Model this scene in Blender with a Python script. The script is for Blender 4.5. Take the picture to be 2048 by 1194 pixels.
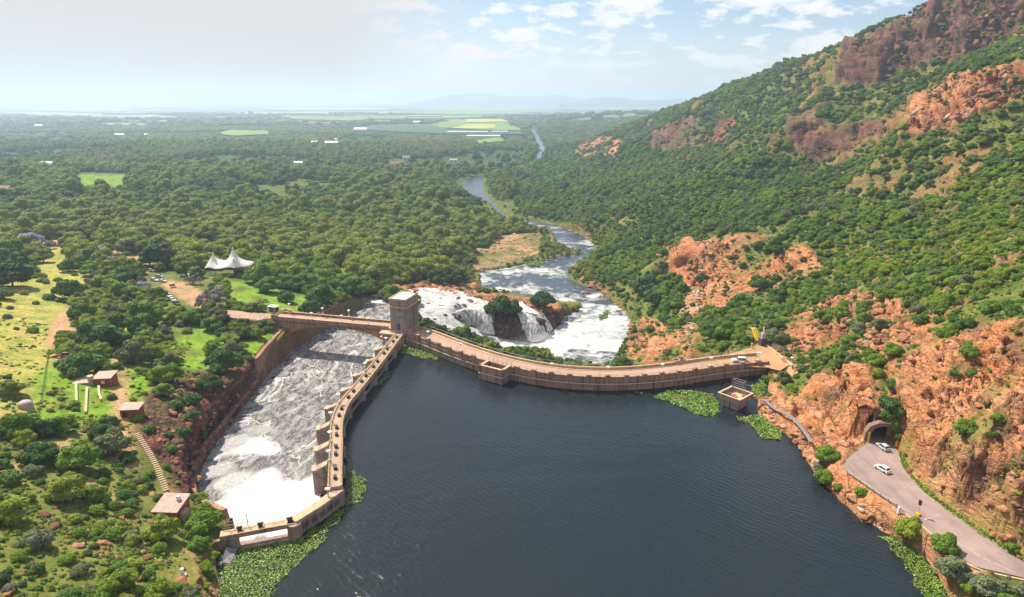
import bpy, bmesh, math, random
import numpy as np
from mathutils import Vector, Matrix
from mathutils.geometry import delaunay_2d_cdt

SC = bpy.context.scene
for _o in list(bpy.data.objects):
    bpy.data.objects.remove(_o)
COL = SC.collection
random.seed(7)
RNG = np.random.default_rng(11)

# ------------------------------------------------------------------ camera
CAMZ = 90.0
FPX = 1334.0
PITCH = math.radians(16.55)
CP, SP = math.cos(PITCH), math.sin(PITCH)
cam_data = bpy.data.cameras.new('camera')
cam = bpy.data.objects.new('camera', cam_data)
COL.objects.link(cam)
cam.location = (0, 0, CAMZ)
cam.rotation_euler = (math.pi/2 - PITCH, 0, 0)
cam_data.sensor_width = 36.0
cam_data.lens = 36.0 * FPX / 2048.0
cam_data.clip_start = 1.0
cam_data.clip_end = 120000.0
SC.camera = cam

# ------------------------------------------------------------------ sky, sun, exposure
SUN_EL = math.radians(50.0)
SUN_AZ = math.radians(-44.0)          # clockwise from +Y (the far side, to the left)
world = bpy.data.worlds.new('World')
SC.world = world
world.use_nodes = True
wt = world.node_tree
wt.nodes.clear()
def wn(kind, **kw):
    n = wt.nodes.new(kind)
    for k, v in kw.items():
        setattr(n, k, v)
    return n
def wl(a, b):
    wt.links.new(a, b)
w_out = wn('ShaderNodeOutputWorld')
w_bg = wn('ShaderNodeBackground')
w_bg.inputs['Strength'].default_value = 0.075
sky = wn('ShaderNodeTexSky', sky_type='NISHITA', sun_disc=False)
sky.sun_elevation = SUN_EL
sky.sun_rotation = SUN_AZ
sky.altitude = 1200.0
sky.air_density = 1.0
sky.dust_density = 0.8
sky.ozone_density = 1.0
tc = wn('ShaderNodeTexCoord')
sep = wn('ShaderNodeSeparateXYZ')
wl(tc.outputs['Generated'], sep.inputs[0])
def wmath(op, a, b=None, c=None, clamp=False):
    n = wn('ShaderNodeMath', operation=op, use_clamp=clamp)
    for i, v in enumerate((a, b, c)):
        if v is None: continue
        if isinstance(v, (int, float)): n.inputs[i].default_value = v
        else: wl(v, n.inputs[i])
    return n.outputs[0]
# thin high cloud veil towards the sun's side, cumulus over the rest
zc = wmath('MAXIMUM', sep.outputs[2], 0.0)
den = wmath('ADD', zc, 0.26)
cu = wmath('DIVIDE', sep.outputs[0], den)
cv = wmath('DIVIDE', sep.outputs[1], den)
comb = wn('ShaderNodeCombineXYZ')
wl(cu, comb.inputs[0]); wl(cv, comb.inputs[1])
def wnoise(scale, detail, rough, vec, dist=0.0):
    n = wn('ShaderNodeTexNoise')
    n.inputs['Scale'].default_value = scale
    n.inputs['Detail'].default_value = detail
    n.inputs['Roughness'].default_value = rough
    n.inputs['Distortion'].default_value = dist
    wl(vec, n.inputs['Vector'])
    return n.outputs['Fac']
n1 = wnoise(6.0, 9.0, 0.60, comb.outputs[0], 0.1)
n2 = wnoise(2.2, 5.0, 0.5, comb.outputs[0])
cs = wmath('ADD', wmath('MULTIPLY', n1, 0.62), wmath('MULTIPLY', n2, 0.38))
def wramp(src, stops):
    r = wn('ShaderNodeValToRGB')
    el = r.color_ramp.elements
    while len(el) < len(stops): el.new(0.5)
    for e, (p, c) in zip(el, stops):
        e.position = p
        e.color = (c, c, c, 1) if isinstance(c, (int, float)) else (*c, 1)
    wl(src, r.inputs[0])
    return r.outputs[0]
cloud = wramp(cs, [(0.495, 0.0), (0.53, 0.7), (0.57, 1.0)])
# veil: stronger towards -x (the sun's side)
veil = wmath('MULTIPLY_ADD', sep.outputs[0], -4.2, -0.02, clamp=True)
hz = wramp(sep.outputs[2], [(0.0, 0.7), (0.04, 0.35), (0.09, 0.05), (0.4, 0.0)])
veil2 = wmath('MAXIMUM', veil, hz, clamp=True)
mixA = wn('ShaderNodeMix', data_type='RGBA')
wl(cloud, mixA.inputs['Factor'])
wl(sky.outputs[0], mixA.inputs['A'])
mixA.inputs['B'].default_value = (8.2, 8.2, 8.3, 1)
mixB = wn('ShaderNodeMix', data_type='RGBA')
wl(veil2, mixB.inputs['Factor'])
wl(mixA.outputs['Result'], mixB.inputs['A'])
mixB.inputs['B'].default_value = (5.9, 5.75, 5.6, 1)
wl(mixB.outputs['Result'], w_bg.inputs['Color'])
wl(w_bg.outputs[0], w_out.inputs['Surface'])

sun_data = bpy.data.lights.new('sun', 'SUN')
sun_data.energy = 5.0
sun_data.angle = math.radians(0.5)
sun_data.color = (1.0, 0.92, 0.77)
sun = bpy.data.objects.new('sun', sun_data)
COL.objects.link(sun)
SUNPOS = Vector((math.sin(SUN_AZ)*math.cos(SUN_EL), math.cos(SUN_AZ)*math.cos(SUN_EL), math.sin(SUN_EL)))
sun.rotation_euler = SUNPOS.to_track_quat('Z', 'Y').to_euler()
sun.location = SUNPOS * 500

SC.view_settings.view_transform = 'Standard'
SC.view_settings.look = 'None'
SC.view_settings.exposure = 0.75
SC.view_settings.gamma = 1.0
SC.view_settings.use_curve_mapping = False
SC.cycles.volume_bounces = 1
SC.cycles.max_bounces = 6
SC.cycles.transparent_max_bounces = 8

# ------------------------------------------------------------------ survey helpers
def kz(py):
    return SP - (597.0 - py) / FPX * CP
def WD(px, py, D):
    v = (597.0 - py) / FPX
    return ((px - 1024.0) / FPX * D, D * (CP + v * SP), CAMZ - D * kz(py))
def W(px, py, z):
    """the place at height z that stands on the sight line through (px, py)"""
    return WD(px, py, (CAMZ - z) / kz(py))
def proj(x, y, z):
    x = np.asarray(x, float); y = np.asarray(y, float); z = np.asarray(z, float)
    D = y * CP - (z - CAMZ) * SP
    v = (y * SP + (z - CAMZ) * CP) / D
    return 1024 + x / D * FPX, 597 - v * FPX, D

# ------------------------------------------------------------------ noise (numpy)
_PERM = np.random.default_rng(3).random(65536).astype(np.float32)
def _h(ix, iy, iz=0, s=0):
    return _PERM[(ix * 73856093 ^ iy * 19349663 ^ iz * 83492791 ^ (s * 2654435)) & 65535]
def vnoise2(x, y, s=0):
    ix = np.floor(x).astype(np.int64); iy = np.floor(y).astype(np.int64)
    fx = x - ix; fy = y - iy
    fx = fx*fx*(3-2*fx); fy = fy*fy*(3-2*fy)
    a = _h(ix, iy, 0, s); b = _h(ix+1, iy, 0, s); c = _h(ix, iy+1, 0, s); d = _h(ix+1, iy+1, 0, s)
    return (a*(1-fx)+b*fx)*(1-fy) + (c*(1-fx)+d*fx)*fy
def vnoise3(x, y, z, s=0):
    ix = np.floor(x).astype(np.int64); iy = np.floor(y).astype(np.int64); iz = np.floor(z).astype(np.int64)
    fx = x-ix; fy = y-iy; fz = z-iz
    fx = fx*fx*(3-2*fx); fy = fy*fy*(3-2*fy); fz = fz*fz*(3-2*fz)
    r = 0
    for dz in (0, 1):
        a = _h(ix, iy, iz+dz, s); b = _h(ix+1, iy, iz+dz, s); c = _h(ix, iy+1, iz+dz, s); d = _h(ix+1, iy+1, iz+dz, s)
        t = (a*(1-fx)+b*fx)*(1-fy) + (c*(1-fx)+d*fx)*fy
        r = r + t * (fz if dz else 1-fz)
    return r
def fbm2(x, y, oct=4, s=0, g=0.5):
    r = 0; a = 1; t = 0
    for i in range(oct):
        r = r + a*(vnoise2(x*2**i + 17.3*i, y*2**i - 9.1*i, s+i) - 0.5); t += a; a *= g
    return r / t * 2
def fbm3(x, y, z, oct=4, s=0, g=0.5):
    r = 0; a = 1; t = 0
    for i in range(oct):
        r = r + a*(vnoise3(x*2**i + 17.3*i, y*2**i - 9.1*i, z*2**i + 4.7*i, s+i) - 0.5); t += a; a *= g
    return r / t * 2
def worley3(x, y, z, s=0):
    ix = np.floor(x).astype(np.int64); iy = np.floor(y).astype(np.int64); iz = np.floor(z).astype(np.int64)
    f1 = np.full(x.shape, 9.0); f2 = np.full(x.shape, 9.0); idv = np.zeros(x.shape); gx = np.zeros(x.shape)
    for a in (-1, 0, 1):
        for b in (-1, 0, 1):
            for c in (-1, 0, 1):
                jx, jy, jz = ix+a, iy+b, iz+c
                px = jx+_h(jx, jy, jz, s+1); py = jy+_h(jx, jy, jz, s+2); pz = jz+_h(jx, jy, jz, s+3)
                d = np.sqrt((x-px)**2+(y-py)**2+(z-pz)**2)
                n = d < f1
                f2 = np.where(n, f1, np.minimum(f2, d)); idv = np.where(n, _h(jx, jy, jz, s+4), idv)
                gx = np.where(n, (x-px)*(_h(jx, jy, jz, s+5)-0.5)+(z-pz)*(_h(jx, jy, jz, s+6)-0.5), gx); f1 = np.where(n, d, f1)
    return f1, f2, idv, gx
def inpoly(X, Y, poly):
    poly = np.asarray([(p[0], p[1]) for p in poly], float)
    x0, y0 = poly.min(0); x1, y1 = poly.max(0)
    box = (X >= x0) & (X <= x1) & (Y >= y0) & (Y <= y1)
    out = np.zeros(X.shape, bool)
    xs = X[box]; ys = Y[box]
    r = np.zeros(xs.shape, bool)
    n = len(poly)
    for i in range(n):
        ax, ay = poly[i]; bx, by = poly[(i+1) % n]
        if ay == by: continue
        c = ((ay > ys) != (by > ys)) & (xs < (bx-ax)*(ys-ay)/(by-ay) + ax)
        r ^= c
    out[box] = r
    return out
def dpoly(X, Y, line, closed=True):
    d = np.full(X.shape, 1e12)
    n = len(line)
    for i in range(n if closed else n-1):
        ax, ay = line[i][:2]; bx, by = line[(i+1) % n][:2]
        vx, vy = bx-ax, by-ay
        L = vx*vx+vy*vy + 1e-9
        t = np.clip(((X-ax)*vx+(Y-ay)*vy)/L, 0, 1)
        q = (X-ax-t*vx)**2 + (Y-ay-t*vy)**2
        np.minimum(d, q, out=d)
    return np.sqrt(d)

# ------------------------------------------------------------------ survey of the place
# reservoir-side line of the dam, at the water (z = 0), left to right
DAM_PX = [(814,688),(845,699),(879,714),(939,737),(1000,755),(1058,768),(1121,777),(1190,781.5),(1263,780.5),(1353,772),(1426,760),(1500,751.5),(1536,749)]
DAM_UP = np.array([W(x, y, 0)[:2] for x, y in DAM_PX])
def resample(P, step):
    P = np.asarray(P, float)
    # Catmull-Rom then equal steps
    Q = [P[0]*2-P[1], *P, P[-1]*2-P[-2]]
    out = []
    for i in range(1, len(Q)-2):
        a, b, c, d = Q[i-1], Q[i], Q[i+1], Q[i+2]
        for t in np.linspace(0, 1, 24, endpoint=False):
            out.append(0.5*((2*b)+(-a+c)*t+(2*a-5*b+4*c-d)*t*t+(-a+3*b-3*c+d)*t**3))
    out.append(Q[-2]); out = np.array(out)
    s = np.r_[0, np.cumsum(np.linalg.norm(np.diff(out, axis=0), axis=1))]
    n = max(2, int(round(s[-1]/step))+1)
    u = np.linspace(0, s[-1], n)
    return np.stack([np.interp(u, s, out[:, k]) for k in range(out.shape[1])], 1)
def smooth_line(P, it=3):
    P = P.copy()
    for _ in range(it):
        P[1:-1] = (P[:-2]+2*P[1:-1]+P[2:])/4
    return P
DAM_LINE = smooth_line(resample(DAM_UP, 1.0), 60)
def offset_line(L, d):
    T = np.gradient(L, axis=0); T /= np.linalg.norm(T, axis=1)[:, None]
    N = np.stack([-T[:, 1], T[:, 0]], 1)      # left of travel: downstream for the dam
    return L + N*d
DAM_W = 8.6
DAM_DOWN = offset_line(DAM_LINE, DAM_W)

Z_LAKE, Z_RIVER = 0.0, -32.0
# left retaining wall of the spillway channel: (water edge px, py, water z, top z)
CH_L = [(470,1062,-3.5,3.0),(430,1035,-4.0,1.0),(402,1008,-4.5,-1.0),(397,982,-5,-2.2),(401,948,-5.3,-2.6),(411,920.5,-5.7,-3.0),(426,895,-6.2,-3.6),(455,858,-7,-4.6),
        (490,812,-8,-5.8),(522,770,-8.8,-6.4),(528,761,-9,-0.2),(548,737,-9.4,0.0),(576,708,-10,0.2),(603,690,-10.5,-0.5),(650,660,-11.2,-2.5),(700,627,-12,-5.5),(722,612,-12.4,-9.0),(742,599,-13,-11.5)]
CHL = np.array([W(a, b, c)[:2] for a, b, c, d in CH_L])
# spillway gate line (lake side face), at z = 0
GATE_PX = [(809,690.7),(790.4,714.6),(773,739.5),(751,769),(728,800),(701,834.4),(688,872),(688,912),(687,952),(687,1005)]
GATE = np.array([W(a, b, 0)[:2] for a, b in GATE_PX])
WEIR = np.array([W(687,1009,0)[:2], W(596,1073,0)[:2], W(578,1076,0)[:2], W(470,1097,0)[:2], W(440,1100,0)[:2]])
CH_R = [W(640,1010,-4.5)[:2], W(640,930,-5.5)[:2], W(650,870,-6.5)[:2], W(700,795,-8)[:2], W(770,720,-9.5)[:2], W(792,690,-11)[:2], W(800,640,-12)[:2], W(812,600,-13)[:2]]
CHANNEL = [tuple(p) for p in CHL] + [tuple(p) for p in CH_R[::-1]] + [tuple(W(668,990,0)[:2]), tuple(WEIR[1]), tuple(WEIR[3])]
# right shore of the reservoir
SHORE_R_PX = [(1536,749),(1538,790),(1520,800),(1510,822),(1545,850),(1590,880),(1612,920),(1640,958),(1680,1000),(1725,1040),(1772,1062),(1815,1085),(1852,1115),(1880,1155),(1900,1200),(1940,1290)]
SHORE_R = [W(a, b, 0)[:2] for a, b in SHORE_R_PX]
SHORE_L_PX = [(430,1230),(440,1180),(432,1140),(430,1110),(440,1100)]
SHORE_L = [W(a, b, 0)[:2] for a, b in SHORE_L_PX]
LAKE = [tuple(p) for p in DAM_LINE[::6]] + [tuple(p) for p in SHORE_R] + [(130, -60), (-90, -60)] + [tuple(p) for p in SHORE_L] + [tuple(p) for p in WEIR[::-1]] + [tuple(p) for p in GATE[::-1]]
RIV_PX = [(1010,697),(1095,698),(1103,715),(1205,733),(1228,722),(1240,700),(1262,665),(1258,640),(1235,605),(1200,583),(1145,563),(1132,545),(1150,530),(1178,515),(1192,495),(1170,472),(1115,450),(1022,437),(1000,420),(985,402),(972,390),(968,378),(966,350),(1030,340),(1085,318),(1094,300),(1080,275),(1066,255),(1058,255),(1069,275),(1080,300),(1062,326),(990,345),(948,352),(916,367),(935,385),(954,398),(976,404),(994,428),(1030,452),(1088,462),(1109,489),(1150,500),(1168,506),(1088,519),(1020,535),(951,543),(958,578),(1010,588),(1070,597),(1120,606),(1163,606),(1160,618),(1120,630),(1112,645),(1090,668),(1056,685),(1000,674),(955,662),(960,676),(985,690)]
RIVER = [W(a, b, Z_RIVER)[:2] for a, b in RIV_PX]

CTRL = []      # (x, y, z)
def C(*pts):
    for p in pts: CTRL.append(W(*p))
def CD(*pts):
    for p in pts: CTRL.append(WD(*p))
def CA(*pts):  # slope px/FPX-style azimuth a = x/y, distance y, z
    for a, y, z in pts: CTRL.append((a*y, y, z))
# left bank
C((440,1194,0),(400,1194,5),(300,1194,9),(150,1194,13),(0,1194,17),(432,1140,1),(380,1110,5),(300,1080,7),(150,1050,13),(0,1050,17),
  (400,1050,3),(440,1085,2),(345,1030,4.5),(330,985,5.2),(275,868,9),(150,900,12.5),(0,900,16),(262,820,9),(250,800,9.2),(210,765,10.5),(190,740,10.5),
  (50,810,14),(100,850,13),(0,750,15),(0,650,14),(100,700,11),(150,650,9),(100,620,10),(0,560,11),(300,700,4.5),(390,690,2.5),(350,760,6),(300,640,4),(250,600,5),
  # rock face above the channel
  (500,735,-1),(470,750,2),(440,770,4),(400,800,5.5),(370,850,6),(362,900,5.5),(372,950,4),(385,1000,3))
C((522,752,-6.4),(490,802,-5.5),(452,848,-4.4),(423,885,-3.4),(405,912,-2.8),(395,945,-2.4),(390,982,-2.0),(420,1045,1.5))
C((508,712,0.3),(535,672,0.4),(480,690,0.8),(470,720,1.0),(450,660,2.0),(560,650,0.5),(545,640,2.5))
C((452,622,3.7),(552,628,3.7),(540,612,3.4),(470,632,3.5),(440,600,2.5),(480,585,1.5),(560,590,-1),(640,590,-4),(560,560,-3),(650,560,-7),(700,590,-7),(735,590,-11),(470,540,1),(330,560,3),(400,620,3.6),(230,510,3),(130,480,2),(0,440,0),
  (600,620,-1),(640,600,-3.5),(670,608,-5))
C((-250,1194,26),(-300,900,26),(-300,650,20),(-300,450,2),(-300,350,-8))
C((300,450,-5),(600,450,-14),(800,500,-16),(900,540,-22),(950,500,-27),(700,520,-10),(850,430,-22),(900,380,-28),(500,350,-16),(0,350,-8),(500,300,-20),(900,300,-28),(200,380,-8))
# far plain
for a in (-1.2,-0.9,-0.6,-0.3,0.0):
    CA((a,2500,-30),(a,5000,-36),(a,12000,-40),(a,45000,-40))
for a in (0.3,0.6,0.9,1.3):
    CA((a,5500,-36),(a,12000,-40),(a,45000,-40))
CA((-1.2,900,-8),(-1.2,1500,-20),(-0.9,1500,-22))
# downstream rocks and falls
C((760,585,-11),(800,578,-13),(830,577,-13.5),(890,578,-15),(931,584,-17),(850,620,-14.5),(820,640,-14.5),(760,605,-13.2),(900,630,-18),(905,612,-16.5),(935,619,-20),(960,619,-20),(978,623,-20.3),(1000,628,-20.3),(1034,630,-20.3),(1046,622,-20),(1062,619,-20.5),(1078,628,-22),
  (944,662,-31),(965,666,-31.5),(985,671,-31.5),(1020,678,-31.5),(1050,684,-31.5),(1075,678,-31.5),(1095,662,-31.5),(1110,648,-30),
  (955,600,-18.5),(1000,605,-19),(1040,612,-20),(1080,618,-21.5),(1110,615,-26),(1150,612,-31),(1060,598,-30.5),(1005,590,-30),(960,582,-30),(960,592,-22),(1010,597,-22),(1060,605,-24),
  (880,650,-19),(900,658,-20.5),(935,652,-26),(925,672,-24),(960,680,-29),(1000,694,-31.4),(850,655,-16),(870,665,-20),
  (850,560,-17),(950,556,-30),(945,545,-31),(1000,500,-30),(1080,500,-30.5),(940,490,-29),(1000,540,-31),(1080,515,-31),(1150,497,-31))
# ground at the downstream foot of the dam (out of sight)
mid = offset_line(DAM_LINE, 26)
for i, f in ((8, -17), (30, -28), (55, -31), (80, -31), (105, -31), (130, -26), (150, -14), (165, -2)):
    if i < len(mid): CTRL.append((mid[i][0], mid[i][1], f))
C((1060,702,-30.5),(1120,722,-31),(1200,742,-31),(1240,722,-31),(1015,705,-30.5))
# right side of the gorge
C((1275,650,-28),(1262,700,-30),(1300,690,-23),(1300,625,-22),(1350,705,-12),(1350,650,-12),(1400,715,-5),(1390,600,-12),(1390,675,-4),(1450,695,-1),(1500,682,2),(1455,640,1),(1500,625,4),(1375,570,-14),(1428,590,-10),(1350,548,-15),(1250,560,-25),(1205,545,-30),(1300,540,-19),(1250,480,-22),(1200,465,-30),(1190,575,-30.5),(1240,600,-30.5),
  (1145,535,-31),(1205,500,-31),(1130,440,-31),(1040,425,-31),(1000,385,-31),(980,350,-31))
CD((1325,505,430),(1400,490,410),(1480,482,392),(1560,480,378),(1600,510,345),(1470,582,352),(1530,560,345),(1560,610,290))
# terrace at the right end of the dam
C((1540,725,3.7),(1480,712,3.6),(1525,692,3.7),(1555,722,3.8),(1548,705,3.8),(1420,726,2.5))
# right bank: shore, road, cliff
for a, b in SHORE_R_PX[1:-1]: C((a, b, 0.0))
C((1545,760,1.5),(1560,780,4),(1560,815,3.0),(1600,850,4),(1640,890,5),(1660,930,4.6),(1690,965,4.4),(1730,1000,4.2),(1780,1035,4.2),(1830,1080,4.2),(1890,1130,4.2),(1960,1190,4.0),(2040,1260,4.0))
C((1690,905,5.2),(1735,880,5.2),(1790,893,5.2),(1800,930,5.1),(1850,985,5.0),(1930,1045,4.9),(2040,1120,4.8),(1700,940,5.1),(1760,1000,5.0),(1840,1062,4.9),(1940,1135,4.8),(2048,1150,4.8),(1760,930,5.15),(1800,960,5.1))
CA((0.95,100,4.8),(0.86,100,4.6),(1.02,80,4.6),(1.2,70,4.6))
CD((1600,780,208),(1660,760,203),(1720,740,196),(1750,790,186),(1735,840,178),(1690,880,178),(1640,830,194),(1745,862,173.5),(1800,862,171),(1770,850,173),(1772,770,182),(1800,720,190),
   (1820,880,162),(1900,960,143),(2000,1040,128),(1850,780,170),(1950,860,150),(2040,960,132),(1880,690,178),(1960,670,172),(2040,650,165),(2040,780,148),
   (1640,700,235),(1590,665,255),(1600,610,280),(1650,590,278),(1750,590,245),(1750,680,207),(1700,640,235),(1850,640,200),(2040,560,190),(1900,560,225),(2040,450,240),(1900,500,260),(1700,500,330),(1650,560,300),(1620,540,325))
CA((1.15,150,60),(1.2,110,45),(1.25,85,30),(1.2,220,85),(1.2,400,150),(1.25,800,260))
CD((1700,400,430),(1500,420,500),(1350,430,560),(1200,440,640),(1900,400,340),(2040,380,300),(1500,340,690),(1620,345,590),(1750,310,520),(1560,330,640),
   (1540,300,655),(1560,260,665),(1640,228,670),(1720,225,650),(1740,270,600),(1640,320,612),
   (1835,262,440),(1900,262,415),(1840,215,450),(1870,180,455),(1950,150,440),(2040,130,410),(2040,220,388),(1950,235,402),(1800,230,520),(1830,180,560),
   (1750,160,680),(1690,150,720),(1850,165,600),(1700,70,800),(1950,110,560),(2048,60,600),(2048,-60,640),(1850,0,760),(1780,60,700),(1950,-60,740),
   (1600,112,950),(1540,138,1080),(1480,162,1200),(1400,196,1420),(1330,222,1650),(1250,255,1800),(1180,287,1800),(1600,180,820),(1500,220,900),(1450,205,1080),
   (1390,238,1080),(1300,262,1180),(1310,298,1090),(1400,290,960),(1440,275,900),(1470,235,900),(1170,305,1480),(1240,310,1330),(1230,275,1520),(1170,282,1700),
   (1250,350,950),(1150,380,980),(1100,350,1180),(1130,320,1500),(1350,330,900),(1400,370,720))
# back of the ridge
CA((1.0,900,180),(0.75,1000,190),(0.62,1150,150),(0.5,1400,100),(0.4,1800,70),(0.3,2200,30),(0.22,2500,-10),(0.9,1700,60),(0.6,2200,40),(0.45,2600,20),(1.2,1500,150),(1.2,2500,40),(0.15,2300,-31),(0.09,2000,-31))
CD((1130,242,3300),(1200,233,3400),(1290,222,3600),(1400,213,3900),(1500,207,4300))
C((1090,300,-31),(1100,272,-31),(1080,250,-31),(1050,235,-32))
CA((0.25,4600,-25),(0.4,4800,0))

# ---- triangulated survey, interpolated on a fan-shaped grid (a = x / y, rho = ln y)
A0, A1, NA = -1.22, 1.22, 860
Y0, YM, Y1 = 62.0, 820.0, 45000.0
rho = np.r_[np.linspace(math.log(Y0), math.log(YM), 640, endpoint=False), np.linspace(math.log(YM), math.log(Y1), 240)]
aa = np.linspace(A0, A1, NA)
def _tin(points, GA, GR):
    P = np.array(points)
    keep = P[:, 1] > 10
    P = P[keep]
    wa = P[:, 0]/P[:, 1]; wr = np.log(P[:, 1])
    S = 1.0
    V = [Vector((float(a)*S, float(r))) for a, r in zip(wa, wr)]
    for a, r, z in ((-2.2, 3.6, 25), (2.2, 3.6, 20), (-2.2, 11, -40), (2.2, 11, -40), (0, 3.6, -6), (-2.2, 6, 10), (2.2, 6, 200)):
        V.append(Vector((a, r)))
        P = np.vstack([P, [a*math.exp(r), math.exp(r), z]])
    vo, eo, fo, ov, oe, of = delaunay_2d_cdt(V, [], [], 0, 1e-9)
    zv = np.array([P[o[0], 2] if o else 0.0 for o in ov])
    X = np.array([v.x for v in vo]); Y = np.array([v.y for v in vo])
    out = np.full(GA.shape, -40.0)
    a_lin = GA[0]; r_lin = GR[:, 0]
    for f in fo:
        i, j, k = f[:3]
        x = X[[i, j, k]]; y = Y[[i, j, k]]
        c0, c1 = np.searchsorted(a_lin, [x.min(), x.max()]); r0, r1 = np.searchsorted(r_lin, [y.min(), y.max()])
        if c0 == c1 or r0 == r1: continue
        xa = GA[r0:r1, c0:c1]; ya = GR[r0:r1, c0:c1]
        det = (y[1]-y[2])*(x[0]-x[2]) + (x[2]-x[1])*(y[0]-y[2])
        if abs(det) < 1e-14: continue
        l0 = ((y[1]-y[2])*(xa-x[2]) + (x[2]-x[1])*(ya-y[2]))/det
        l1 = ((y[2]-y[0])*(xa-x[2]) + (x[0]-x[2])*(ya-y[2]))/det
        l2 = 1-l0-l1
        m = (l0 >= -1e-6) & (l1 >= -1e-6) & (l2 >= -1e-6)
        sub = out[r0:r1, c0:c1]
        sub[m] = (l0*zv[i]+l1*zv[j]+l2*zv[k])[m]
    return out
GA, GR = np.meshgrid(aa, rho)
GY = np.exp(GR); GX = GA*GY
def blur(Z, n):
    for _ in range(n):
        Z = Z.copy()
        Z[1:-1] = (Z[:-2]+2*Z[1:-1]+Z[2:])/4
        Z[:, 1:-1] = (Z[:, :-2]+2*Z[:, 1:-1]+Z[:, 2:])/4
    return Z
GZ = _tin(CTRL, GA, GR)
_flat = GZ.copy()
_bl = blur(GZ, 10)
lake_m = inpoly(GX, GY, LAKE); river_m = inpoly(GX, GY, RIVER); chan_m = inpoly(GX, GY, CHANNEL)
near_fall = dpoly(GX, GY, [W(935,619,-20)[:2], W(1046,622,-20)[:2], W(1090,660,-32)[:2]], False) < 12
near_ch = dpoly(GX, GY, CHL, False) < 5
wsm = np.where(near_fall | near_ch, 0.15, 1.0)
wsm = blur(wsm, 4)
GZ = GZ*(1-wsm) + _bl*wsm
# ------------------------------------------------------------------ height of the ground
from types import SimpleNamespace
lg = np.log(Y0), np.log(YM)
def _rowf(y):
    r = np.log(np.maximum(y, Y0*1.001))
    return np.interp(r, rho, np.arange(len(rho)))
def samp(G, x, y):
    x = np.asarray(x, float); y = np.asarray(y, float)
    a = np.clip(x/np.maximum(y, 1e-3), A0, A1*0.99999)
    c = (a-A0)/(A1-A0)*(NA-1)
    r = _rowf(y)
    c0 = np.clip(np.floor(c).astype(int), 0, NA-2); r0 = np.clip(np.floor(r).astype(int), 0, len(rho)-2)
    fc = c-c0; fr = r-r0
    return (G[r0, c0]*(1-fc)+G[r0, c0+1]*fc)*(1-fr) + (G[r0+1, c0]*(1-fc)+G[r0+1, c0+1]*fc)*fr
def H(x, y):
    return samp(GZ, x, y)

dl = dpoly(GX, GY, LAKE); dr = dpoly(GX, GY, RIVER); dc = dpoly(GX, GY, [tuple(p) for p in CHL], False)
damp_ = inpoly(GX, GY, [tuple(p) for p in DAM_LINE] + [tuple(p) for p in DAM_DOWN[::-1]])
ddam = np.minimum(dpoly(GX, GY, DAM_LINE[::4], False), dpoly(GX, GY, DAM_DOWN[::4], False))
side_r = GA > np.interp(GY, [60, 250, 330, 470, 560, 700, 1100, 1500, 2000, 3500], [0.2, 0.2, 0.14, 0.12, 0.12, 0.02, -0.03, 0.02, 0.045, 0.02])
# rough relief
far = np.clip((GY-300)/900, 0, 1)
bump = fbm2(GX/9, GY/9, 4, 5)*0.5 + fbm2(GX/45, GY/45, 3, 8)*1.0
calm = np.clip(np.minimum(np.minimum(dl, dr), np.minimum(dc, ddam))/14, 0.05, 1)
mtn = np.clip((GZ-2)/60, 0, 1)*side_r
gull = np.abs(fbm2(GX/130+0.4*GY/130, GY/160, 4, 21))
GZ = GZ + bump*calm*(1-far*0.3) + mtn*(8.0*fbm2(GX/70, GY/90, 4, 31) - 14*(0.25-gull).clip(0, 1)*far)
# road bench and terraces stay level
ROAD_R = [W(1700,905,5.1), W(1735,884,5.1), W(1790,893,5.1), W(1803,930,5.1), W(1855,985,5.0), W(1935,1045,4.9), W(2048,1125,4.8), (112,85,4.8), (112,60,4.8),
          (88,60,4.6), W(2048,1165,4.7), W(1945,1140,4.8), W(1840,1062,4.9), W(1775,1003,5.0), W(1728,970,5.05), W(1690,935,5.1)]
TERR = [W(1400,727,3.7), W(1470,705,3.7), W(1520,689,3.7), W(1545,700,3.7), W(1562,722,3.7), W(1545,735,3.7), W(1470,733,3.7)]
ROAD_L = [W(452,617,3.7), W(552,628,3.7), W(560,636,3.7), W(548,640,3.7), W(452,634,3.7), W(420,630,3.7), W(395,606,3.6), W(370,590,3.3), W(330,560,3), W(345,548,3), W(375,570,3.3), W(420,600,3.6)]
def bench(poly, z, soft):
    global GZ
    m = inpoly(GX, GY, poly); d = dpoly(GX, GY, poly)
    w = np.where(m, 1.0, np.clip(1-d/soft, 0, 1)**2)
    GZ = GZ*(1-w) + z*w
bench(ROAD_R, 4.75, 3.0); bench(TERR, 3.55, 3.0); bench(ROAD_L, 3.4, 3.0)
CH_DAM = inpoly(GX, GY, [tuple(p) for p in GATE] + [tuple(W(672,985,0)[:2])] + [tuple(p) for p in WEIR] + [tuple(CHL[0])] + [tuple(p) for p in CH_R])
_a, _b = W(1738.8, 882.5, 4.9), W(1787, 886.4, 4.9); _n = math.atan2(_b[1]-_a[1], _b[0]-_a[0]); _c = ((_a[0]+_b[0])/2, (_a[1]+_b[1])/2)
_u = (GX-_c[0])*math.cos(_n)+(GY-_c[1])*math.sin(_n); _v = -(GX-_c[0])*math.sin(_n)+(GY-_c[1])*math.cos(_n)
_rise = np.clip((_v-0.9)/2.2, 0, 1)*np.clip((7.5-np.abs(_u+1))/2.5, 0, 1)*np.clip((30-_v)/8, 0, 1)
GZ = np.where(_v > 0.5, GZ*(1-_rise)+np.maximum(GZ, 12.5+0.25*_v)*_rise, GZ)
GZ = np.where((np.abs(_u) < 3.2) & (_v < 0.9) & (_v > -14), np.minimum(GZ, 4.75), GZ)
GZ = np.where(lake_m, -0.4-np.minimum(6, 0.55*dl), np.where((dl < 4) & ~side_r, GZ, GZ))
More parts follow.
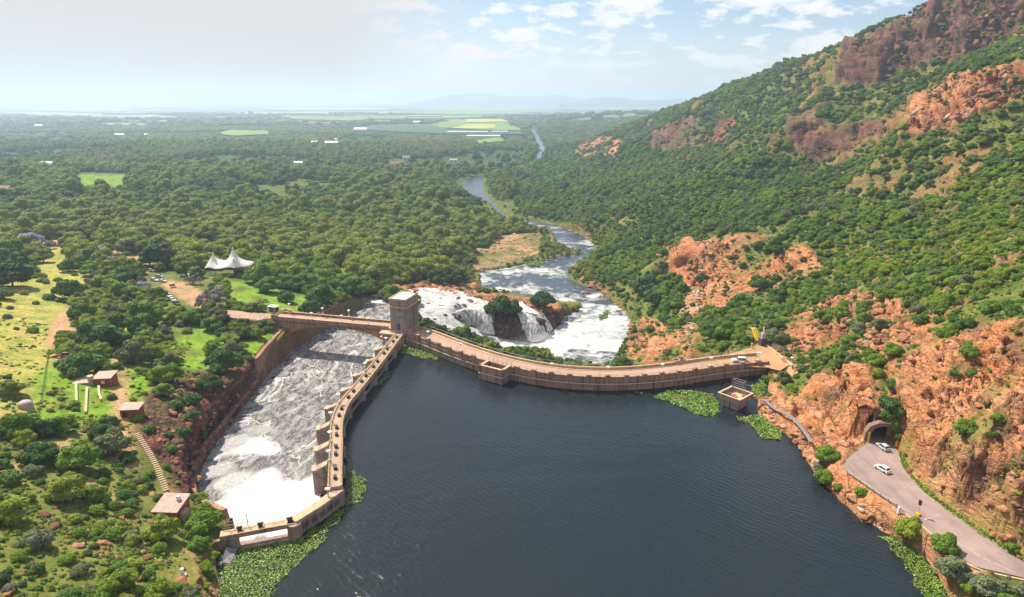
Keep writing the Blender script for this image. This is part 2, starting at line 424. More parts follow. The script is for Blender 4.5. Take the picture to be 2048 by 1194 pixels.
shore = (~lake_m) & (dl < 6) & (ddam > 6) & (GX > 40)
GZ = np.where(shore, np.maximum(GZ, 0.15+0.35*np.minimum(dl, 2)), GZ)
GZ = np.where(river_m, Z_RIVER-0.4-np.minimum(3, 0.4*dr), np.where(dr < 8, np.maximum(GZ, Z_RIVER+0.1+0.12*dr), GZ))
GZ = np.where(damp_ | (ddam < 1.2), np.minimum(GZ, np.where(lake_m, -3.0, 1.5)), GZ)
chz = np.interp(GY, [130, 180, 260, 345], [-5.5, -8, -12, -15.5])
GZ = np.where(chan_m, np.minimum(GZ, chz-2.0), GZ)
GZ = np.where(CH_DAM & ~lake_m, np.minimum(GZ, chz), GZ)
# ground right behind the retaining wall stays under its coping
CT = np.array([d for a, b, c, d in CH_L])
GZ = np.where((~chan_m) & (dc < 2.2) & (GX < -60) & (GY < 340), np.minimum(GZ, np.interp(GY, CHL[:, 1], CT)-0.15), GZ)

_marchD = np.exp(np.linspace(math.log(60), math.log(40000), 2600))
def G(px, py):
    """first place on the ground met by the sight line through (px, py)"""
    x, y, z = WD(px, py, _marchD)
    h = H(x, y)
    hit = np.nonzero(z < h)[0]
    if not len(hit): return (float(x[-1]), float(y[-1]), float(h[-1]))
    i = hit[0]
    lo, hi = _marchD[max(i-1, 0)], _marchD[i]
    for _ in range(14):
        m = (lo+hi)/2
        X, Y, Z = WD(px, py, m)
        if Z < H(X, Y): hi = m
        else: lo = m
    X, Y, Z = WD(px, py, hi)
    return (float(X), float(Y), float(H(X, Y)))

# ------------------------------------------------------------------ what covers the ground
def region(polys, soft=3.0):
    """1 inside, fading over `soft` m outside; polygons follow the ground"""
    w = np.zeros(GX.shape)
    for pl in polys:
        P = [G(a, b)[:2] for a, b in pl]
        # densify edges in the survey plane is not needed: patches are small against their distance
        m = inpoly(GX, GY, P)
        if soft > 0:
            d = dpoly(GX, GY, P)
            w = np.maximum(w, np.where(m, 1.0, np.clip(1-d/soft, 0, 1)))
        else:
            w = np.maximum(w, m*1.0)
    return w
PX_, PY_, PD_ = proj(GX, GY, GZ)
gzy, gzx = np.gradient(GZ)
dyr = np.gradient(GY, axis=0); dxc = np.gradient(GX, axis=1)
sy = gzy/dyr; sx = gzx/dxc
slope = np.sqrt(sx**2+sy**2)
ROCKS_WARM = [
 [(1795,892),(1812,950),(1860,985),(1940,1050),(2060,1130),(2060,640),(1960,655),(1880,690),(1830,720),(1800,770),(1812,860)],
 [(1575,700),(1590,630),(1620,600),(1700,585),(1780,600),(1850,630),(1850,700),(1800,740),(1740,700),(1660,670),(1620,700)],
 [(1575,810),(1640,750),(1730,735),(1745,790),(1735,870),(1690,893),(1640,850)],
 [(1518,815),(1545,770),(1570,820),(1650,890),(1680,950),(1760,1010),(1760,1060),(1680,1000),(1640,958),(1612,920),(1590,880),(1545,850)],
 [(1310,505),(1325,490),(1400,482),(1480,470),(1560,478),(1620,505),(1640,540),(1560,575),(1480,585),(1440,620),(1420,585),(1350,545)],
 [(1150,310),(1165,285),(1230,275),(1250,285),(1235,310),(1200,318)],
 [(1820,265),(1835,200),(1880,165),(1960,140),(2060,125),(2060,220),(1990,225),(1930,235),(1880,262)],
 [(1290,640),(1262,700),(1275,730),(1330,730),(1345,690),(1320,650)],
 [(1370,560),(1410,585),(1395,640),(1385,700),(1355,700),(1360,640),(1380,600)],
 [(925,582),(1000,586),(1110,606),(1115,628),(1060,616),(960,610)], [(760,580),(850,560),(950,570),(950,590),(880,582),(790,590)],
]
ROCKS_SOLID = [ROCKS_WARM[0], ROCKS_WARM[2], ROCKS_WARM[3], ROCKS_WARM[-2], ROCKS_WARM[-1]]
ISLE = [(975,620),(1035,626),(1075,624),(1115,632),(1112,655),(1060,692),(985,680),(950,668)]
ROCKS_DARK = [
 [(1300,300),(1310,265),(1370,235),(1410,240),(1400,290),(1340,300)],
 [(1400,292),(1405,240),(1440,228),(1470,250),(1440,290)],
 [(1530,340),(1540,270),(1600,235),(1720,215),(1760,260),(1700,300),(1640,325),(1560,345)],
 [(1680,165),(1690,90),(1740,40),(1820,-30),(2060,-60),(2060,60),(1990,75),(1930,120),(1860,130),(1760,170)],
 [(290,880),(300,800),(360,750),(430,745),(480,715),(515,735),(525,762),(455,858),(431,880),(410,910),(397,942),(392,990),(370,985),(350,930)],
 ISLE,
]
n8 = fbm2(GX/7, GY/7, 4, 41); n30 = fbm2(GX/26, GY/26, 4, 43)
bigm = np.clip((PD_-250)/500, 0, 1)
n_far = fbm2(GX/60, GY/60, 4, 47)
rw = region(ROCKS_WARM, 4.0); rd = region(ROCKS_DARK, 4.0); rsol = region(ROCKS_SOLID+ROCKS_DARK[4:], 4.0)
speck = np.where(PD_ > 350, n_far*0.8+n30*0.5, n8*0.9+n30*0.5)
slope_rock = np.clip((slope-0.75)*2.2 + speck*1.1, 0, 1)*np.clip((slope-0.45)*4, 0, 1)
scat = np.clip((speck-0.18)*6, 0, 1)*side_r*np.clip((GZ-8)/10, 0, 1)*np.clip((slope-0.3)*4, 0, 1)*0.8
brk = np.where(rsol > 0.5, np.clip(1.25+speck*1.6, 0, 1), np.clip(np.where(rd > 0.3, 1.0, 0.95)+speck*2.2+np.clip(slope-0.7, 0, 1)*0.8, 0, 1))
ROCK = np.clip(np.maximum(np.maximum(rw, rd)*brk, np.maximum(slope_rock*np.where(PD_ > 330, 0.3, 0.6), scat*0.8)), 0, 1)
WARM = np.clip(0.55 + rw*0.6 - rd*0.75 + n30*0.15, 0, 1)
WARM = np.where((rd < 0.1) & (rw < 0.1) & (GY > 450), 0.5, WARM)
SOIL_P = [[(100,690),(112,640),(150,610),(175,650),(160,720),(120,720)],[(235,775),(232,720),(245,745),(250,880),(238,880)],[(0,440),(30,445),(60,470),(180,480),(300,520),(290,545),(180,510),(80,490),(0,460)],
          [(340,560),(380,570),(430,610),(420,625),(370,600),(330,570)],[(935,490),(1000,468),(1085,470),(1088,500),(1010,530),(950,540)],[(760,580),(850,560),(950,575),(930,590),(800,580)],
          [(1640,880),(1690,893),(1690,940),(1730,975),(1780,1010),(1840,1065),(1950,1145),(1960,1200),(1850,1180),(1800,1100),(1740,1045),(1660,985)],
          [(600,545),(660,540),(650,555),(610,560)],[(80,845),(110,850),(120,870),(75,860)],[(180,740),(235,745),(235,760),(180,765)],
          [(1520,690),(1560,720),(1600,740),(1570,760),(1545,735)]]
SOIL = np.maximum(region(SOIL_P[:4]+SOIL_P[5:], 2.5), 0.55*region(SOIL_P[4:5], 3.0)*np.clip(0.7+2.2*fbm2(GX/11, GY/11, 4, 44), 0, 1.6))
SOIL = np.clip(np.maximum(SOIL*np.clip(1.0+n8*1.2, 0, 1), np.clip((n8*0.7+n30*0.6-0.33)*5, 0, 1)*0.7*(~side_r)*(PD_ < 300)), 0, 1)
LUSH_P = [[(80,860),(90,740),(130,720),(150,760),(240,700),(290,760),(280,830),(230,850),(130,850)],[(335,695),(345,660),(400,645),(448,680),(445,735),(375,735)],[(455,608),(465,565),(520,572),(610,585),(610,632),(520,616)],
          [(150,370),(160,348),(260,350),(245,375)],[(470,690),(540,670),(530,700),(510,710)],[(655,540),(690,535),(720,560),(690,570)],[(230,640),(320,600),(330,640),(250,660)],[(75,880),(110,885),(115,905),(80,905)],
          [(1800,900),(1812,925),(1865,985),(1950,1045),(2060,1125),(2060,1145),(1935,1055),(1850,995),(1795,930)]]
LUSH = region(LUSH_P[:-1], 3.0); VERGE = blur(region(LUSH_P[-1:], 0.8)*(GZ < 5.5), 2); LUSH = np.maximum(LUSH*np.clip(0.85+n8*1.6, 0, 1), VERGE)
ROCK = ROCK*(1-VERGE); SOIL = SOIL*(1-VERGE)
DRY_P = [[(-60,560),(0,540),(120,590),(130,640),(100,700),(90,760),(60,830),(-100,840)],[(-60,960),(120,930),(330,990),(400,1090),(430,1210),(-100,1210)],[(60,500),(120,490),(180,560),(120,600)]]
DRY = np.maximum(region([DRY_P[0], DRY_P[2]], 6.0), 0.22*region(DRY_P[1:2], 6.0))
BIND = 1

attrs = dict(rock=ROCK, warm=WARM, soil=SOIL, lush=LUSH, dry=DRY)
# ------------------------------------------------------------------ broken rock: push faces in and out
nx = -sx; ny = -sy; nz = np.ones_like(GZ)
nl = np.sqrt(nx*nx+ny*ny+1)
nx, ny, nz = nx/nl, ny/nl, nz/nl
mk = (ROCK > 0.02) & (PD_ < 2500)
xs, ys, zs = GX[mk], GY[mk], GZ[mk]
sc = np.clip(PD_[mk]/170, 1, 4.5)
# bedding planes dip gently; blocks between joints
bed = (zs + 0.18*xs - 0.10*ys)/sc
j1 = vnoise3(xs/(3.2*sc), ys/(3.2*sc), bed/1.6, 1)
j2 = fbm3(xs/(7.5*sc), ys/(7.5*sc), bed/7.5*1.4, 4, 5)
step = np.floor(vnoise3(xs/(6*sc), ys/(6*sc), bed/2.6, 9)*5)/5
q1, q2, qi, qg = worley3((xs+0.6*j2)/(4.2*sc), (ys+0.6*j2)/(4.2*sc), bed/2.2, 11)
r1_, r2_, ri_, rg_ = worley3(xs/(1.6*sc), ys/(1.6*sc), bed/0.8, 31)
crk = -np.clip(0.10-(q2-q1), 0, 0.10)*7 - np.clip(0.09-(r2_-r1_), 0, 0.09)*2.5
col_ = 1-np.abs(fbm3((xs-ys)/(9*sc), (xs+ys)/(14*sc), zs/(40*sc), 4, 17))*2.6
farw = np.clip((PD_[mk]-300)/200, 0, 1)
d = (1.3*(qi-0.5)*2 + 1.5*qg + 0.45*(ri_-0.5)*2 + 0.6*rg_ + crk + 2.0*j2)*sc*0.8 + farw*3.0*sc*(col_-0.4)
d *= np.clip(ROCK[mk]*1.3, 0, 1)*np.clip(0.25+slope[mk]*0.8, 0, 1.2)
keepm = np.clip(np.minimum(dl[mk], np.minimum(ddam[mk], dc[mk]))/5, 0, 1)
d *= keepm
roadd = np.clip(dpoly(xs, ys, ROAD_R)/4, 0, 1); d *= roadd
GVX = GX.copy(); GVY = GY.copy(); GVZ = GZ.copy()
GVX[mk] += nx[mk]*d; GVY[mk] += ny[mk]*d; GVZ[mk] += nz[mk]*d
lowc = (~side_r) & (dc < 14)
# ------------------------------------------------------------------ material helpers
def new_mat(name):
    m = bpy.data.materials.new(name); m.use_nodes = True
    nt = m.node_tree; nt.nodes.clear()
    out = nt.nodes.new('ShaderNodeOutputMaterial')
    b = nt.nodes.new('ShaderNodeBsdfPrincipled')
    nt.links.new(b.outputs[0], out.inputs['Surface'])
    b.inputs['Specular IOR Level'].default_value = 0.25
    return m, NT(nt, b, out)
class NT:
    def __init__(s, nt, b, out): s.nt, s.b, s.out = nt, b, out
    def node(s, kind, **kw):
        n = s.nt.nodes.new(kind)
        for k, v in kw.items(): setattr(n, k, v)
        return n
    def lk(s, a, b): s.nt.links.new(a, b)
    def val(s, sock, v):
        if isinstance(v, (int, float)): sock.default_value = v
        elif isinstance(v, (tuple, list)): sock.default_value = (*v, 1) if len(v) == 3 and len(sock.default_value) == 4 else v
        else: s.lk(v, sock)
    def pos(s):
        return s.node('ShaderNodeNewGeometry').outputs['Position']
    def obj(s):
        return s.node('ShaderNodeTexCoord').outputs['Object']
    def scale(s, vec, k):
        n = s.node('ShaderNodeVectorMath', operation='MULTIPLY'); s.lk(vec, n.inputs[0]); n.inputs[1].default_value = k if isinstance(k, tuple) else (k, k, k)
        return n.outputs[0]
    def noise(s, vec, scale, detail=4, rough=0.55, dist=0.0, col=False):
        n = s.node('ShaderNodeTexNoise'); s.lk(vec, n.inputs['Vector'])
        n.inputs['Scale'].default_value = scale; n.inputs['Detail'].default_value = detail
        n.inputs['Roughness'].default_value = rough; n.inputs['Distortion'].default_value = dist
        return n.outputs['Color' if col else 'Fac']
    def voro(s, vec, scale, feature='F1', out='Distance', rnd=1.0):
        n = s.node('ShaderNodeTexVoronoi', feature=feature); s.lk(vec, n.inputs['Vector']); n.inputs['Scale'].default_value = scale
        n.inputs['Randomness'].default_value = rnd
        return n.outputs[out]
    def math(s, op, a, b=None, c=None, clamp=False):
        n = s.node('ShaderNodeMath', operation=op, use_clamp=clamp)
        for i, v in enumerate((a, b, c)):
            if v is not None: s.val(n.inputs[i], v)
        return n.outputs[0]
    def ramp(s, src, stops, interp='LINEAR'):
        r = s.node('ShaderNodeValToRGB'); el = r.color_ramp.elements; r.color_ramp.interpolation = interp
        while len(el) < len(stops): el.new(0.5)
        for e, (p, c) in zip(el, stops):
            e.position = p; e.color = (c, c, c, 1) if isinstance(c, (int, float)) else (*c, 1)
        s.lk(src, r.inputs[0]); return r.outputs[0]
    def mix(s, f, a, b, mode='MIX'):
        n = s.node('ShaderNodeMix', data_type='RGBA', blend_type=mode)
        s.val(n.inputs['Factor'], f); s.val(n.inputs['A'], a); s.val(n.inputs['B'], b)
        return n.outputs['Result']
    def attr(s, name, kind='GEOMETRY', out='Fac'):
        n = s.node('ShaderNodeAttribute', attribute_name=name, attribute_type=kind)
        return n.outputs[out]
    def bump(s, h, strength=0.5, dist=0.2, normal=None):
        n = s.node('ShaderNodeBump'); n.inputs['Strength'].default_value = strength; n.inputs['Distance'].default_value = dist
        s.lk(h, n.inputs['Height'])
        if normal is not None: s.lk(normal, n.inputs['Normal'])
        s.lk(n.outputs[0], s.b.inputs['Normal']); return n.outputs[0]
    def col(s, v): s.val(s.b.inputs['Base Color'], v)
    def rough(s, v): s.val(s.b.inputs['Roughness'], v)
    def spec(s, v): s.b.inputs['Specular IOR Level'].default_value = v

def rock_colour(t, P):
    """warm quartzite: orange faces, pale pink breaks, rust streaks, dark joints"""
    big = t.noise(P, 0.035, 5, 0.6)
    mid = t.noise(P, 0.22, 6, 0.65)
    Ps = t.scale(P, (0.30, 0.30, 1.5))
    strata = t.noise(Ps, 0.55, 6, 0.65, 0.6)
    warm = t.ramp(big, [(0.30, (0.38, 0.115, 0.038)), (0.48, (0.52, 0.190, 0.070)), (0.66, (0.60, 0.29, 0.15))])
    warm = t.mix(t.ramp(mid, [(0.40, 0.0), (0.72, 0.85)]), warm, (0.58, 0.32, 0.19))
    dark = t.ramp(big, [(0.34, (0.075, 0.038, 0.034)), (0.50, (0.155, 0.068, 0.052)), (0.66, (0.27, 0.13, 0.085))])
    beds = t.noise(t.scale(P, (0.25, 0.25, 2.4)), 0.11, 5, 0.7, 0.4)
    dark = t.mix(t.ramp(beds, [(0.42, 0.8), (0.50, 0.0)]), dark, (0.045, 0.024, 0.022))
    c = t.mix(t.attr('warm'), dark, warm)
    c = t.mix(t.ramp(strata, [(0.36, 0.8), (0.47, 0.0)]), c, (0.13, 0.052, 0.035))
    c = t.mix(t.ramp(t.noise(t.scale(P, (1, 1, 0.35)), 0.055, 6, 0.7), [(0.50, 0.0), (0.62, 0.75)]), c, (0.15, 0.085, 0.060))
    c = t.mix(t.ramp(t.noise(P, 0.30, 6, 0.75), [(0.55, 0.0), (0.66, 0.6)]), c, (0.12, 0.13, 0.045))
    w1 = t.noise(P, 0.35, 4, 0.6, 0, True)
    Pw = t.node('ShaderNodeVectorMath', operation='MULTIPLY_ADD'); t.lk(w1, Pw.inputs[0]); Pw.inputs[1].default_value = (3.5, 3.5, 3.5); t.lk(P, Pw.inputs[2])
    sp = t.voro(t.scale(Pw.outputs[0], (0.35, 0.35, 1.3)), 0.75, 'DISTANCE_TO_EDGE')
    c = t.mix(t.math('MULTIPLY', t.ramp(sp, [(0.0, 0.7), (0.045, 0.0)]), t.ramp(t.noise(P, 0.12, 4, 0.6), [(0.45, 0.1), (0.6, 1.0)])), c, (0.12, 0.045, 0.03))
    return c, strata, sp, mid
m_ground, t = new_mat('ground')
P = t.pos()
rc, strata, sp_, mid_ = rock_colour(t, P)
n_a = t.noise(P, 0.09, 5, 0.6); n_b = t.noise(P, 0.9, 5, 0.7); n_c = t.noise(P, 0.012, 5, 0.6)
grass = t.ramp(n_a, [(0.30, (0.060, 0.085, 0.018)), (0.50, (0.13, 0.145, 0.032)), (0.68, (0.23, 0.19, 0.065))])
grass = t.mix(t.ramp(n_b, [(0.38, 0.6), (0.60, 0.0)]), grass, (0.05, 0.085, 0.015))
wood = t.ramp(n_c, [(0.35, (0.022, 0.050, 0.013)), (0.62, (0.045, 0.085, 0.022))])
farf = t.node('ShaderNodeMapRange'); 
sepp = t.node('ShaderNodeSeparateXYZ'); t.lk(P, sepp.inputs[0])
farf.inputs['From Min'].default_value = 600; farf.inputs['From Max'].default_value = 1500; t.lk(sepp.outputs[1], farf.inputs['Value'])
base = t.mix(farf.outputs[0], grass, wood)
plainf = t.node('ShaderNodeMapRange'); t.lk(sepp.outputs[1], plainf.inputs['Value']); plainf.inputs['From Min'].default_value = 2600; plainf.inputs['From Max'].default_value = 4200
patch = t.voro(t.scale(P, (0.0011, 0.0022, 0)), 1.0, 'F1', 'Color'); psep = t.node('ShaderNodeSeparateColor'); t.lk(patch, psep.inputs[0])
farm = t.ramp(psep.outputs[0], [(0.0, (0.030, 0.065, 0.020)), (0.40, (0.045, 0.085, 0.025)), (0.45, (0.15, 0.22, 0.06)), (0.70, (0.24, 0.27, 0.10)), (0.75, (0.34, 0.31, 0.19)), (1.0, (0.10, 0.16, 0.045))], 'CONSTANT')
base = t.mix(plainf.outputs[0], base, farm)
dry = t.ramp(n_b, [(0.30, (0.17, 0.17, 0.035)), (0.50, (0.38, 0.32, 0.075)), (0.70, (0.52, 0.42, 0.18))])
dry = t.mix(t.ramp(t.noise(P, 0.16, 6, 0.7), [(0.42, 0.0), (0.62, 0.75)]), dry, (0.12, 0.19, 0.025))
base = t.mix(t.attr('dry'), base, dry)
lush = t.ramp(t.noise(P, 0.5, 6, 0.7), [(0.34, (0.075, 0.16, 0.012)), (0.52, (0.16, 0.28, 0.018)), (0.66, (0.27, 0.35, 0.04))])
base = t.mix(t.attr('lush'), base, lush)
soil = t.ramp(n_b, [(0.35, (0.30, 0.155, 0.075)), (0.55, (0.46, 0.27, 0.15)), (0.70, (0.58, 0.42, 0.28))])
base = t.mix(t.attr('soil'), base, soil)
base = t.mix(t.attr('rock'), base, rc)
t.col(base); t.rough(0.95); t.spec(0.1)
hh = t.math('ADD', t.math('MULTIPLY', strata, 1.3), t.math('ADD', t.math('MULTIPLY', t.math('MINIMUM', sp_, 0.12), 3.0), t.math('MULTIPLY', mid_, 1.0)))
hh = t.math('MULTIPLY', hh, t.attr('rock'))
hh = t.math('ADD', hh, t.math('MULTIPLY', n_b, 0.35))
t.bump(hh, 1.0, 0.8)

def tag(o, label=None, cat=None, group=None, kind=None):
    if label: o['label'] = label
    if cat: o['category'] = cat
    if group: o['group'] = group
    if kind: o['kind'] = kind
    return o
def mesh_np(name, V, F, mat, kind=None, smooth=True, attrs=None, parent=None):
    """V (n,3) and F (m,k) arrays to one linked mesh object"""
    me = bpy.data.meshes.new(name)
    V = np.asarray(V, np.float32); F = np.asarray(F, np.int32)
    k = F.shape[1]
    me.vertices.add(len(V)); me.vertices.foreach_set('co', V.ravel())
    me.loops.add(F.size); me.loops.foreach_set('vertex_index', F.ravel())
    me.polygons.add(len(F)); me.polygons.foreach_set('loop_start', np.arange(0, F.size, k, dtype=np.int32))
    me.polygons.foreach_set('loop_total', np.full(len(F), k, np.int32))
    me.polygons.foreach_set('use_smooth', np.full(len(F), smooth))
    for an, av in (attrs or {}).items():
        at = me.attributes.new(an, 'FLOAT', 'POINT'); at.data.foreach_set('value', np.asarray(av, np.float32).ravel())
    me.update(calc_edges=True); me.validate()
    if mat: me.materials.append(mat)
    o = bpy.data.objects.new(name, me); COL.objects.link(o)
    if kind: o['kind'] = kind
    if parent: o.parent = parent
    return o
def grid_part(mask_f, name):
    nr, nc = GZ.shape
    idx = np.arange(nr*nc).reshape(nr, nc)
    q = np.stack([idx[:-1, :-1], idx[:-1, 1:], idx[1:, 1:], idx[1:, :-1]], -1)
    q = q[mask_f]
    used, inv = np.unique(q.ravel(), return_inverse=True)
    V = np.stack([GVX.ravel()[used], GVY.ravel()[used], GVZ.ravel()[used]], 1)
    at = {k: v.ravel()[used] for k, v in attrs.items()}
    return mesh_np(name, V, inv.reshape(-1, 4), m_ground, 'structure', True, at)
fr = side_r[:-1, :-1] & (GY[:-1, :-1] < 4500)
hidden = (lake_m & (dl > 12))[:-1, :-1] & (lake_m & (dl > 12))[1:, 1:]
_ta, _tb = W(1738.8, 882.5, 4.9), W(1787, 886.4, 4.9)
_tc = ((_ta[0]+_tb[0])/2, (_ta[1]+_tb[1])/2); _tw = math.hypot(_tb[0]-_ta[0], _tb[1]-_ta[1])/2; _an = math.atan2(_tb[1]-_ta[1], _tb[0]-_ta[0])
_lx = (GX-_tc[0])*math.cos(_an)+(GY-_tc[1])*math.sin(_an); _ly = -(GX-_tc[0])*math.sin(_an)+(GY-_tc[1])*math.cos(_an)
bore = (np.abs(_lx) < _tw+0.5) & (_ly > -1.0) & (_ly < 12) & (GVZ < 4.9+4.5) & (GVZ > 4.72)
hidden |= bore[:-1, :-1] | bore[1:, 1:] | bore[1:, :-1] | bore[:-1, 1:]
grid_part(fr & ~hidden, 'mountainside')
grid_part(~fr & ~hidden, 'ground')
# ------------------------------------------------------------------ water
def fan_fill(poly, z):
    return [(p[0], p[1], z) for p in poly]
def poly_obj(name, loop, mat, kind=None, parent=None):
    """flat or gently sloping sheet from an outline, triangulated"""
    V = [Vector((p[0], p[1])) for p in loop]
    n = len(V)
    vo, eo, fo, ov, oe, of = delaunay_2d_cdt(V, [(i, (i+1) % n) for i in range(n)], [], 1, 1e-6)
    zz = [loop[o[0]][2] if o else loop[0][2] for o in ov]
    me = bpy.data.meshes.new(name)
    me.from_pydata([(v.x, v.y, z) for v, z in zip(vo, zz)], [], [tuple(f) for f in fo])
    me.materials.append(mat); me.update()
    o = bpy.data.objects.new(name, me); COL.objects.link(o)
    if kind: o['kind'] = kind
    if parent: o.parent = parent
    return o
m_lake, t = new_mat('lake_water')
P = t.pos()
t.col((0.013, 0.019, 0.023)); t.rough(t.ramp(t.noise(t.scale(P, (1, 0.35, 1)), 0.02, 4, 0.6, 0.6), [(0.4, 0.07), (0.62, 0.20)])); t.spec(0.5); t.b.inputs['IOR'].default_value = 1.333
Pw = t.scale(P, (1.0, 1.0, 0.0))
r1 = t.node('ShaderNodeTexWave', wave_type='BANDS', bands_direction='DIAGONAL')
t.lk(Pw, r1.inputs['Vector']); r1.inputs['Scale'].default_value = 0.30; r1.inputs['Distortion'].default_value = 7.0; r1.inputs['Detail'].default_value = 3; r1.inputs['Detail Scale'].default_value = 0.6
calmn = t.ramp(t.noise(Pw, 0.016, 4, 0.6, 0.8), [(0.38, 0.25), (0.60, 1.0)])
hw = t.math('ADD', t.math('MULTIPLY', r1.outputs['Fac'], 0.16), t.math('MULTIPLY', t.noise(Pw, 0.9, 4, 0.6), 0.55))
hw = t.math('ADD', hw, t.math('MULTIPLY', t.noise(Pw, 0.25, 3, 0.5), 0.5))
hw = t.math('MULTIPLY', hw, calmn)
t.bump(hw, 0.5, 0.6)
lake_loop = [tuple(p)+(0,) for p in offset_line(DAM_LINE, 1.5)[::3]] + [(p[0]+4, p[1]+2, 0) for p in SHORE_R] + [(150, -60, 0), (-110, -60, 0)] + [(p[0]-5, p[1], 0) for p in SHORE_L[:-1]]
lake_loop += [(WEIR[3][0]-6, WEIR[3][1]+0.8, 0), (WEIR[3][0], WEIR[3][1]+0.8, 0), (WEIR[1][0], WEIR[1][1]+0.8, 0), (WEIR[0][0]-1, WEIR[0][1]+0.6, 0)]
lake_loop += [(p[0]-1.2, p[1]+0.4, 0) for p in GATE[::-1]]
lake = poly_obj('lake', lake_loop, m_lake, 'structure')

# foam-laced water, three looks
def foam_mat(name, deep, foamc, scale, lo, hi, lines, bumpd, stretch=1.0, fade=False):
    m, t = new_mat(name)
    P = t.pos()
    Q = t.scale(P, (1, stretch, 0.4))
    a = t.noise(Q, scale, 8, 0.74, 0.7)
    b = t.noise(Q, scale*0.22, 5, 0.6, 0.8)
    f = t.math('ADD', t.math('MULTIPLY', a, 0.55), t.math('MULTIPLY', b, 0.45))
    f = t.ramp(f, [(lo, 0.0), (hi, 1.0)])
    if lines:
        e = t.noise(Q, lines, 5, 0.55, 1.0)
        e = t.math('ABSOLUTE', t.math('SUBTRACT', e, 0.5))
        f = t.math('MAXIMUM', f, t.ramp(e, [(0.0, 0.85), (0.006, 0.5), (0.014, 0.0)]))
    fa_ = t.math('ADD', t.attr('foam'), t.math('MULTIPLY', t.math('SUBTRACT', t.noise(Q, scale*1.2, 7, 0.75, 1.2), 0.5), 2.6))
    fa_ = t.math('MULTIPLY', t.ramp(fa_, [(0.15, 0.0), (0.60, 0.55), (1.15, 1.0)]), t.math('MINIMUM', t.math('MULTIPLY', t.attr('foam'), 3.0), 1.0))
    f = t.math('MAXIMUM', f, fa_)
    if fade:
        sp = t.node('ShaderNodeSeparateXYZ'); t.lk(P, sp.inputs[0]); mr = t.node('ShaderNodeMapRange'); t.lk(sp.outputs[1], mr.inputs['Value'])
        mr.inputs['From Min'].default_value = 500; mr.inputs['From Max'].default_value = 760; mr.inputs['To Min'].default_value = 1.0; mr.inputs['To Max'].default_value = 0.12
        f = t.math('MULTIPLY', f, mr.outputs[0])
    dull = t.ramp(t.noise(Q, scale*3.0, 5, 0.75, 0.5), [(0.34, 0.35), (0.50, 0.0)])
    c = t.mix(f, deep, t.mix(dull, foamc, tuple(x*0.55 for x in foamc)))
    t.col(c); t.rough(t.ramp(f, [(0.0, 0.18), (0.5, 0.75)])); t.spec(0.5)
    t.bump(t.math('ADD', t.math('MULTIPLY', a, 1.0), t.math('MULTIPLY', f, 0.3)), 0.8, bumpd)
    return m
m_river = foam_mat('river_water', (0.028, 0.042, 0.052), (0.56, 0.57, 0.58), 0.13, 0.49, 0.60, 0, 0.6, 1.0, True)
m_chan = foam_mat('channel_water', (0.080, 0.072, 0.074), (0.60, 0.59, 0.59), 2.3, 0.46, 0.70, 0.06, 0.32, 0.38)
m_white = foam_mat('white_water', (0.20, 0.17, 0.15), (0.56, 0.56, 0.56), 0.45, 0.34, 0.50, 0, 1.2)

def sheet(name, poly, step, zf, mat, foamf=None, kind='structure', relief=0.0, seed=1):
    poly = [tuple(p[:2]) for p in poly]
    A = np.array(poly)
    xs = np.arange(A[:, 0].min()-step, A[:, 0].max()+step*2, step); ys = np.arange(A[:, 1].min()-step, A[:, 1].max()+step*2, step)
    X, Y = np.meshgrid(xs, ys)
    ins = inpoly(X, Y, poly) | (dpoly(X, Y, poly) < step*1.1)
    Z = zf(X, Y)
    if relief: Z = Z + relief*fbm2(X/4, Y/4, 4, seed)
    idx = np.arange(X.size).reshape(X.shape)
    q = np.stack([idx[:-1, :-1], idx[:-1, 1:], idx[1:, 1:], idx[1:, :-1]], -1)
    ok = ins[:-1, :-1] & ins[:-1, 1:] & ins[1:, 1:] & ins[1:, :-1]
    q = q[ok]; used, inv = np.unique(q.ravel(), return_inverse=True)
    V = np.stack([X.ravel()[used], Y.ravel()[used], Z.ravel()[used]], 1)
    F = foamf(X, Y).ravel()[used] if foamf else np.zeros(len(used))
    return mesh_np(name, V, inv.reshape(-1, 4), mat, kind, True, {'foam': F})
def pxfoam(spots, lines=()):
    """foam density from round patches (px, py, z, radius m, weight)"""
    S = [(W(a, b, z)[:2], r, w) for a, b, z, r, w in spots]
    def f(X, Y):
        o = np.zeros(X.shape)
        nn = fbm2(X/5, Y/5, 4, 77)
        for (x, y), r, w in S:
            d = np.hypot(X-x, Y-y)/r
            o = np.maximum(o, w*np.clip((1.25-d+nn*0.55)*2.2, 0, 1))
        return np.clip(o, 0, 1.6)
    return f
# river down the gorge: near, textured and foaming; far part plain
near_riv = [p for p in RIVER]
sheet('river', near_riv, 1.4, lambda X, Y: np.full(X.shape, Z_RIVER), m_river,
      pxfoam([(1130,680,-32,16,.95),(1180,670,-32,22,.72),(1225,650,-32,16,.68),(1090,690,-32,16,1),(1040,690,-32,12,1),(1010,693,-32,8,1),(1215,690,-32,12,.95),(1150,655,-32,10,.9),(1240,690,-32,6,.9),
              (1195,625,-32,5,.5),(1000,580,-32,8,.75),(1060,582,-32,8,.6),(1080,452,-32,5,.9),(1110,455,-32,5,.9),(1060,446,-32,4,.8),(1175,482,-32,5,.6),(1230,640,-32,9,.9)]), relief=0.35)
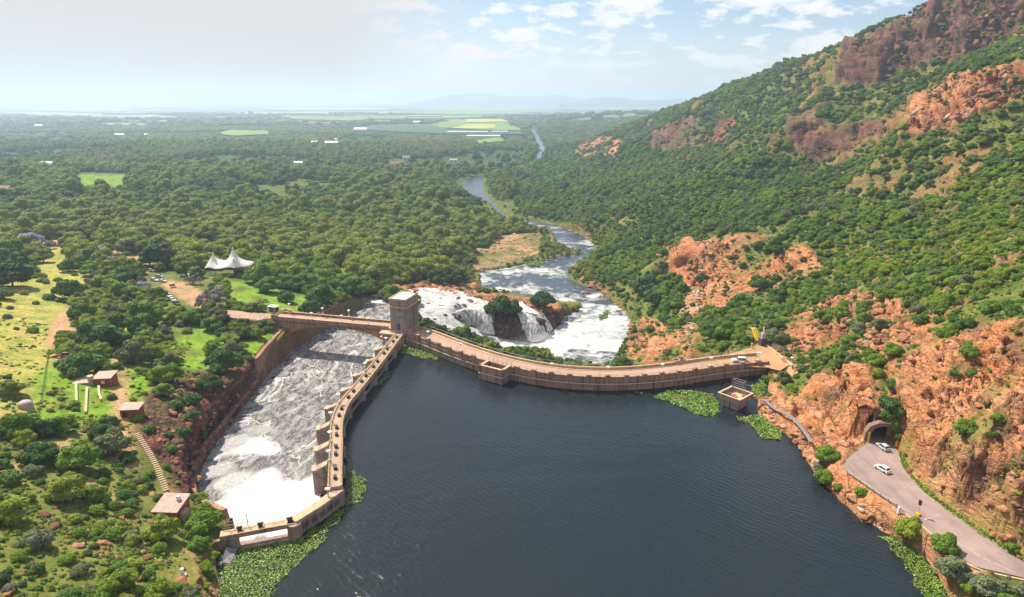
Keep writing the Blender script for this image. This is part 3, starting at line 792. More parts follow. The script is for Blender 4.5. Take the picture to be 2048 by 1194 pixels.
# spillway channel
CHP = [tuple(p) for p in CHL] + [tuple(W(800,597,-13.5)[:2])] + [tuple(p) for p in CH_R[::-1]] + [tuple(W(660,1000,-4.5)[:2]), (WEIR[1][0], WEIR[1][1]+1.5), (WEIR[3][0], WEIR[3][1]+1.2)]
_cy = CHL[:, 1]; _cz = np.array([c for a, b, c, d in CH_L])
def chan_z(X, Y):
    Z = np.interp(Y, _cy, _cz)
    # the fan pours down from the gates: higher close to them
    g = dpoly(X, Y, [tuple(p) for p in CH_R[:-2]], False)
    Z = Z + 1.6*np.exp(-g/3.5)*(Y < 240)
    wv = np.abs(vnoise2(X/6+0.8*fbm2(X/9, Y/9, 3, 5), Y/13, 12)-0.5)
    return Z + 0.35*(0.5-wv) + 0.14*fbm2(X/1.6, Y/1.6, 3, 6)
CHF = pxfoam([(560,1030,-4,9,1.5),(620,1010,-4,8,1.5),(500,1040,-4,9,1.5),(450,1030,-4.3,7,1.4),(530,960,-5,5,.9),(590,985,-4.8,6,1.5),(500,990,-4.6,7,1.2),(450,900,-6,5,.55),(480,880,-6.2,5,.6),(510,890,-6,6,.85),(540,900,-6,3.5,.9),(430,940,-5.5,5,.6),(470,960,-5,5,.7),(520,860,-7,4,.5),(635,985,-5,5,1),(640,960,-5,3,.8),
            (760,600,-13,9,.95),(740,605,-12.6,5,.9)])
sheet('spillway_channel_water', CHP, 0.75, chan_z, m_chan, CHF)
# shallow white water over the rock plateau, and the ramp to the pool
UP = [W(742,599,-13.2), W(760,592,-12.5), W(800,582,-13), W(850,579,-14), W(900,580,-15.5), W(931,587,-17), W(955,600,-18.5), W(985,606,-19), W(1000,612,-19.5), W(985,628,-20.3), W(978,623,-20.3), W(960,619.5,-20), W(935,620,-20), W(905,633,-18.5), W(925,655,-24), W(950,664,-30), W(985,674,-31.7), W(1003,696,-31.7), W(985,692,-31), W(930,668,-25), W(905,668,-22), W(880,655,-18.7), W(850,640,-15), W(830,620,-14), W(800,600,-13.2)]
sheet('cascade', UP, 0.9, lambda X, Y: samp(GZ, X, Y)+0.55+0.5*fbm2(X/7, Y/4, 3, 3), m_white, lambda X, Y: np.clip(0.75+3.2*fbm2(X/8, Y/3.0, 4, 91), 0, 1), relief=0.25)
# ------------------------------------------------------------------ mesh builder
class MB:
    def __init__(s, loc=(0, 0, 0), rz=0.0):
        s.v = []; s.f = []
        s.M = Matrix.Translation(Vector(loc)) @ Matrix.Rotation(rz, 4, 'Z')
    def add(s, vs, fs):
        n = len(s.v)
        s.v += [tuple(s.M @ Vector(p)) for p in vs]
        s.f += [tuple(i+n for i in f) for f in fs]
        return s
    def box(s, x0, x1, y0, y1, z0, z1):
        return s.add([(x0,y0,z0),(x1,y0,z0),(x1,y1,z0),(x0,y1,z0),(x0,y0,z1),(x1,y0,z1),(x1,y1,z1),(x0,y1,z1)],
                     [(0,3,2,1),(4,5,6,7),(0,1,5,4),(1,2,6,5),(2,3,7,6),(3,0,4,7)])
    def hexa(s, lo, hi):
        """two 4-corner rings"""
        return s.add(list(lo)+list(hi), [(0,3,2,1),(4,5,6,7),(0,1,5,4),(1,2,6,5),(2,3,7,6),(3,0,4,7)])
    def prism(s, pts, axis, a, b):
        """outline (two coordinates) pushed along the third axis from a to b"""
        n = len(pts)
        def mk(p, h): return {'x': (h, p[0], p[1]), 'y': (p[0], h, p[1]), 'z': (p[0], p[1], h)}[axis]
        vs = [mk(p, a) for p in pts]+[mk(p, b) for p in pts]
        fs = [tuple(range(n))[::-1], tuple(range(n, 2*n))]+[(i, (i+1) % n, n+(i+1) % n, n+i) for i in range(n)]
        return s.add(vs, fs)
    def cyl(s, p, q, r, r2=None, n=8, cap=True):
        p, q = Vector(p), Vector(q); r2 = r if r2 is None else r2
        d = (q-p).normalized(); u = d.orthogonal().normalized(); w = d.cross(u)
        vs = [p+(u*math.cos(t)+w*math.sin(t))*r for t in [2*math.pi*i/n for i in range(n)]]
        vs += [q+(u*math.cos(t)+w*math.sin(t))*r2 for t in [2*math.pi*i/n for i in range(n)]]
        fs = [(i, (i+1) % n, n+(i+1) % n, n+i) for i in range(n)]
        if cap: fs += [tuple(range(n))[::-1], tuple(range(n, 2*n))]
        return s.add([tuple(v) for v in vs], fs)
    def ball(s, c, r, n=10, m=6, sz=1.0):
        vs = []; fs = []
        for j in range(m+1):
            ph = math.pi*j/m
            for i in range(n):
                t = 2*math.pi*i/n
                vs.append((c[0]+r*math.sin(ph)*math.cos(t), c[1]+r*math.sin(ph)*math.sin(t), c[2]+r*sz*math.cos(ph)))
        for j in range(m):
            for i in range(n):
                fs.append((j*n+i, (j+1)*n+i, (j+1)*n+(i+1) % n, j*n+(i+1) % n))
        return s.add(vs, fs)
    def obj(s, name, mat, parent=None, smooth=False, kind=None):
        me = bpy.data.meshes.new(name); me.from_pydata(s.v, [], s.f)
        me.validate(); me.update()
        bm = bmesh.new(); bm.from_mesh(me); bmesh.ops.recalc_face_normals(bm, faces=bm.faces); bm.to_mesh(me); bm.free()
        if smooth: me.polygons.foreach_set('use_smooth', [True]*len(me.polygons))
        me.materials.append(mat)
        o = bpy.data.objects.new(name, me); COL.objects.link(o)
        if parent: o.parent = parent
        if kind: o['kind'] = kind
        return o
def empty(name, loc, rz=0.0, label=None, cat=None, group=None):
    o = bpy.data.objects.new(name, None); COL.objects.link(o)
    o.empty_display_size = 0.5; o.location = loc; o.rotation_euler = (0, 0, rz)
    return tag(o, label, cat, group)
def sweep(name, line, profile, mat, parent=None, cap=True, zoff=None, kind=None):
    """profile [(offset to the left of travel, z)] carried along the line"""
    L = np.asarray(line, float)
    T = np.gradient(L[:, :2], axis=0); T /= np.linalg.norm(T, axis=1)[:, None]
    N = np.stack([-T[:, 1], T[:, 0]], 1)
    k = len(profile); V = []; n = len(L)
    for i in range(n):
        zo = 0 if zoff is None else zoff[i]
        pr = profile(i) if callable(profile) else profile
        for o, z in pr: V.append((L[i, 0]+N[i, 0]*o, L[i, 1]+N[i, 1]*o, z+zo))
    if callable(profile): k = len(profile(0))
    F = [(i*k+j, i*k+(j+1) % k, (i+1)*k+(j+1) % k, (i+1)*k+j) for i in range(n-1) for j in range(k)]
    if cap: F += [tuple(range(k))[::-1], tuple(range((n-1)*k, n*k))]
    me = bpy.data.meshes.new(name); me.from_pydata(V, [], F); me.update()
    bm = bmesh.new(); bm.from_mesh(me); bmesh.ops.recalc_face_normals(bm, faces=bm.faces); bm.to_mesh(me); bm.free()
    me.materials.append(mat)
    o = bpy.data.objects.new(name, me); COL.objects.link(o)
    if parent: o.parent = parent; 
    if kind: o['kind'] = kind
    return o
def frame_at(line, s):
    """point, heading angle at arc length s"""
    L = np.asarray(line, float)
    c = np.r_[0, np.cumsum(np.linalg.norm(np.diff(L, axis=0), axis=1))]
    s = min(max(s, 0), c[-1])
    x, y = np.interp(s, c, L[:, 0]), np.interp(s, c, L[:, 1])
    x2, y2 = np.interp(min(s+0.5, c[-1]), c, L[:, 0]), np.interp(min(s+0.5, c[-1]), c, L[:, 1])
    x1, y1 = np.interp(max(s-0.5, 0), c, L[:, 0]), np.interp(max(s-0.5, 0), c, L[:, 1])
    return x, y, math.atan2(y2-y1, x2-x1)
def arclen(L):
    L = np.asarray(L, float); return float(np.linalg.norm(np.diff(L, axis=0), axis=1).sum())

# ------------------------------------------------------------------ materials of built things
def mat_concrete(name, base, dark, light, streak=0.7, joints=True):
    m, t = new_mat(name); P = t.pos()
    st = t.noise(t.scale(P, (0.9, 0.9, 0.05)), 1.0, 5, 0.65)
    big = t.noise(P, 0.25, 5, 0.6)
    c = t.mix(t.ramp(big, [(0.35, 0.0), (0.65, 1.0)]), base, light)
    c = t.mix(t.math('MULTIPLY', t.ramp(st, [(0.50, 0.0), (0.66, 1.0)]), streak), c, dark)
    if joints:
        sp = t.node('ShaderNodeSeparateXYZ'); t.lk(P, sp.inputs[0])
        w = t.math('FRACT', t.math('MULTIPLY', sp.outputs[2], 0.9))
        c = t.mix(t.ramp(w, [(0.0, 0.35), (0.06, 0.0)]), c, dark)
    fine = t.noise(P, 3.0, 5, 0.7)
    c = t.mix(t.ramp(fine, [(0.35, 0.3), (0.55, 0.0)]), c, dark)
    t.col(c); t.rough(0.9); t.bump(t.math('ADD', fine, st), 0.5, 0.08)
    return m
m_dam = mat_concrete('weathered_dam_concrete', (0.34, 0.205, 0.145), (0.085, 0.050, 0.040), (0.43, 0.27, 0.19), 0.75)
m_pale = mat_concrete('pale_coping_concrete', (0.50, 0.34, 0.22), (0.24, 0.15, 0.10), (0.62, 0.45, 0.30), 0.4, False)
m_tower = mat_concrete('tower_stone', (0.29, 0.225, 0.18), (0.10, 0.075, 0.065), (0.38, 0.30, 0.245), 0.6, True)
m_wall = mat_concrete('channel_wall_concrete', (0.30, 0.155, 0.095), (0.085, 0.040, 0.030), (0.40, 0.23, 0.14), 0.85)
m_weir = mat_concrete('weir_concrete', (0.30, 0.20, 0.175), (0.10, 0.06, 0.06), (0.40, 0.28, 0.24), 0.7)
def simple(name, c, rough=0.7, metal=0.0, var=0.12, scale=3.0, spec=0.3):
    m, t = new_mat(name)
    n = t.noise(t.obj(), scale, 4, 0.6)
    d = tuple(x*(1-var*2) for x in c); l = tuple(min(1, x*(1+var)) for x in c)
    t.col(t.ramp(n, [(0.35, d), (0.65, l)])); t.rough(rough); t.b.inputs['Metallic'].default_value = metal; t.spec(spec)
    return m
m_road = None
def mat_road(name, a, b, crackc):
    m, t = new_mat(name); P = t.pos()
    big = t.noise(P, 0.12, 5, 0.6); fine = t.noise(P, 2.5, 5, 0.75)
    c = t.ramp(big, [(0.35, a), (0.65, b)])
    c = t.mix(t.ramp(fine, [(0.35, 0.25), (0.6, 0.0)]), c, crackc)
    tr = t.noise(t.scale(P, (0.5, 0.06, 1)), 1.0, 4, 0.6)
    c = t.mix(t.ramp(tr, [(0.48, 0.0), (0.66, 0.45)]), c, crackc)
    t.col(c); t.rough(0.92); t.bump(fine, 0.3, 0.03)
    return m
m_road = mat_road('worn_asphalt', (0.25, 0.185, 0.175), (0.37, 0.265, 0.24), (0.17, 0.13, 0.125))
m_damroad = mat_road('dam_road_surface', (0.36, 0.235, 0.18), (0.43, 0.29, 0.22), (0.28, 0.18, 0.14))
m_white = simple('white_paint', (0.80, 0.80, 0.78), 0.5)
m_lamp = simple('lamp_globe', (0.85, 0.85, 0.82), 0.3)
m_steel = simple('grey_steel', (0.35, 0.35, 0.37), 0.45, 0.6)
m_pipe = simple('pale_pipe', (0.60, 0.55, 0.50), 0.5, 0.2)
m_dark = simple('dark_iron', (0.04, 0.035, 0.035), 0.6)
m_glassb = simple('blue_window_glass', (0.22, 0.36, 0.48), 0.15, 0, 0.1, 2, 0.5)
m_bluedoor = simple('blue_door_paint', (0.02, 0.12, 0.30), 0.5)
m_roofgrey = simple('pale_flat_roof', (0.55, 0.55, 0.56), 0.8, 0, 0.08, 1.2)
m_yellow = simple('yellow_paint', (0.75, 0.42, 0.02), 0.6)
m_brick = simple('red_brick', (0.30, 0.085, 0.045), 0.9, 0, 0.2, 1.5)
m_roofpink = simple('pinkish_sheet_roof', (0.42, 0.29, 0.24), 0.7, 0, 0.12, 1.0)
m_rust = simple('rusty_red', (0.36, 0.10, 0.05), 0.8)
m_tan = simple('tan_plaster', (0.50, 0.38, 0.25), 0.85)
m_black = simple('black_shadowed_opening', (0.012, 0.012, 0.014), 0.9)
m_brownrail = simple('weathered_rail', (0.36, 0.30, 0.17), 0.7, 0, 0.25)

# ------------------------------------------------------------------ arch dam
ZR, ZP = 3.8, 4.8
ex, ey, ea = frame_at(DAM_LINE, 0)
dam = empty('arch_dam', (DAM_LINE[0][0], DAM_LINE[0][1], 0), 0, 'long curved brown concrete arch dam with a roadway along its crest', 'dam')
def under(o, root):
    """parent without moving: roots carry no rotation unless the part was made in their frame"""
    o.parent = root
    o.matrix_parent_inverse = (Matrix.Translation(root.location) @ root.rotation_euler.to_matrix().to_4x4()).inverted()
    return o
DL = DAM_LINE
o = sweep('dam_wall', DL, [(0, -5), (0, 3.05), (-0.35, 3.05), (-0.35, 3.5), (DAM_W+0.3, 3.5), (DAM_W+0.3, 2.6), (DAM_W+4.5, -33), (DAM_W-6, -33)], m_dam); under(o, dam)
o = sweep('roadway', DL, [(0.75, 3.504), (0.75, 3.8), (DAM_W-1.35, 3.8), (DAM_W-1.35, 3.504)], m_damroad); under(o, dam)
o = sweep('walkway', DL, [(DAM_W-1.35, 3.504), (DAM_W-1.35, 3.97), (DAM_W-0.55, 3.97), (DAM_W-0.55, 3.504)], m_pale); under(o, dam)
o = sweep('upstream_parapet', DL, [(-0.05, 3.504), (-0.05, ZP-0.12), (-0.15, ZP-0.12), (-0.15, ZP), (0.5, ZP), (0.5, 3.504)], m_dam); under(o, dam)
o = sweep('downstream_parapet', DL, [(DAM_W-0.5, 3.504), (DAM_W-0.5, ZP-0.1), (DAM_W-0.6, ZP-0.1), (DAM_W-0.6, ZP), (DAM_W, ZP), (DAM_W, 3.504)], m_pale); under(o, dam)
S_DAM = arclen(DL)
def pipe_along(name, line, off, z, r, mat, n=6):
    return sweep(name, line, [(off+r*math.cos(t), z+r*math.sin(t)) for t in [2*math.pi*i/n for i in range(n)]], mat)
o = pipe_along('pipe', DL, -0.62, 2.45, 0.13, m_pipe); under(o, dam)
o = pipe_along('hand_rail', DL, 0.9, 5.05, 0.05, m_steel, 4); under(o, dam)
o = pipe_along('fence_rail', DL, DAM_W+0.15, 5.75, 0.05, m_steel, 4); under(o, dam)
pil_me = MB().box(-0.75, 0.75, -0.62, 0.42, 1.9, 5.35).box(-0.85, 0.85, -0.70, 0.50, 5.35, 5.55)
p0 = pil_me.obj('pilaster', m_dam)
rp0 = MB().cyl((0, 0.9, 3.8), (0, 0.9, 5.15), 0.07, n=6).obj('railing_post', m_steel)
fp0 = MB().cyl((0, DAM_W+0.15, 3.4), (0, DAM_W+0.15, 5.85), 0.06, n=5).obj('fence_post', m_steel)
jt0 = MB().box(-0.12, 0.12, -0.045, 0.2, -1.0, 3.0).obj('expansion_joint', mat_concrete('joint_stain', (0.07, 0.045, 0.04), (0.03, 0.02, 0.02), (0.12, 0.075, 0.06), 0.8, False))
def put(proto, x, y, a, first, root, z=0):
    o = proto if first else proto.copy()
    if not first: COL.objects.link(o)
    o.location = (x, y, z); o.rotation_euler = (0, 0, a); under(o, root); return o
lampspots = []
i = 0; s = 7.0; k = 0
BOX_S = 45.5
while s < S_DAM-2:
    if abs(s-BOX_S-2.5) > 6.2:
        x, y, a = frame_at(DL, s)
        put(p0, x, y, a, i == 0, dam)
        if k % 3 == 1 or (k > 5 and k % 3 == 1): lampspots.append((s, x, y, a))
        i += 1
    k += 1; s += 6.05
i = 0; s = 4.0
while s < S_DAM-1:
    x, y, a = frame_at(DL, s); put(rp0, x, y, a, i == 0, dam)
    put(fp0, x, y, a, i == 0, dam)
    i += 1; s += 3.03
i = 0; s = 10.0
while s < S_DAM-4:
    x, y, a = frame_at(DL, s); put(jt0, x, y, a, i == 0, dam); i += 1; s += 9.1
# open-topped box built out from the dam face
x, y, a = frame_at(DL, BOX_S+2.8)
valve = empty('valve_chamber', (x, y, 0), a, 'open topped square concrete chamber projecting from the dam face into the lake', 'valve chamber')
b = MB().box(-4.6, 4.6, -4.9, -0.36, -5, 2.1); b.obj('base', m_dam, valve)
b = MB()
for q in ((-4.6, 4.6, -4.9, -4.3), (-4.6, -4.0, -4.3, 0.3), (4.0, 4.6, -4.3, 0.3)): b.box(*q, 2.1, 5.0)
b.obj('rim_wall', m_dam, valve)
b = MB()
for q in ((-4.75, 4.75, -5.05, -4.2), (-4.75, -3.9, -4.2, 0.3), (3.9, 4.75, -4.2, 0.3)): b.box(*q, 5.0, 5.2)
b.obj('coping', m_pale, valve)
for sx_ in (-1, 1): MB().box(sx_*4.6-0.6*(sx_ > 0), sx_*4.6+0.6*(sx_ < 0), -5.2, -3.9, -5, 5.35).obj('corner_pier', m_dam, valve)
b = MB()
for p_, q_ in (((-4.8, -5.2), (4.8, -5.2)), ((4.8, -5.2), (4.8, -0.4)), ((-4.8, -5.2), (-4.8, -0.4))): b.cyl((*p_, 2.45), (*q_, 2.45), 0.13, n=6)
b.obj('pipe', m_pipe, valve)
b = MB().box(-1.6, 0.2, -3.2, -1.8, 2.1, 3.0).box(0.8, 2.6, -2.8, -1.6, 2.1, 3.3).cyl((-0.7, -2.5, 3.0), (-0.7, -2.5, 4.2), 0.15)
b.obj('machinery', m_rust, valve)
b = MB()
for t_ in np.linspace(-4.6, 4.6, 6): b.cyl((t_, 0.75, 3.8), (t_, 0.75, 6.6), 0.05, n=4)
for z_ in (4.6, 5.6, 6.5): b.cyl((-4.6, 0.75, z_), (4.6, 0.75, z_), 0.035, n=4)
b.obj('mesh_fence', m_steel, valve)

# lamps
def lamp_proto(name, label, h=2.2, base=0.0):
    r = empty(name, (0, 0, 0), 0, label, 'street lamp', 'white globe lamps along the dam, bridge and gates')
    MB().box(-0.28, 0.28, -0.28, 0.28, 0, 0.35).cyl((0, 0, 0.35), (0, 0, h), 0.10, 0.07, 6).obj('lamp_post', m_white, r)
    MB().ball((0, 0, h+0.32), 0.42, 10, 6, 0.8).obj('globe', m_lamp, r, True)
    MB().cyl((0, 0, h+0.6), (0, 0, h+0.72), 0.62, 0.2, 8).obj('lamp_cap', m_white, r)
    return r
LAMP = lamp_proto('street_lamp', 'white globe lamp')
_lamp_used = [False]
def copy_thing(root, loc, rz=0.0, label=None, group=None, sc=None, props=None):
    r = root.copy(); COL.objects.link(r); r.location = loc; r.rotation_euler = (0, 0, rz)
    if sc is not None: r.scale = (sc, sc, sc) if isinstance(sc, (int, float)) else sc
    if label: r['label'] = label
    if group: r['group'] = group
    for k_, v_ in (props or {}).items(): r[k_] = v_
    for ch in list(root.children):
        c = ch.copy(); COL.objects.link(c); c.parent = r
        for k_, v_ in (props or {}).items(): c[k_] = v_
        for g in list(ch.children):
            d = g.copy(); COL.objects.link(d); d.parent = c
    return r
def lamp(x, y, z, label):
    if not _lamp_used[0]:
        _lamp_used[0] = True; LAMP.location = (x, y, z); LAMP['label'] = label; return LAMP
    return copy_thing(LAMP, (x, y, z), 0, label)
ORD = ['first', 'second', 'third', 'fourth', 'fifth', 'sixth', 'seventh', 'eighth', 'ninth', 'tenth', 'eleventh', 'twelfth']
def dxy(s, off):
    x, y, a = frame_at(DL, s); return x-math.sin(a)*off, y+math.cos(a)*off
for n_, (s, x, y, a) in enumerate(lampspots):
    lamp(x, y, 5.55, f'white globe lamp on the upstream parapet of the dam, {ORD[n_]} from the tower')

# ------------------------------------------------------------------ tower with arched recesses
t0 = Vector(W(782, 661, 3.8)); t1 = Vector(W(813.6, 664.5, 3.8)); t2 = Vector(W(831, 645.7, 3.8))
tw_ang = math.atan2(t1.y-t0.y, t1.x-t0.x)
TWX = (t1-t0).length; TWY = 10.6
tower = empty('gate_tower', (t0.x, t0.y, 3.5), tw_ang, 'tall brown stone tower shaped like a triumphal arch, standing where the bridge meets the dam', 'tower')
hT = 13.6
MB().box(-0.25, TWX+0.25, -0.25, TWY+0.25, -17, 0.9).obj('plinth', m_tower, tower)
MB().box(0.6, TWX-0.6, 0.6, TWY-0.6, 0.9, hT-0.4).obj('core', m_tower, tower)
# front face with window and door openings: pieces around them, butted
b = MB()
cx = TWX/2
b.box(0, 1.35, 0, 0.6, 0.9, 9.9).box(TWX-1.35, TWX, 0, 0.6, 0.9, 9.9)
b.box(1.35, TWX-1.35, 0.12, 0.6, 4.3, 6.2).box(1.35, TWX-1.35, 0.12, 0.6, 8.4, 9.9)
b.box(1.35, cx-0.62, 0.12, 0.6, 0.9, 4.3).box(cx+0.62, TWX-1.35, 0.12, 0.6, 0.9, 4.3)
arch = [(cx-0.62, 4.3), (cx-0.62, 2.9)]+[(cx-0.62*math.cos(u), 2.9+0.62*math.sin(u)) for u in np.linspace(0, math.pi, 9)]+[(cx+0.62, 4.3)]
b.prism(arch, 'y', 0.12, 0.6)
b.obj('front_wall', m_tower, tower)
wn_ = MB().box(1.5, TWX-1.5, 0.42, 0.5, 6.3, 8.3).obj('window', m_glassb, tower)
for x_ in (1.35, 2.5, cx+0.1, TWX-1.45): MB().box(x_, x_+0.1, 0.3, 0.42, 6.2, 8.4).obj('mullion', m_pale, wn_)
MB().box(cx-0.6, cx+0.6, 0.5, 0.56, 0.9, 3.5).obj('door', m_bluedoor, tower)
# side faces with a tall arched niche each
for sgn, xa, xb in ((1, TWX-0.6, TWX), (-1, 0.0, 0.6)):
    y0, y1, yc, rr = 0.6, TWY-0.6, TWY/2, 1.75
    out = [(y0, 0.9), (yc-rr, 0.9)]+[(yc-rr*math.cos(u), 7.2+rr*math.sin(u)) for u in np.linspace(0, math.pi, 13)]+[(yc+rr, 0.9), (y1, 0.9), (y1, 9.9), (y0, 9.9)]
    MB().prism(out, 'x', xa, xb).obj('side_wall', m_tower, tower)
    fx = xb+0.0 if sgn > 0 else xa-0.22
    b = MB()
    for ya, yb in ((0.6, 1.5), (2.5, 3.2), (TWY-3.2, TWY-2.5), (TWY-1.5, TWY-0.6)): b.box(fx, fx+0.22, ya, yb, 0.9, 9.9)
    b.obj('pilaster', m_tower, tower)
    MB().box(xa-0.03 if sgn > 0 else xb-0.03, xa+0.06 if sgn > 0 else xb+0.06, 1.75, 2.25, 1.8, 4.8).obj('slit_window', m_black, tower)
MB().box(0, TWX, TWY-0.6, TWY, 0.9, 9.9).obj('rear_wall', m_tower, tower)
MB().box(-0.75, TWX+0.75, -0.75, TWY+0.75, 9.9, 10.3).obj('cornice', m_pale, tower)
MB().box(-0.1, TWX+0.1, -0.1, TWY+0.1, 10.3, 12.9).obj('attic_storey', m_tower, tower)
b = MB()
for q in ((-0.3, TWX+0.3, -0.3, 0.15), (-0.3, TWX+0.3, TWY-0.15, TWY+0.3), (-0.3, 0.15, 0.15, TWY-0.15), (TWX-0.15, TWX+0.3, 0.15, TWY-0.15)): b.box(*q, 12.9, 13.5)
b.obj('roof_parapet', m_pale, tower)
MB().box(0.15, TWX-0.15, 0.15, TWY-0.15, 12.9, 13.25).obj('roof', m_roofgrey, tower)
MB().box(TWX-1.0, TWX-0.3, TWY-1.2, TWY-0.4, 13.5, 14.2).obj('roof_hatch', m_dark, tower)
# rounded ledges at the tower foot on the channel side
u0 = Vector((math.cos(tw_ang), math.sin(tw_ang), 0)); v0 = Vector((-u0.y, u0.x, 0))
pedestal = empty('stepped_pier', (t0.x, t0.y, 0), tw_ang, 'stepped concrete pier with round ledges under the foot of the tower beside the channel', 'pier')
for zz_, e_ in ((3.3, 1.9), (1.6, 1.4), (-0.2, 1.1)):
    MB().box(-3.4-e_*0.3, 3.0+e_*0.3, -1.6-e_*0.5, 1.5, zz_-0.45, zz_).obj('ledge', m_pale, pedestal)
MB().box(-3.0, 6.4, -1.7, 1.4, -16, 2.85).obj('shaft', m_dam, pedestal)
b = MB()
for i_ in range(5): b.cyl((-3.2+i_*1.6, -2.4, 3.3), (-3.2+i_*1.6, -2.4, 4.4), 0.05, n=4)
b.cyl((-3.2, -2.4, 4.4), (3.2, -2.4, 4.4), 0.05, n=4)
b.obj('railing', m_white, pedestal)
MB().box(TWX+0.3, TWX+2.6, -1.0, 2.0, -16, 4.9).obj('buttress', m_dam, pedestal)

# ------------------------------------------------------------------ arch bridge over the channel
b0 = Vector(W(551.5, 632.4, 4.8)); b1 = Vector(W(776, 652.5, 4.8))
bd = (b1-b0); BL = math.hypot(bd.x, bd.y); ba = math.atan2(bd.y, bd.x)
bridge = empty('arch_bridge', (b0.x, b0.y, 0), ba, 'single span brown concrete arch bridge over the spillway channel, ending at the tower', 'bridge')
BW = 7.2
xs_ = 4.2; xe_ = BL-0.2
sp = []
for u in np.linspace(0, math.pi, 33):
    xx = (xs_+xe_)/2 - (xe_-xs_)/2*math.cos(u)
    sp.append((xx, -5.2 + 7.3*math.sin(u)**0.9))
outl = [(-1.5, 3.3), (-1.5, -9), (xs_-0.2, -9)]+sp+[(BL+3.0, -9), (BL+3.0, 3.3)]
MB().prism(outl, 'y', 0.25, BW-0.25).obj('arch', mat_concrete('bridge_concrete', (0.37, 0.21, 0.12), (0.12, 0.06, 0.04), (0.47, 0.28, 0.16), 0.8), bridge)
MB().box(-1.8, BL+3.0, -0.15, BW+0.15, 3.3, 3.55).obj('deck_slab', m_dam, bridge)
MB().box(-1.8, BL+3.0, 0.5, BW-0.5, 3.554, 3.8).obj('roadway', m_damroad, bridge)
MB().box(-1.8, BL, 0.0, 0.42, 3.554, 4.65).obj('near_parapet', m_dam, bridge)
MB().box(-1.8, BL, -0.08, 0.5, 4.65, 4.82).obj('parapet_coping', m_pale, bridge)
MB().box(-1.8, BL, BW-0.42, BW, 3.554, 4.65).obj('far_parapet', m_wall, bridge)
MB().box(-1.8, BL, BW-0.5, BW+0.08, 4.65, 4.82).obj('parapet_coping', m_pale, bridge)
b = MB(); b.cyl((0, -0.28, 2.75), (BL-1, -0.28, 2.75), 0.1, n=6); b.obj('pipe', m_dark, bridge)
for x_ in (0.3, 6.2, 11.5, 17, 22.5, 28, 33.5, 39): MB().box(x_-0.14, x_+0.14, -0.06, 0.25, -0.2 if x_ < 12 or x_ > 34 else 2.2, 3.3).obj('spandrel_rib', m_dam, bridge)
for x_ in (-1.5, 0.1): MB().box(x_-0.6, x_+0.6, -0.3, 0.6, 2.2, 5.35).obj('end_pillar', m_dam, bridge)
for x_ in (-1.5, 2.0): MB().box(x_-0.6, x_+0.6, BW-0.55, BW+0.35, 3.554, 5.5).obj('end_pillar', m_pale, bridge)
# flight of wing wall stepping down at the left end
wing = MB().add([(-1.5, 0.2, -9), (-1.5, 0.2, 3.3), (-1.5, 1.2, 3.3), (-1.5, 1.2, -9), (-9.0, 1.2, -4), (-9.0, 1.2, 3.2), (-9.0, 2.2, 3.2), (-9.0, 2.2, -4), (-17.5, -3.0, -3), (-17.5, -3.0, -0.6), (-17.5, -2.0, -0.6), (-17.5, -2.0, -3)],
                [(0,1,5,4), (1,2,6,5), (2,3,7,6), (3,0,4,7), (4,5,9,8), (5,6,10,9), (6,7,11,10), (7,4,8,11), (8,9,10,11), (0,3,2,1)])
wing.obj('wing_wall', m_dam, bridge)
MB().add([(-1.6,0.1,3.3),(-9.0,1.1,3.2),(-17.6,-3.1,-0.6),(-17.6,-1.9,-0.6),(-9,2.3,3.2),(-1.6,1.3,3.3),(-1.6,0.1,3.5),(-9.0,1.1,3.4),(-17.6,-3.1,-0.4),(-17.6,-1.9,-0.4),(-9,2.3,3.4),(-1.6,1.3,3.5)],
         [(6,7,10,11),(7,8,9,10),(0,1,7,6),(1,2,8,7),(2,3,9,8),(3,4,10,9),(4,5,11,10),(0,6,11,5)]).obj('wing_coping', m_pale, bridge)
def b2w(x, y):
    return b0.x+math.cos(ba)*x-math.sin(ba)*y, b0.y+math.sin(ba)*x+math.cos(ba)*y
for n_, (x_, y_, w_) in enumerate(((16.5, 0.2, 'near'), (30.0, 0.2, 'near'), (41.5, 0.2, 'near'), (2.0, BW-0.1, 'far'), (17.5, BW-0.1, 'far'), (29.5, BW-0.1, 'far'))):
    X, Y = b2w(x_, y_)
    lamp(X, Y, 4.82 if n_ != 3 else 5.5, f'white globe lamp on the {w_} parapet of the arch bridge, {ORD[n_ % 3]} from its left end')

# ------------------------------------------------------------------ channel side wall, panel by panel
ret = empty('channel_wall', (CHL[0][0], CHL[0][1], -5), 0, 'reddish brown curved concrete retaining wall along the left side of the spillway channel', 'retaining wall')
cl = CHL; zb = [c for a, b, c, d in CH_L]; zt = [d for a, b, c, d in CH_L]
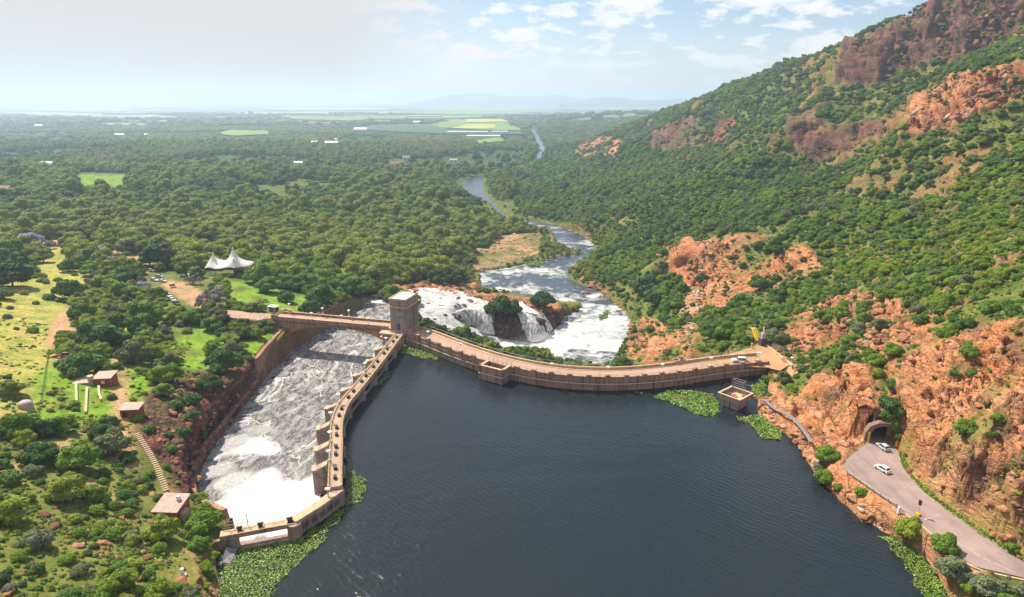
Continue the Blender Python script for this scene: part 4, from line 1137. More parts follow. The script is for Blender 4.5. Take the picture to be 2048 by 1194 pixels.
# equal panels between surveyed stations
stations = []
for i in range(len(cl)-1):
    L_ = float(np.linalg.norm(cl[i+1]-cl[i])); n_ = max(1, int(round(L_/4.6)))
    if 9 <= i < 10: n_ = 1
    for j in range(n_):
        f0, f1 = j/n_, (j+1)/n_
        stations.append([np.r_[cl[i]*(1-f)+cl[i+1]*f, zb[i]*(1-f)+zb[i+1]*f, zt[i]*(1-f)+zt[i+1]*f] for f in (f0, f1)])
for s0, s1 in stations:
    d_ = s1[:2]-s0[:2]; d_ /= np.linalg.norm(d_); n_ = np.array([-d_[1], d_[0]])
    g = d_*0.03
    a_, b_ = s0[:2]+g, s1[:2]-g
    h0 = s0[3]-s0[2]; h1 = s1[3]-s1[2]
    off0, off1 = 0.16*h0, 0.16*h1
    lo = [(a_[0], a_[1], s0[2]-3), (b_[0], b_[1], s1[2]-3), (b_[0]+n_[0]*(off1+1.6), b_[1]+n_[1]*(off1+1.6), s1[2]-3), (a_[0]+n_[0]*(off0+1.6), a_[1]+n_[1]*(off0+1.6), s0[2]-3)]
    hi = [(a_[0]+n_[0]*off0, a_[1]+n_[1]*off0, s0[3]), (b_[0]+n_[0]*off1, b_[1]+n_[1]*off1, s1[3]), (b_[0]+n_[0]*(off1+1.3), b_[1]+n_[1]*(off1+1.3), s1[3]), (a_[0]+n_[0]*(off0+1.3), a_[1]+n_[1]*(off0+1.3), s0[3])]
    under(MB().hexa(lo, hi).obj('wall_panel', m_wall), ret)

# ------------------------------------------------------------------ spillway gates
gates = empty('spillway_gate_bridge', (GATE[0][0], GATE[0][1], 0), 0, 'long narrow walkway bridge on piers carrying the spillway gates between channel and lake', 'gate bridge')
GL = smooth_line(resample(np.vstack([W(806, 668, 4.5)[:2], GATE[1:8]+np.array([0.0, 0.0]), GATE[8], GATE[9]]), 1.0), 6)
GLr = GL[::1]     # from the tower towards the camera; left of travel = lake side
nP = 0
def gnorm(p):
    i = int(np.argmin(np.hypot(GL[:, 0]-p[0], GL[:, 1]-p[1]))); i = min(max(i, 1), len(GL)-2)
    t_ = GL[i+1]-GL[i-1]; t_ /= np.linalg.norm(t_); return math.atan2(t_[1], t_[0])
m_pier = mat_concrete('pier_concrete', (0.33, 0.235, 0.20), (0.09, 0.065, 0.06), (0.42, 0.31, 0.25), 0.8)
m_beam = simple('pinkish_beam', (0.30, 0.20, 0.165), 0.8)
m_gate = simple('gate_steel', (0.10, 0.075, 0.065), 0.6, 0.2, 0.25)
for gi in range(1, 9):
    p = GATE[gi]; a = gnorm(p)
    # local frame: x along travel, y to the left (lake); downstream is -y
    M_ = dict(loc=(p[0], p[1], 0), rz=a)
    nose = [(-1.15, -7.2), (1.15, -7.2), (1.3, -0.6)]+[(1.3*math.cos(u), -0.6+1.2*math.sin(u)) for u in np.linspace(0, math.pi, 9)[1:-1]]+[(-1.3, -0.6)]
    pier = MB(**M_).prism(nose, 'z', -12.5, 2.6)
    pier.hexa([(-1.15, -7.2, 2.6), (1.15, -7.2, 2.6), (1.3, -3.6, 2.6), (-1.3, -3.6, 2.6)], [(-1.15, -7.2, 2.9), (1.15, -7.2, 2.9), (1.3, -3.6, 4.25), (-1.3, -3.6, 4.25)])
    pier.box(-1.3, 1.3, -3.59, 0.2, 2.603, 3.7)
    po = pier.obj('pier', m_pier); under(po, gates)
    cp = MB(**M_).hexa([(-1.3, -7.35, 2.9), (1.3, -7.35, 2.9), (1.3, -5.9, 2.9), (-1.3, -5.9, 2.9)], [(-1.3, -7.35, 3.2), (1.3, -7.35, 3.2), (1.3, -5.9, 3.25), (-1.3, -5.9, 3.25)])
    cp.hexa([(-0.95, -5.9, 2.95), (0.95, -5.9, 2.95), (0.95, -3.6, 4.2), (-0.95, -3.6, 4.2)], [(-0.95, -5.9, 3.25), (0.95, -5.9, 3.25), (0.95, -3.6, 4.5), (-0.95, -3.6, 4.5)])
    c_ = cp.obj('pier_cap', m_pale); c_.parent = po
    br = MB(**M_)
    for sx_ in (-1.45, 1.45):
        br.cyl((sx_, -6.9, 2.0), (sx_, -1.8, -1.8), 0.09, n=5).cyl((sx_, -6.9, 2.0), (sx_, -2.0, 1.8), 0.09, n=5).cyl((sx_, -4.6, 2.0), (sx_, -2.0, -0.5), 0.07, n=5)
    b_ = br.obj('brace', m_steel); b_.parent = po
for gi in range(0, 9):
    p, q = GATE[gi], GATE[gi+1]
    if gi == 8: q = GATE[9]
    d_ = q-p; L_ = float(np.linalg.norm(d_)); a = math.atan2(d_[1], d_[0])
    M_ = dict(loc=(p[0], p[1], 0), rz=a)
    x0_, x1_ = 1.45, L_-1.45
    go = MB(**M_)
    arc = [(-1.9-1.0*math.cos(u), -2.6+4.0*(u+0.9)/1.8) for u in np.linspace(-0.9, 0.9, 7)]
    ring = [(y_, z_) for y_, z_ in arc]+[(y_-0.25, z_) for y_, z_ in arc[::-1]]
    go.prism([(y_, z_) for y_, z_ in ring], 'x', x0_, x1_)
    g_ = go.obj('gate', m_gate); under(g_, gates)
    rb = MB(**M_)
    for x_ in np.linspace(x0_+0.8, x1_-0.8, 5): rb.box(x_-0.08, x_+0.08, -1.75, -1.5, -2.0, 1.4)
    r_ = rb.obj('gate_rib', m_gate); r_.parent = g_
    under(MB(**M_).box(x0_-0.1, x1_+0.1, -0.55, -0.1, 0.55, 0.95).obj('guide_beam', m_beam), gates)
    under(MB(**M_).add([(x0_, -2.0, -2.6), (x1_, -2.0, -2.6), (x1_, -5.0, -3.6), (x0_, -5.0, -3.6), (x1_, -9.0, -8.6), (x0_, -9.0, -8.6), (x0_, -2.0, -13), (x1_, -2.0, -13), (x1_, -9.0, -13), (x0_, -9.0, -13)],
        [(0,1,2,3), (3,2,4,5), (0,6,7,1), (5,4,8,9), (6,9,8,7), (0,3,5,9,6), (1,7,8,4,2)]).obj('spillway_crest', m_pier), gates)
    for wx in (L_*0.33, L_*0.7):
        w_ = MB(**M_).box(wx-0.45, wx+0.45, -2.0, -1.2, 4.5, 5.25).cyl((wx-0.7, -1.6, 5.0), (wx+0.7, -1.6, 5.0), 0.28, n=8)
        under(w_.obj('winch', m_dark), gates)
o = sweep('walkway_deck', GLr, [(-0.35, 3.71), (-0.35, 4.5), (-2.9, 4.5), (-2.9, 3.71)], mat_road('gate_deck', (0.36, 0.25, 0.18), (0.46, 0.33, 0.24), (0.22, 0.15, 0.12))); under(o, gates)
o = sweep('girder', GLr, [(0.05, 3.3), (0.05, 4.75), (-0.3, 4.75), (-0.3, 3.3)], m_pale); under(o, gates)
o = sweep('girder', GLr, [(-2.95, 3.3), (-2.95, 4.75), (-3.3, 4.75), (-3.3, 3.3)], m_pale); under(o, gates)
for z_ in (5.2, 5.7):
    o = pipe_along('hand_rail', GLr, -3.15, z_, 0.045, m_brownrail, 4); under(o, gates)
    o = pipe_along('hand_rail', GLr, -0.15, z_, 0.045, m_brownrail, 4); under(o, gates)
gp0 = MB().cyl((0, -0.15, 4.75), (0, -0.15, 5.75), 0.05, n=5).cyl((0, -3.15, 4.75), (0, -3.15, 5.75), 0.05, n=5).obj('railing_post', m_brownrail)
Lg = arclen(GLr); s = 0.5; i = 0
while s < Lg:
    x, y, a = frame_at(GLr, s); put(gp0, x, y, a, i == 0, gates); i += 1; s += 2.2
for n_, gi in enumerate((1, 3, 5, 6, 7, 8)):
    x, y = GATE[gi]; a = gnorm(GATE[gi])
    lamp(x+math.sin(a)*3.1, y-math.cos(a)*3.1, 4.76, f'white globe lamp on the channel side rail of the gate walkway, {ORD[n_]} from the tower')

# ------------------------------------------------------------------ side weir wall and short bridge
weir = empty('side_weir', (WEIR[0][0], WEIR[0][1], 0), 0, 'purplish concrete side weir wall with a short footbridge over its overflow opening', 'weir')
wl_ = resample(np.array([WEIR[0], (WEIR[0]+WEIR[1])/2+np.array([0.6, 0.3]), WEIR[1]]), 2.0)
o = sweep('wall', wl_, [(0, -6), (0, 3.3), (-2.3, 3.3), (-2.3, -6)], m_weir); under(o, weir)
o = sweep('coping', wl_, [(0.15, 3.3), (0.15, 3.62), (-2.4, 3.62), (-2.4, 3.3)], m_pale); under(o, weir)
o = sweep('raised_edge', wl_, [(0.10, 3.62), (0.10, 3.85), (-0.25, 3.85), (-0.25, 3.62)], m_pale); under(o, weir)
x, y, a = frame_at(wl_, 0); under(MB((x, y, 0), a).cyl((0.2, -1.1, -6), (0.2, -1.1, 3.7), 1.45, n=14).obj('end_pier', m_weir), weir)
x, y, a = frame_at(wl_, 99); under(MB((x, y, 0), a).cyl((0.2, -0.6, -6), (0.2, -0.6, 3.3), 1.5, n=14).obj('end_pier', m_weir), weir)
Lw = arclen(wl_)
for s_ in np.arange(2.2, Lw-1, 2.3):
    x, y, a = frame_at(wl_, s_)
    under(MB((x, y, 0), a).box(-0.9, 0.9, -0.02, 0.035, 1.0, 2.4).obj('sunken_panel', m_rust if False else mat_cache['wd'] if 'mat_cache' in globals() else globals().setdefault('mat_cache', {'wd': mat_concrete('weir_recess_shade', (0.13, 0.08, 0.08), (0.05, 0.03, 0.03), (0.2, 0.13, 0.12), 0.8, False)})['wd']), weir)  # proud plate; its dark colour stands in for a recess's shade
d_ = WEIR[3]-WEIR[1]; L_ = float(np.linalg.norm(d_)); a = math.atan2(d_[1], d_[0])
M_ = dict(loc=(WEIR[1][0], WEIR[1][1], 0), rz=a)      # travel to the left; lake side is +y... local -y is the channel
under(MB(**M_).box(0.4, L_+2.6, -2.2, -0.1, 2.9, 3.3).obj('deck', m_pale), weir)
under(MB(**M_).box(0.4, L_+2.6, -0.1, 0.15, 2.5, 3.5).obj('deck_beam', m_dam), weir)
under(MB(**M_).box(0.4, L_, -1.2, 0.2, -6, 0.35).obj('overflow_sill', m_weir), weir)
under(MB(**M_).box(0.4, L_-1.4, 0.2, 1.0, -6, -0.4+0.65).obj('sill_apron', m_pier), weir)
under(MB(**M_).cyl((L_+0.2, -0.6, -6), (L_+0.2, -0.6, 2.7), 1.25, n=12).obj('pier', m_weir), weir)
under(MB(**M_).box(L_+1.3, L_+9.5, -1.6, -0.4, -6, 2.2).obj('abutment_wall', m_weir), weir)
b = MB(**M_)
for x_ in np.arange(1, L_+2, 1.9): b.cyl((x_, -2.1, 3.3), (x_, -2.1, 4.3), 0.04, n=4)
b.cyl((0.5, -2.1, 4.3), (L_+2.4, -2.1, 4.3), 0.04, n=4).cyl((0.5, -2.1, 3.8), (L_+2.4, -2.1, 3.8), 0.04, n=4)
under(b.obj('railing', m_brownrail), weir)
b = MB(**M_)
for x_ in (L_-2.8, L_+1.2): b.cyl((x_, -2.3, 2.5), (x_, -2.3, 6.2), 0.07, n=5)
for z_ in (4.4, 5.1, 5.9): b.cyl((L_-3.4, -2.3, z_), (L_+1.4, -2.3, z_), 0.05, n=4)
under(b.obj('steel_frame', m_brownrail), weir)
for x_ in (1.4, 7.3, L_-1.2):
    under(MB(**M_).box(x_-0.4, x_+0.4, -1.7, -0.9, 3.3, 3.9).cyl((x_-0.6, -1.3, 4.0), (x_+0.6, -1.3, 4.0), 0.25, n=8).obj('winch', m_dark), weir)
gx, gy, gz = W(659, 1020, 0)
gauge = empty('water_gauge', (gx, gy, 0), 0, 'tall blue white pipe with a lamp head against the weir wall', 'gauge pole')
MB().cyl((0, 0, -2), (0, 0, 5.3), 0.17, n=8).obj('pole', simple('blue_white_pipe', (0.42, 0.48, 0.60), 0.4), gauge)
MB().box(-0.6, 0.5, -0.3, 0.5, 5.3, 5.6).obj('head', m_white, gauge)
# concrete slipway under the weir's left end
sx0 = [W(474, 1097, 0.6), W(452, 1094, 1.6), W(444, 1124, 0.5), W(462, 1128, 0.15)]
slip = MB().add([tuple(p) for p in sx0]+[(p[0], p[1], p[2]-1.5) for p in sx0], [(0,1,2,3), (0,3,7,4), (1,0,4,5), (2,1,5,6), (3,2,6,7)]).obj('slipway', simple('grey_slab', (0.22, 0.20, 0.23), 0.8))
tag(slip, 'small grey concrete slab sloping into the weeds below the left end of the side weir', 'slipway')
# ------------------------------------------------------------------ intake tower in the lake
ci = [Vector(W(a, b, 4.1)) for a, b in ((1436.9, 785.6), (1481, 801.6), (1503.9, 786.2), (1464.3, 770))]
ctr = sum(ci, Vector())/4
ia = math.atan2(ci[1].y-ci[0].y, ci[1].x-ci[0].x); IW = (ci[1]-ci[0]).length/2; ID = (ci[2]-ci[1]).length/2
intake = empty('intake_tower', (ctr.x, ctr.y, 0), ia, 'square pale concrete intake tower with open topped box, standing in the lake', 'intake tower')
MB().box(-IW+1.1, IW-1.0, -ID+1.0, ID-1.0, -6, 2.3).obj('shaft', m_tower, intake)
for x_ in (-0.9, 0.9): MB().box(x_*(IW-1.1)-0.3, x_*(IW-1.1)+0.3, -ID+0.8, -ID+1.0, -6, 2.3).obj('rib', m_tower, intake)
MB().box(-0.15, 0.15, -ID+0.9, -ID+1.0, -6, 2.3).obj('joint', m_dark, intake)
MB().box(-IW+0.2, IW-0.2, -ID+0.2, ID-0.2, 2.3, 2.7).obj('floor_slab', m_pale, intake)
b = MB()
for q in ((-IW, IW, -ID, -ID+0.35), (-IW, IW, ID-0.35, ID), (-IW, -IW+0.35, -ID+0.35, ID-0.35), (IW-0.35, IW, -ID+0.35, ID-0.35)): b.box(*q, 2.5, 3.95)
b.obj('box_wall', m_tower, intake)
b = MB()
for q in ((-IW-.1, IW+.1, -ID-.1, -ID+0.5), (-IW-.1, IW+.1, ID-0.5, ID+.1), (-IW-.1, -IW+0.5, -ID+0.5, ID-0.5), (IW-0.5, IW+.1, -ID+0.5, ID-0.5)): b.box(*q, 3.95, 4.15)
b.obj('coping', m_pale, intake)
g = MB(); wa = -ia
# gantry stands square to the view of the dam: two uprights and rails
for px_ in (-1.5, 2.2):
    for py_ in (0.2, 1.5): g.cyl((px_, py_, 2.7), (px_, py_, 8.2), 0.09, n=5)
for z_ in (5.9, 7.2, 8.15): g.cyl((-1.5, 0.2, z_), (2.2, 0.2, z_), 0.08, n=5).cyl((-1.5, 1.5, z_), (3.4 if z_ < 7.5 and z_ > 6 else 2.2, 1.5, z_), 0.08, n=5)
for px_ in (-1.5, 2.2): g.cyl((px_, 0.2, 8.15), (px_, 1.5, 8.15), 0.08, n=5)
g.cyl((-1.5, 0.2, 5.9), (0.6, 0.2, 2.7), 0.05, n=4)
g.obj('gantry', m_steel, intake)
MB().box(-2.6, -1.2, -1.8, -0.6, 2.7, 3.5).obj('machine_box', m_dark, intake)
MB().cyl((1.2, -1.5, 2.7), (1.2, -1.5, 3.7), 0.5, n=10).obj('green_drum', simple('green_paint', (0.16, 0.30, 0.04), 0.6), intake)
MB().box(1.6, 3.0, 1.0, 2.0, 2.7, 3.6).obj('orange_cover', simple('orange_tarp', (0.65, 0.16, 0.03), 0.7), intake)
MB().cyl((-0.4, -0.2, 2.7), (-0.4, -0.2, 3.2), 0.8, n=12).obj('round_hatch', m_rust, intake)
fa, fb = Vector(W(1503, 793.5, 3.0)), Vector(W(1538, 795, 3.1)); d_ = fb-fa; 
foot = empty('footbridge', tuple(fa), math.atan2(d_.y, d_.x), 'short rusty footbridge from the intake tower to the rocky right bank', 'footbridge')
Lf = d_.length
MB().box(-0.3, Lf, -0.5, 0.5, -0.15, 0.05).obj('deck', m_rust, foot)
b = MB()
for x_ in np.linspace(0, Lf, 5):
    for y_ in (-0.5, 0.5): b.cyl((x_, y_, 0), (x_, y_, 1.1), 0.04, n=4)
for y_ in (-0.5, 0.5): b.cyl((0, y_, 1.1), (Lf, y_, 1.1), 0.04, n=4)
b.obj('railing', m_dark, foot)
cw = np.array([W(a, b, c) for a, b, c in ((1528, 799, 2.8), (1548, 816.5, 3.0), (1565, 825, 3.2), (1581, 833, 3.4), (1600, 852, 3.8), (1614.5, 871, 4.2), (1622, 884, 4.5))])
cwr = resample(cw, 1.2)
cat_ = empty('steel_catwalk', tuple(cwr[0]), 0, 'narrow grey steel catwalk winding along the rocks from the intake footbridge towards the tunnel', 'catwalk')
under(sweep('deck', cwr, [(-0.5, 0.0), (-0.5, 0.1), (0.5, 0.1), (0.5, 0.0)], simple('galvanised_grating', (0.30, 0.29, 0.31), 0.5, 0.3), zoff=cwr[:, 2]), cat_)
for o_ in (-0.5, 0.5): under(sweep('hand_rail', cwr, [(o_-0.04, 1.1), (o_+0.04, 1.1), (o_+0.04, 1.18), (o_-0.04, 1.18)], m_rust if o_ > 0 else m_steel, zoff=cwr[:, 2]), cat_)
for i in range(0, len(cwr), 2):
    x, y, z = cwr[i]; under(MB().cyl((x, y, z-2.5), (x, y, z+0.1), 0.07, n=4).obj('support_post', m_dark), cat_)

# ------------------------------------------------------------------ road, tunnel, verge things
m_sheet = None
def road_obj(name, poly, z, mat, kind='structure'):
    return poly_obj(name, [(p[0], p[1], z) for p in poly], mat, kind)
RPX = [(1702,912),(1716,898),(1738,884),(1787,888),(1797,905),(1806,935),(1850,985),(1930,1043),(2060,1124)]
RPL = [(2060,1158),(1945,1132),(1880,1080),(1846,1052),(1808,1022),(1770,997),(1728,968),(1695,946),(1684,934),(1688,922)]
road_poly = [W(a, b, 4.9) for a, b in RPX]+[(116, 84, 4.9), (114, 66, 4.9), (92, 66, 4.9)]+[W(a, b, 4.9) for a, b in RPL]
road_obj('road', road_poly, 4.9, m_road)
tx0, tx1 = W(1738.8, 882.5, 4.9), W(1787, 886.4, 4.9)
TC = Vector(((tx0[0]+tx1[0])/2, (tx0[1]+tx1[1])/2, 4.9)); ta = math.atan2(tx1[1]-tx0[1], tx1[0]-tx0[0]); TW_ = math.hypot(tx1[0]-tx0[0], tx1[1]-tx0[1])/2
tunnel = empty('road_tunnel', tuple(TC), ta, 'dark arched road tunnel mouth with a weathered concrete portal cut in the orange cliff', 'tunnel')
def arcp(r, h, n=17): return [(-r*math.cos(u), h+r*0.86*math.sin(u)) for u in np.linspace(0, math.pi, n)]
ins = arcp(TW_, 2.2); outs = [(-TW_-1.5, 0), (-TW_-1.3, 2.6), (-TW_-0.5, 4.4), (-TW_*0.4, 5.6), (TW_*0.5, 5.5), (TW_+0.7, 4.3), (TW_+1.4, 2.4), (TW_+1.7, 0)]
MB().prism(outs+[(TW_, 0)]+ins[::-1]+[(-TW_, 0)], 'y', -0.4, 1.4).obj('portal', mat_concrete('portal_concrete', (0.17, 0.11, 0.085), (0.06, 0.04, 0.035), (0.26, 0.17, 0.13), 0.8, False), tunnel)
n_ = len(ins); ring0 = [(-TW_, 0)]+ins+[(TW_, 0)]
vs = []; fs = []
for y_ in (-0.3, 7, 15): vs += [(p[0]*1.01, y_, p[1]*1.01) for p in ring0]
k_ = len(ring0)
for j in range(2):
    for i in range(k_-1): fs.append((j*k_+i, j*k_+i+1, (j+1)*k_+i+1, (j+1)*k_+i))
fs.append(tuple(range(2*k_, 3*k_)))
MB().add(vs, fs).obj('tunnel_lining', simple('tunnel_rock', (0.035, 0.028, 0.025), 0.95, 0, 0.3), tunnel)  # near-black colour puts the shade inside the tunnel into its lining
MB().box(-TW_-0.3, TW_+0.3, -0.5, 15, -0.02, 0.004).obj('tunnel_road', m_road, tunnel)
MB().box(-TW_-0.75, -TW_-0.35, -0.75, -0.42, 0, 2.9).obj('yellow_marker', m_yellow, tunnel)
def w_at(px, py, z): return W(px, py, z)
x, y, z = W(1788, 893, 4.9)
yb = empty('yellow_barrel', (x+0.6, y, z), 0, 'bright yellow marker drum at the right edge of the tunnel mouth', 'barrel')
MB().cyl((0, 0, 0), (0, 0, 1.1), 0.45, 0.42, 10).obj('drum', m_yellow, yb); MB().cyl((0, 0, 1.1), (0, 0, 1.7), 0.30, 0.12, 8).obj('top', m_yellow, yb)
rocks_edge = []
sgx = W(1702, 897, 4.9)
sg = empty('notice_board', tuple(sgx), -0.2, 'red and white notice board on two posts beside the road left of the tunnel', 'sign')
for x_ in (-0.45, 0.45): MB().cyl((x_, 0, 0), (x_, 0, 1.9), 0.05, n=5).obj('post', m_dark, sg)
MB().box(-0.62, 0.62, -0.04, 0.04, 1.1, 1.95).obj('board', simple('red_sign_paint', (0.55, 0.13, 0.11), 0.5), sg)
MB().box(-0.45, 0.45, -0.052, -0.041, 1.62, 1.8).obj('white_band', m_white, sg)
# barrier along the lake side
bl = resample(np.array([W(a, b, 4.9)[:2] for a, b in ((1694, 946), (1725, 968), (1757, 990), (1795, 1014))]), 1.0)
bar = empty('crash_barrier', (bl[0][0], bl[0][1], 4.6), 0, 'pale metal crash barrier along the lake side edge of the road', 'barrier')
under(sweep('rail', bl, [(-0.05, 5.35), (0.05, 5.35), (0.09, 5.5), (0.05, 5.65), (-0.05, 5.65)], simple('galvanised_rail', (0.62, 0.60, 0.58), 0.4, 0.3)), bar)
for s_ in np.arange(0.2, arclen(bl), 2.0):
    x, y, a = frame_at(bl, s_); under(MB((x, y, 0), a).box(-0.07, 0.07, -0.1, 0.02, 4.3, 5.6).obj('post', m_rust), bar)
kl = resample(np.array([W(a, b, 4.9)[:2] for a, b in ((1812, 1027), (1850, 1056), (1884, 1084), (1948, 1134), (2060, 1162))]), 1.5)
tag(sweep('kerb', kl, [(0.0, 4.6), (0.0, 5.02), (-0.35, 5.02), (-0.35, 4.6)], m_pale), kind='structure')
x, y, z = W(1797.5, 1024, 4.9)
bo = empty('white_bollard', (x, y, z), 0, 'squat white post at the end of the crash barrier beside the road', 'bollard')
MB().cyl((0, 0, -0.3), (0, 0, 1.0), 0.38, 0.30, 10).obj('post', m_white, bo); MB().ball((0, 0, 1.05), 0.3).obj('cap', m_white, bo, True)
def traffic_light(px, py, label, rz=0.0):
    x, y, z = W(px, py, 4.9)
    r = empty('traffic_light', (x, y, z), rz, label, 'traffic light')
    MB().cyl((0, 0, -0.3), (0, 0, 3.4), 0.08, n=6).obj('pole', m_yellow, r)
    MB().box(-0.28, 0.28, -0.12, 0.22, 2.5, 3.6).obj('signal_head', m_dark, r)
    MB().box(-0.4, 0.4, -0.4, 0.4, -0.3, 0.45).obj('base', m_yellow, r)
traffic_light(1836, 1030, 'traffic light beside the bright green tree on the lake side of the road', 2.0)
traffic_light(1881, 1000, 'traffic light at the foot of the orange cliff', 2.0)
# faded road paint
pm = simple('faded_road_paint', (0.60, 0.55, 0.50), 0.8, 0, 0.2, 1.0)
def stripe(px0, py0, px1, py1, w, z=4.908, mat=pm):
    a_, b_ = W(px0, py0, z), W(px1, py1, z); d = math.hypot(b_[0]-a_[0], b_[1]-a_[1]); a = math.atan2(b_[1]-a_[1], b_[0]-a_[0])
    return MB((a_[0], a_[1], 0), a).add([(0, -w/2, z), (d, -w/2, z), (d, w/2, z), (0, w/2, z)], [(0, 1, 2, 3)])
for q in ((1848,1038,1862,1036,0.16),(1866,1033,1878,1030,0.14),(1900,1076,1960,1112,0.10),(1965,1115,2030,1145,0.10)):
    o = stripe(*q).obj('road_marking', pm, kind='structure')

# ------------------------------------------------------------------ cars
m_tyre = simple('tyre_rubber', (0.02, 0.02, 0.02), 0.8); m_cglass = simple('car_glass', (0.015, 0.02, 0.04), 0.08, 0, 0.05, 1, 0.6)
m_red = simple('tail_light', (0.45, 0.02, 0.02), 0.3); m_head = simple('head_light', (0.75, 0.75, 0.72), 0.2)
def car_paint(name, c):
    m, t = new_mat(name); t.col(c); t.rough(0.28); t.b.inputs['Coat Weight'].default_value = 0.5; t.spec(0.5); return m
P_WHITE = car_paint('white_car_paint', (0.78, 0.78, 0.78)); P_SILVER = car_paint('silver_car_paint', (0.50, 0.50, 0.53)); P_BLUE = car_paint('dark_blue_car_paint', (0.03, 0.05, 0.09)); P_RED = car_paint('dark_red_paint', (0.2, 0.03, 0.03))
def car(loc, rz, paint, label, kind='hatch', group=None, name='car'):
    r = empty(name, loc, rz, label, 'car', group)
    L = 4.3; w = 0.88
    if kind == 'sedan': roof = [(-2.15, 0.35), (-2.15, 0.85), (-1.75, 0.98), (2.0, 0.85), (2.15, 0.6), (2.15, 0.35)]; cab = [(-1.55, 0.97), (-1.0, 1.42), (0.35, 1.45), (1.0, 0.95)]
    elif kind == 'pickup': roof = [(-2.5, 0.45), (-2.5, 1.1), (1.0, 1.08), (2.3, 1.0), (2.45, 0.7), (2.45, 0.45)]; cab = [(-2.2, 1.1), (-2.1, 1.75), (0.35, 1.78), (1.0, 1.07)]
    else: roof = [(-2.0, 0.35), (-2.05, 0.9), (-1.9, 1.0), (1.0, 0.95), (1.95, 0.80), (2.1, 0.55), (2.1, 0.35)]; cab = [(-1.9, 1.0), (-1.5, 1.48), (0.3, 1.52), (1.15, 0.94)]
    lower = MB()
    n = len(roof)
    for s_ in (0,):
        lower.prism(roof, 'y', -w, w)
    body = lower.obj('body', paint, r)
    # cabin tapers inwards; glass sits proud of it
    (x0, z0), (x1, z1), (x2, z2), (x3, z3) = cab
    wi = w*0.80
    V = [(x0, -w*.97, z0), (x3, -w*.97, z3), (x3, w*.97, z3), (x0, w*.97, z0), (x1, -wi, z1), (x2, -wi, z2), (x2, wi, z2), (x1, wi, z1)]
    MB().add(V, [(4, 5, 6, 7), (0, 1, 5, 4), (1, 2, 6, 5), (2, 3, 7, 6), (3, 0, 4, 7)]).obj('roof', paint, r)
    def panel(a, b, c, d, name_):
        q = [Vector(V[i]) for i in (a, b, c, d)]; m_ = sum(q, Vector())/4
        nn = (q[1]-q[0]).cross(q[2]-q[1]).normalized()
        if nn.dot(m_-Vector((0, 0, 1.0))) < 0: nn = -nn
        q = [m_+(p-m_)*0.86+nn*0.02 for p in q]
        MB().add([tuple(p) for p in q], [(0, 1, 2, 3)]).obj(name_, m_cglass, r)
    panel(1, 2, 6, 5, 'windscreen'); panel(3, 0, 4, 7, 'rear_window'); panel(0, 1, 5, 4, 'side_window'); panel(2, 3, 7, 6, 'side_window')
    for x_ in (-1.3, 1.35):
        for y_ in (-1, 1): MB().cyl((x_, y_*(w-0.16), 0.32), (x_, y_*(w+0.02), 0.32), 0.32, n=10).obj('wheel', m_tyre, r)
    for y_ in (-1, 1):
        MB().box(-2.12 if kind != 'pickup' else -2.53, -2.0 if kind != 'pickup' else -2.4, y_*0.62-0.18, y_*0.62+0.18, 0.65, 0.85).obj('tail_light', m_red, r)
        MB().box(1.98 if kind != 'pickup' else 2.36, 2.16 if kind != 'pickup' else 2.47, y_*0.6-0.18, y_*0.6+0.18, 0.56, 0.72).obj('head_light', m_head, r)
    MB().box(-2.2 if kind != 'pickup' else -2.56, -2.0, -w*0.95, w*0.95, 0.30, 0.52).obj('rear_bumper', paint, r)
    return r
cxx = W(1764.5, 941, 4.91); car(cxx, math.radians(112), P_WHITE, 'white hatchback driving towards the tunnel, nearer of the two road cars', 'hatch').scale = (.86, .86, .9)
cxx = W(1765.5, 897, 4.91); car(cxx, math.radians(97), P_SILVER, 'silver hatchback just entering the dark tunnel mouth', 'hatch').scale = (.88, .9, .9)
xx, yy, aa_ = frame_at(DL, S_DAM-9.5)
cxx = W(1478, 724, 3.8); car(cxx, math.radians(176), P_WHITE, 'white pickup with a canopy driving on the dam crest near its right end', 'pickup', name='pickup_car')
tm = empty('dark_trailer', W(1491, 728, 3.8), 0.1, 'dark green low trailer right behind the white pickup on the dam', 'trailer')
MB().box(-1.3, 1.3, -0.8, 0.8, 0.45, 1.0).obj('body', simple('dark_green_paint', (0.03, 0.09, 0.07), 0.4), tm)
for x_ in (-0.4, 0.4):
    for y_ in (-0.85, 0.85): MB().cyl((x_, y_-0.08, 0.3), (x_, y_+0.08, 0.3), 0.3, n=8).obj('wheel', m_tyre, tm)
PG = 'cars parked beside the left bank access road'
for px_, py_, an, pa, kd, lb in ((309,560,-25,P_WHITE,'hatch','white car leftmost at the shaded end of the access road'), (303,541,-20,P_SILVER,'hatch','silver car half hidden under the dark trees by the access road'),
      (319,553,-12,P_SILVER,'hatch','pale car furthest back of the two cars parked side by side on the access road'), (325,562,-14,P_WHITE,'sedan','white sedan parked nearest the small brown cart on the access road'),
      (337,592,-40,P_WHITE,'hatch','white car at the back of the row parked by the bare tree'), (345,600,-42,P_WHITE,'sedan','white car in the middle of the row by the bare tree'), (354,607,-38,P_BLUE,'hatch','dark car at the front of the row parked by the bare tree')):
    g_ = G(px_, py_+2); car((g_[0], g_[1], g_[2]+0.05), math.radians(an), pa, lb, kd, PG)

